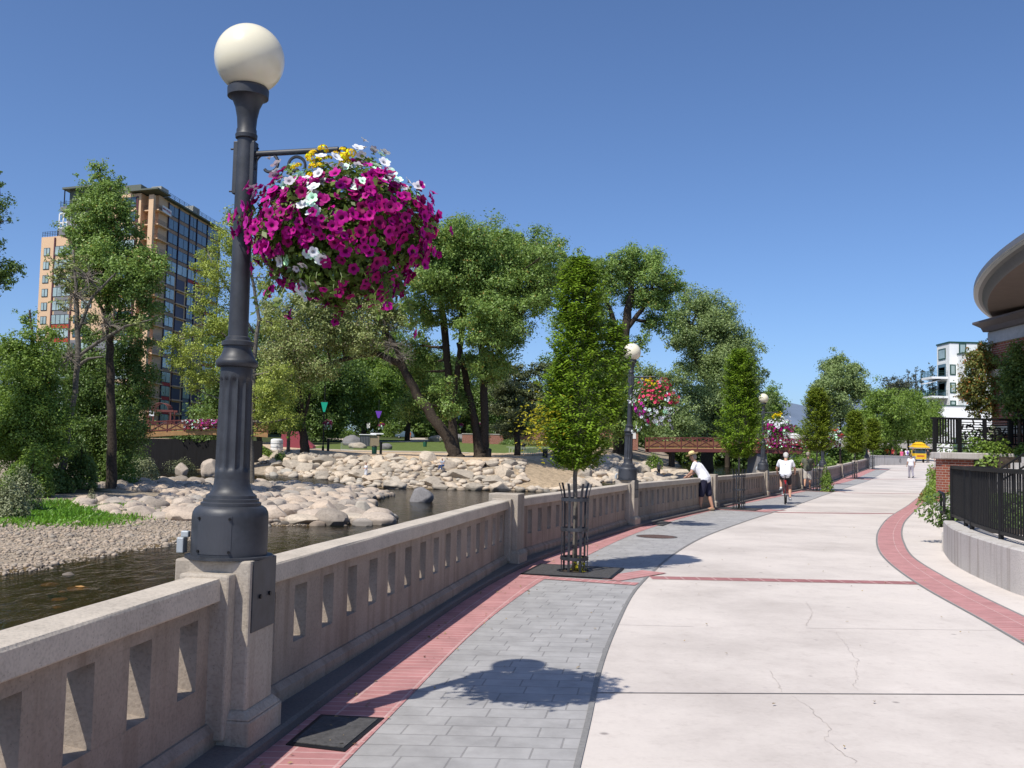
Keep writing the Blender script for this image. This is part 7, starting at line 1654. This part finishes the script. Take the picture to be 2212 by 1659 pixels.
# ------------------------------------------------------------------ bridges
rust_wood = colmat('red_brown_steel', (.14, .035, .030), .7); tanwood = plain('tan_timber', (.42, .24, .10), .85, 0, .15, 2)
def footbridge(label, A, B, arch, boxes, railh=1.2, panels=8, name='footbridge'):
    A, B = Vector(A), Vector(B); t = (B - A); L = t.length; t.normalize(); n = Vector((-t.y, t.x, 0)).normalized(); br_ = empty(name, (A + B) / 2, 0, label, 'bridge')
    def p(s, w, z): return A + t * s + n * w + Vector((0, 0, z + arch * 4 * (s / L) * (1 - s / L)))
    def sw(mb, w0, w1, z0, z1, k=12):
        b = len(mb.v)
        for i in range(k + 1):
            s = L * i / k; mb.v += [p(s, w0, z0), p(s, w1, z0), p(s, w1, z1), p(s, w0, z1)]
        for i in range(k):
            for j in range(4): mb.f.append([b + i*4 + j, b + (i+1)*4 + j, b + (i+1)*4 + (j+1) % 4, b + i*4 + (j+1) % 4]); mb.mi.append(0)
        mb.f += [[b, b+1, b+2, b+3], [b + k*4 + 3, b + k*4 + 2, b + k*4 + 1, b + k*4]]; mb.mi += [0, 0]
    mb = MB(); sw(mb, -1.5, 1.5, -.14, 0); mb.build('deck', tanwood, br_, world=True); mb = MB(); sw(mb, -1.62, -1.45, -.55, -.145); sw(mb, 1.45, 1.62, -.55, -.145); mb.build('girder', tanwood if arch > .2 else rust_wood, br_, world=True)
    for w in (-1.5, 1.5):
        mb = MB(); sw(mb, w - .05, w + .05, railh - .08, railh); sw(mb, w - .04, w + .04, .12, .2)
        for i in range(panels + 1): s = L * i / panels; mb.tube([p(s, w, -.2), p(s, w, railh + .04)], .07, 6)
        for i in range(panels):
            a, b = L * i / panels, L * (i + 1) / panels; mb.tube([p(a, w, .16), p(b, w, railh - .06)], .045, 5); mb.tube([p(b, w, .16), p(a, w, railh - .06)], .045, 5)
            for q in (.25, .5, .75): mb.tube([p(a + (b - a) * q, w, .16), p(a + (b - a) * q, w, railh - .06)], .018, 4)
        mb.build('railing', rust_wood, br_, world=True)
        mb = MB(); sw(mb, w * .985 - .012, w * .985 + .012, .22, railh - .5); mb.build('timber_panel', tanwood if arch > .2 else colmat('shaded_timber', (.24, .115, .05), .85), br_, world=True)  # wooden footbridge panels coloured darker to stand in for tree shade
    for q, (s0, s1) in enumerate(boxes):
        fb = empty('flower_box', p((s0 + s1) / 2, -1.75, railh - .6), 0, 'flower box of pink and white petunias on the ' + ('left footbridge railing' if arch > .2 else 'wooden footbridge, %s of three' % ('leftmost', 'middle', 'rightmost')[q]), 'flower box', 'flower boxes on the footbridges')
        mb = MB(); mb.add([p(s0, -1.95, railh - .75), p(s1, -1.95, railh - .75), p(s1, -1.6, railh - .75), p(s0, -1.6, railh - .75), p(s0, -1.95, railh - .45), p(s1, -1.95, railh - .45), p(s1, -1.6, railh - .45), p(s0, -1.6, railh - .45)], [(0, 3, 2, 1), (4, 5, 6, 7), (0, 1, 5, 4), (1, 2, 6, 5), (2, 3, 7, 6), (3, 0, 4, 7)]); mb.build('trough', rust_wood, fb, world=True)
        items = []; Pp = []; nfl_ = int((s1 - s0) * 34)
        for _ in range(nfl_):
            c = p(random.uniform(s0, s1), -1.78, 0) + Vector((random.uniform(-.1, .1), random.uniform(-.3, .1), railh - .45 + random.uniform(-.65, .5)))
            Pp += [c + Vector((random.uniform(-.1, .1), random.uniform(-.05, .2), random.uniform(-.1, .1))) for _ in range(4)]; col = random.choice(('magenta', 'pink', 'white', 'white', 'violet', 'wine'))
            items.append((col, random.randint(0, 3), Matrix.Translation(c - WL[fb.as_pointer()]) @ Vector((random.gauss(0, .5), -1, random.gauss(.4, .4))).to_track_quat('Z', 'Y').to_matrix().to_4x4() @ Matrix.Scale(random.uniform(.08, .13), 4)))
        merged_flowers('flowers', items, fb)['kind'] = 'stuff'
        Pn = np.array([tuple(x) for x in Pp]); quads_np('foliage', leaves(Pn, rng.normal(size=Pn.shape) + np.array([0, -.5, .6]), rng.uniform(.07, .12, len(Pn))), M['petunia_leaf'], fb)
    return br_
a, b = at(288, 937, 113), at(578, 935, 117)
footbridge('left footbridge with red brown rails, arched over the side channel in front of the tower', a, b, .35, [((470 - 408) / ppm(114) + 2.2, (470 - 288) / ppm(114))], 1.25, 8)
a, b = at(1398, 967, 121), at(1742, 972, 121)
L_ = (b - a).length
footbridge('wooden footbridge with red brown crossed rails at centre right, joining the walkway', a, b, .1, [(L_ * .66, L_ * .75), (L_ * .76, L_ * .85), (L_ * .86, L_ * .97)], 1.25, 10)
for px, lab in ((1636, 'stone pier under the wooden footbridge, left one'), (1706, 'stone pier under the wooden footbridge, right one')):
    P = at(px, 985, 121); mb = MB(); mb.box((P.x, 121, .3), (1.5, 3.0, 3.2), .2, taper=.85); mb.thing('bridge_pier', M['stone_grey'], lab, 'bridge pier', bevel=.05)
dkwall = concrete('shade_dark_river_wall', (.016, .0155, .017), 20, .6, True, .1, .8)  # near-black tone paints in the shade of footbridge and trees
a, b = at(250, 960, 119.5), at(640, 960, 122); mb = MB(); t_ = (b - a).normalized(); n_ = Vector((-t_.y, t_.x, 0)); f = fr(Vector((a.x, a.y, 0)), Vector((t_.x, t_.y, 0)), n_); obox(mb, f, 0, 17.5, 0, .8, -3.0, 1.9); mb.thing('retaining_wall', dkwall, 'retaining wall coloured dark for the shade under the left footbridge', 'wall')
# red arched arbor at the far end of the left footbridge
P = at(349, 912, 123); ar = empty('arbor', (P.x, 123, P.z - 1.2), 0, 'dark red arched trellis arbor at the left footbridge', 'arbor'); mb = MB(); zt_ = P.z
for x in (-1.35, 1.35):
    for y in (-.7, .7): mb.bx(P.x + x - .09, P.x + x + .09, 123 + y - .09, 123 + y + .09, zt_ - 1.2, zt_ + 1.3)
mb.each('post', rust_wood, ar, world=True)
mb = MB()
for y in (-.75, .75): mb.bx(P.x - 1.7, P.x + 1.7, 123 + y - .07, 123 + y + .07, zt_ + 1.302, zt_ + 1.55)
mb.build('beam', rust_wood, ar, world=True); mb = MB()
for y in (-.8, -.4, 0, .4, .8): mb.tube([(P.x + 1.05 * math.cos(q), 123 + y, zt_ + 1.55 + .85 * math.sin(q)) for q in [PI * k / 14 for k in range(15)]], .045, 5)
for q in [PI * k / 10 for k in range(11)]: mb.tube([(P.x + 1.05 * math.cos(q), 122.2, zt_ + 1.55 + .85 * math.sin(q)), (P.x + 1.05 * math.cos(q), 123.8, zt_ + 1.55 + .85 * math.sin(q))], .04, 5)
mb.build('trellis', rust_wood, ar, world=True)
mb = MB(); Q = at(328, 895, 120); mb.tube([(Q.x, 120, Q.z - 2.4), (Q.x, 120, Q.z + .3)], .05, 6); sgn = mb.thing('sign_post', M['iron'], 'small white sign on a post beside the red arbor', 'sign'); mb = MB(); mb.bx(-.30, .30, -.09, -.052, 2.2, 2.9); mb.build('sign_panel', M['white'], sgn)
# road bridge far behind
a, b = at(1590, 958, 185), at(1900, 958, 185); mb = MB(); rbz = at(1690, 951, 185).z
rbg = empty('road_bridge', (a.x + 10, 185, rbz - 3), 0, 'pale concrete road bridge crossing the river behind the wooden footbridge', 'bridge'); mb.bx(a.x, b.x + 20, 185, 195, rbz - 1.0, rbz); mb.build('deck', M['pale_conc'], rbg, world=True)
mb = MB(); mb.bx(a.x, b.x + 20, 184.9, 185.1, rbz + .85, rbz + 1.05); mb.bx(a.x, b.x + 20, 184.9, 185.1, rbz + .35, rbz + .5)
for q in range(22): mb.bx(a.x + q * 2, a.x + q * 2 + .3, 184.9, 185.1, rbz, rbz + .85)
mb.build('railing', M['pale_conc'], rbg, world=True)
def car(c, yaw, label, paint, kind='van', L=4.7, cat='car'):
    t = empty('parked_car' if kind == 'car' else 'parked_van', c, yaw, label, cat); Hh = 1.75 if kind == 'van' else 1.42; W_ = .92
    prof = [(-L/2, .35), (-L/2, .85), (-L/2 + .12, 1.0), (-L/2 + .5, Hh - .08), (-L/2 + .9, Hh), (.35, Hh), (1.15, 1.02), (L/2 - .25, .88), (L/2, .68), (L/2, .35)] if kind == 'van' else [(-L/2, .35), (-L/2, .88), (-1.55, .98), (-.95, Hh), (.25, Hh), (1.0, .98), (L/2 - .2, .82), (L/2, .6), (L/2, .35)]
    mb = MB(); n = len(prof); mb.v = [Vector((x, -W_ + (.10 if z > 1.05 else 0), z)) for x, z in prof] + [Vector((x, W_ - (.10 if z > 1.05 else 0), z)) for x, z in prof]
    mb.f = [list(range(n)), list(range(2*n - 1, n - 1, -1))] + [[i, n + i, n + (i+1) % n, (i+1) % n] for i in range(n)]; mb.mi = [0] * len(mb.f); mb.build('body', paint, t, bevel=.04)
    mb = MB(); z0, z1 = 1.06, Hh - .14; q = [(-L/2 + .55, z0), (-L/2 + .75, z1), (.30, z1), (.95, z0)] if kind == 'van' else [(-1.4, z0 - .02), (-.95, z1), (.2, z1), (.8, z0 - .02)]
    for s in (-1, 1): mb.add([(x, s * (W_ - .085), z) for x, z in q] + [(x, s * (W_ - .13), z) for x, z in q], [(0, 1, 2, 3), (7, 6, 5, 4), (0, 4, 5, 1), (1, 5, 6, 2), (2, 6, 7, 3), (3, 7, 4, 0)])
    mb.each('side_window', M['glass'], t)
    mb = MB(); mb.add([(1.12, -.72, 1.06), (1.12, .72, 1.06), (.42, .68, Hh - .06), (.42, -.68, Hh - .06)], [(0, 1, 2, 3)]); mb.v = [v + Vector((.03, 0, .03)) for v in mb.v]; mb.build('windscreen', M['glass'], t)
    for x in (-L/2 + .9, L/2 - .95):
        for s in (-1, 1):
            mb = MB(); mb.lathe([(.05, -.1), (.30, -.1), (.33, -.06), (.33, .06), (.30, .1), (.05, .1)], 18); mb.v = [Vector((v.x + x, v.z + s * .84, v.y + .33)) for v in mb.v]; w_ = mb.build('wheel', M['black'], t); mb = MB(); mb.lathe([(.01, -.11), (.19, -.11), (.19, .11), (.01, .11)], 14); mb.v = [Vector((v.x + x, v.z + s * .84, v.y + .33)) for v in mb.v]; mb.build('hub', M['grey_metal'], w_)
    return t
car(Vector((at(1716, 940, 189).x, 189, rbz)), 0.0, 'white car crossing the road bridge at the far right', M['white'], 'car')
def pz(px, Yp): x = at(px, 960, Yp).x; return Vector((x, Yp, zf(x, Yp)))
# ------------------------------------------------------------------ park furniture
car(pz(874, 246), PI, 'blue grey van parked beyond the lawn', colmat('van_blue', (.10, .16, .22), .3), 'van')
P = pz(886, 243); person(P, 1.0, 'person in an orange shirt standing by the blue grey van', None, (.75, .20, .05), (.5, .3, .2), 'shorts', voxel=.03)
def banner_pole(px, ytop, Yp, by0, by1, bw, col, cname, basket_y):
    base = pz(px, Yp); t = empty('banner_post', base, 0, 'tall dark park lamp post flying a %s pennant' % cname, 'banner post', 'banner posts in the park'); H = at(px, ytop, Yp).z - base.z; mb = MB(); mb.tube([(0, 0, 0), (0, 0, H)], [.09, .06], 8); mb.lathe([(.16, 0), (.16, .5), (.10, .6)], 10); mb.build('pole', M['black'], t)
    z1, z0 = at(px, by0, Yp).z - base.z, at(px, by1, Yp).z - base.z; w = bw / ppm(Yp) / 2; mb = MB(); mb.add([(-w, -.12, z1), (w, -.12, z1), (w * .25, -.12, z0), (-w * .25, -.12, z0), (-w, -.15, z1), (w, -.15, z1), (w * .25, -.15, z0), (-w * .25, -.15, z0)], [(0, 1, 2, 3), (7, 6, 5, 4), (0, 4, 5, 1), (1, 5, 6, 2), (2, 6, 7, 3), (3, 7, 4, 0)]); mb.build('pennant', colmat('pennant_' + cname, col, .8), t)
    mb = MB(); mb.tube([(-w, -.1, z1 + .05), (w, -.1, z1 + .05)], .03, 6); mb.tube([(0, 0, at(px, basket_y - 6, Yp).z - base.z), (.55, 0, at(px, basket_y - 6, Yp).z - base.z)], .025, 6); mb.build('arm', M['black'], t)
    P_ = base + Vector((.55, 0, at(px, basket_y - 8, Yp).z - base.z + .05)); basket(P_, 0, 'small red and white flower basket on the park post with the %s pennant' % cname, mix_col('wine', 'magenta', 'white', .6, cname == 'purple'), (.55, .5, .55), 110, 400, .10, seed=int(px)); return t
banner_pole(698, 828, 128, 869, 890, 15, (.0, .40, .28), 'teal', 916)
banner_pole(816, 862, 180, 888, 903, 14, (.14, .04, .42), 'purple', 922)
banner_pole(990, 880, 225, 890, 905, 13, (.02, .16, .60), 'blue', 922)
banner_pole(1033, 880, 225, 892, 901, 9, (.70, .07, .02), 'orange red', 920)
banner_pole(1083, 880, 225, 897, 909, 8, (.0, .30, .22), 'green', 920)
def bin_(px, Yp, s, label, col): P = pz(px, Yp); t = empty('litter_bin', P, 0, label, 'litter bin'); mb = MB(); mb.lathe([(.30 * s, 0), (.32 * s, .05), (.34 * s, .85 * s), (.36 * s, .9 * s)], 16); mb.build('barrel', col, t); mb = MB(); mb.lathe([(.37 * s, .9 * s), (.30 * s, 1.0 * s), (.14 * s, 1.08 * s)], 16); mb.build('lid', M['black'], t)
bin_(809, 128, 1.0, 'green barrel litter bin at the lawn edge, left of the leaning cottonwood', grn); bin_(1056, 119.5, 1.05, 'black litter bin at the foot of the forked cottonwood', M['black']); bin_(1178, 122, 1.0, 'black litter bin left of the yellow leaves of the first street tree', M['black'])
bin_(918, 170, 1.0, 'green litter bin on the lawn behind the leaning cottonwood', grn); bin_(740, 150, .9, 'green litter bin beside the red ramp', grn) if False else None; bin_(1131, 165, 1.0, 'dark litter bin in front of the pine', M['black'])
for px, Yp, lab in ((709, 127, 'thick dark bollard beside the teal banner post'), (823, 128, 'thick dark bollard beside the green barrel bin'), (989, 121, 'thick dark bollard right of the leaning cottonwood')):
    P = pz(px, Yp); mb = MB(); mb.lathe([(.17, 0), (.17, 1.35), (.20, 1.36), (.20, 1.55), (.08, 1.62)], 12, P); mb.thing('bollard', M['black'], lab, 'bollard', 'dark bollards along the park path')
P = pz(750, 140); t = empty('crowd_barrier', P, .1, 'silver crowd barrier on the lawn beside the pale boulder', 'barrier'); mb = MB(); mb.tube([(-.85, 0, .1), (-.85, 0, 1.15), (.85, 0, 1.15), (.85, 0, .1), (-.85, 0, .15)], .03, 6)
mb.build('frame', M['grey_metal'], t); mb = MB()
for q in range(13): x = -.75 + .125 * q; mb.tube([(x, 0, .15), (x, 0, 1.15)], .01, 4)
mb.build('bars', M['grey_metal'], t)
for px, Yp, w, h, lab in ((773, 152, 1.3, .9, 'pale boulder on the lawn beside the silver barrier'), (835, 150, .9, 1.0, 'grey boulder on the lawn right of the storage boxes'), (948, 215, 2.6, 1.5, 'big tan boulder behind the leaning cottonwood'), (985, 215, 2.8, 1.7, 'big grey boulder between the two big cottonwoods'), (762, 168, 1.6, 1.7, 'dark boulder left of the storage boxes')):
    P = pz(px, Yp); mb = MB(); mb.ico((P.x, P.y, P.z + h * .3), 1.0, 3, (w, w * .8, h * .7), None, .3); mb.thing('boulder', M['boulder'] if 'pale' in lab or 'tan' in lab else M['stone_grey'], lab, 'boulder', smooth=True)
P = pz(797, 165); sb_ = empty('storage_boxes', P, .15, 'grey and tan storage boxes with a pale top at the lawn edge', 'storage box'); s = 1 / ppm(165)
mb = MB(); mb.bx(-1.55, 0.1, -.8, .8, 0, 1.85); mb.build('grey_box', colmat('box_grey', (.12, .125, .14), .7), sb_, bevel=.03); mb = MB(); mb.bx(.14, 1.7, -.7, .9, 0, 1.75); mb.build('tan_box', colmat('box_tan', (.30, .23, .155), .8), sb_, bevel=.03)
mb = MB(); mb.bx(-1.7, 1.2, -.95, .95, 1.86, 2.0); mb.bx(.2, 2.4, -.3, .9, 2.02, 2.25); mb.build('pale_top', M['white'], sb_, bevel=.05); mb = MB()
for q in range(6): mb.bx(-1.5 + .27 * q, -1.42 + .27 * q, -.83, -.802, .1, 1.75)
mb.build('ribs', M['frame'], sb_)
P = pz(598, 130); tk = empty('water_tank', P, 0, 'pale grey tank behind the thin trunks at the top of the rock bank', 'tank'); mb = MB(); mb.lathe([(.78, .0), (.80, .1), (.80, 1.35), (.74, 1.5), (.4, 1.58)], 24); mb.build('tank_body', M['white'], tk, smooth=False); mb = MB()
for z in (.4, .9): mb.lathe([(.80, z), (.83, z + .03), (.83, z + .09), (.80, z + .12)], 24, cap=False)
mb.build('hoop', M['grey_metal'], tk)
P = pz(640, 140); mb = MB(); mb.v = [Vector(v) for v in ((-2.2, 0, 0), (2.4, 0, 0), (2.4, 0, .3), (-.2, 0, 2.4), (-2.2, 0, 2.4), (-2.2, 2, 0), (2.4, 2, 0), (2.4, 2, .3), (-.2, 2, 2.4), (-2.2, 2, 2.4))]; mb.v = [v + P for v in mb.v]; mb.f = [[0, 1, 2, 3, 4], [9, 8, 7, 6, 5], [0, 5, 6, 1], [1, 6, 7, 2], [2, 7, 8, 3], [3, 8, 9, 4], [4, 9, 5, 0]]; mb.mi = [0] * 7; mb.thing('ramp', colmat('dull_red', (.26, .045, .065), .8), 'dull red sloping ramp wall behind the thin trunks on the park bank', 'ramp')
for px0, px1, Yp, z1, lab in ((998, 1057, 205, 936, 'low red brick wall behind the forked cottonwood'), (1058, 1087, 203, 937, 'short red brick wall right of the forked cottonwood'), (1094, 1180, 225, 929, 'long red brick wall behind the pine')):
    a, b = pz(px0, Yp), pz(px1, Yp); zt_ = at(px0, z1, Yp).z; o_ = empty('brick_wall', (a + b) / 2, 0, lab, 'wall', 'low brick walls in the park'); mb = MB(); mb.bx(a.x, b.x, Yp, Yp + .6, a.z - 1, zt_ - .15); w_ = mb.build('wall', BK, o_, world=True); uvbox_brick(w_); mb = MB(); mb.bx(a.x - .1, b.x + .1, Yp - .1, Yp + .7, zt_ - .148, zt_); mb.build('cap', M['pale_conc'], o_, world=True)
bl_ = empty('bleachers', pz(1140, 135), 0, 'rows of pale green bench seats at the lawn edge behind the first street tree', 'bleachers'); alu = colmat('pale_green_metal', (.42, .48, .42), .5)
for q in range(6):
    a, b = pz(1100 - 6 * q + 24, 134 + q * 2.2), pz(1232, 134 + q * 2.2); z = zf(a.x, a.y) + .45 + .10 * q; mb = MB(); mb.bx(a.x, b.x, a.y, a.y + .5, z - .06, z)
    for k in range(5): x = a.x + .4 + (b.x - a.x - .8) * k / 4; mb.bx(x, x + .08, a.y + .1, a.y + .4, z - .9, z - .06)
    mb.build('bench_row', alu, bl_, world=True)
P = pz(1336, 175); hz = empty('brick_hut', P, 0, 'small dark brick park building behind the second lamp', 'building'); mb = MB(); mb.box((0, 0, 1.6), (6.5, 4, 4.0)); w_ = mb.build('wall', BK, hz); uvbox_brick(w_); mb = MB(); mb.box((0, 0, 3.75), (7.6, 5.2, .3)); mb.build('roof', colmat('dark_roof', (.05, .045, .045)), hz); mb = MB(); mb.box((1.2, -2.03, 1.5), (1.1, .05, 2.3)); mb.build('door', M['frame'], hz); mb = MB(); mb.box((2.4, -2.03, 2.2), (.9, .05, 1.2)); mb.build('sign', M['white'], hz)
P = pz(790, 235); mb = MB(); mb.tube([(0, 0, 0), (0, 0, 2.6)], .07, 6); mb.v = [v + P for v in mb.v]; o = mb.thing('basketball_hoop', M['iron'], 'white basketball backboard on a post far behind the park lawn', 'basketball hoop'); mb = MB(); mb.bx(-.9, .9, -.25, -.2, 2.5, 3.7); mb.build('backboard', M['white'], o); mb = MB(); mb.tube([(.23 * math.cos(q), -.5 + .23 * math.sin(q), 2.75) for q in [2 * PI * k / 12 for k in range(13)]], .02, 5, cap=False); mb.build('ring', redp, o)
shrub('young_tree', 'bright young conical tree on the lawn behind the blue grey van', 'tree', pz(896, 262), (2.9, 2.9, 7.0), .24, 1900, 'yellowgreen', stems=3, hollow=.1)
for px, Yp, w, h, mt, lab in ((745, 238, 3, 3.2, 'shade_tree', 'green bush behind the storage boxes'), (838, 256, 2.4, 5, 'shade_tree', 'light green bush left of the blue grey van'), (1110, 200, 4, 1.6, 'darkleaf', 'dark planting bed right of the short brick wall'), (1150, 198, 4, 1.6, 'autumn', 'planting bed with yellow flowers below the pine'), (700, 232, 5, 3, 'darkleaf', 'dark bush behind the teal banner post'), (560, 125, 2.6, 2.0, 'shade_tree', 'green bush on the bank right behind the near lamp post'), (1290, 170, 3.5, 2.2, 'darkleaf', 'dark bush left of the small brick park building'),
                               (430, 122, 3.2, 3.6, 'darkleaf', 'dark green bush behind the left footbridge flowers'), (398, 124, 2.2, 3.0, 'darkleaf', 'dark green bush right of the red arbor'), (466, 126, 3.0, 4.2, 'darkleaf', 'tall dark green bush behind the left footbridge, next to the near lamp')):
    P = pz(px, Yp)
    if 'footbridge' in lab or 'arbor' in lab: P.z = 1.6
    shrub('bush', lab, 'bush', P, (w, w * .8, h), .16, 1500, mt, stems=5)
# pale paths in the park
M['park_path'] = concrete('park_path', (.50, .43, .35), 12, .3, False, 0, .6)
def drape(name, pts, w, mat, z=.05):
    mb = MB()
    for i, p in enumerate(pts):
        t = (pts[min(i+1, len(pts)-1)] - pts[max(i-1, 0)]).normalized(); n = Vector((-t.y, t.x, 0)) * w / 2
        for s in (-1, -.33, .33, 1): q = p + n * s; mb.v.append(Vector((q.x, q.y, zf(q.x, q.y) + z)))
    for i in range(len(pts) - 1):
        for j in range(3): mb.f.append([i*4 + j, (i+1)*4 + j, (i+1)*4 + j + 1, i*4 + j + 1]); mb.mi.append(0)
    mb.build(name, mat)['kind'] = 'structure'
drape('path', resample([Vector((-36, 150, 0)), Vector((-22, 138, 0)), Vector((-14, 141, 0)), Vector((-6, 141, 0))], 40), 3.0, M['park_path'])
drape('path', resample([Vector((-40, 222, 0)), Vector((-28, 200, 0)), Vector((-20, 215, 0)), Vector((-24, 250, 0)), Vector((-10, 250, 0))], 40), 5.0, M['park_path'])
# ------------------------------------------------------------------ hills
def hill(px0, px1, ytop, Yd, seed):
    random.seed(seed); mb = MB(); n = 40; rows = 6
    for j in range(rows + 1):
        for i in range(n + 1):
            px = px0 + (px1 - px0) * i / n; e = math.sin(PI * i / n) ** .6; top = 960 - (960 - ytop) * e * (1 + .10 * math.sin(i * .9 + seed) + .05 * math.sin(i * 2.3)); P = at(px, top, Yd); u_ = j / rows; P.y -= (1 - u_) * Yd * .3; P.z = -30 + (P.z + 30) * u_ ** .8 * (1 + .05 * math.sin(i * 1.7 + j)); mb.v.append(P)
    for j in range(rows):
        for i in range(n): mb.f.append([j*(n+1) + i, j*(n+1) + i + 1, (j+1)*(n+1) + i + 1, (j+1)*(n+1) + i]); mb.mi.append(0)
    o = mb.build('hills', plain('haze_blue_hills', (.12, .16, .225), .95, 0, .15, .004), smooth=True); o['kind'] = 'structure'  # blue tone stands in for distance haze
hill(-700, 250, 700, 3600, 1); hill(1200, 2400, 862, 3900, 2)
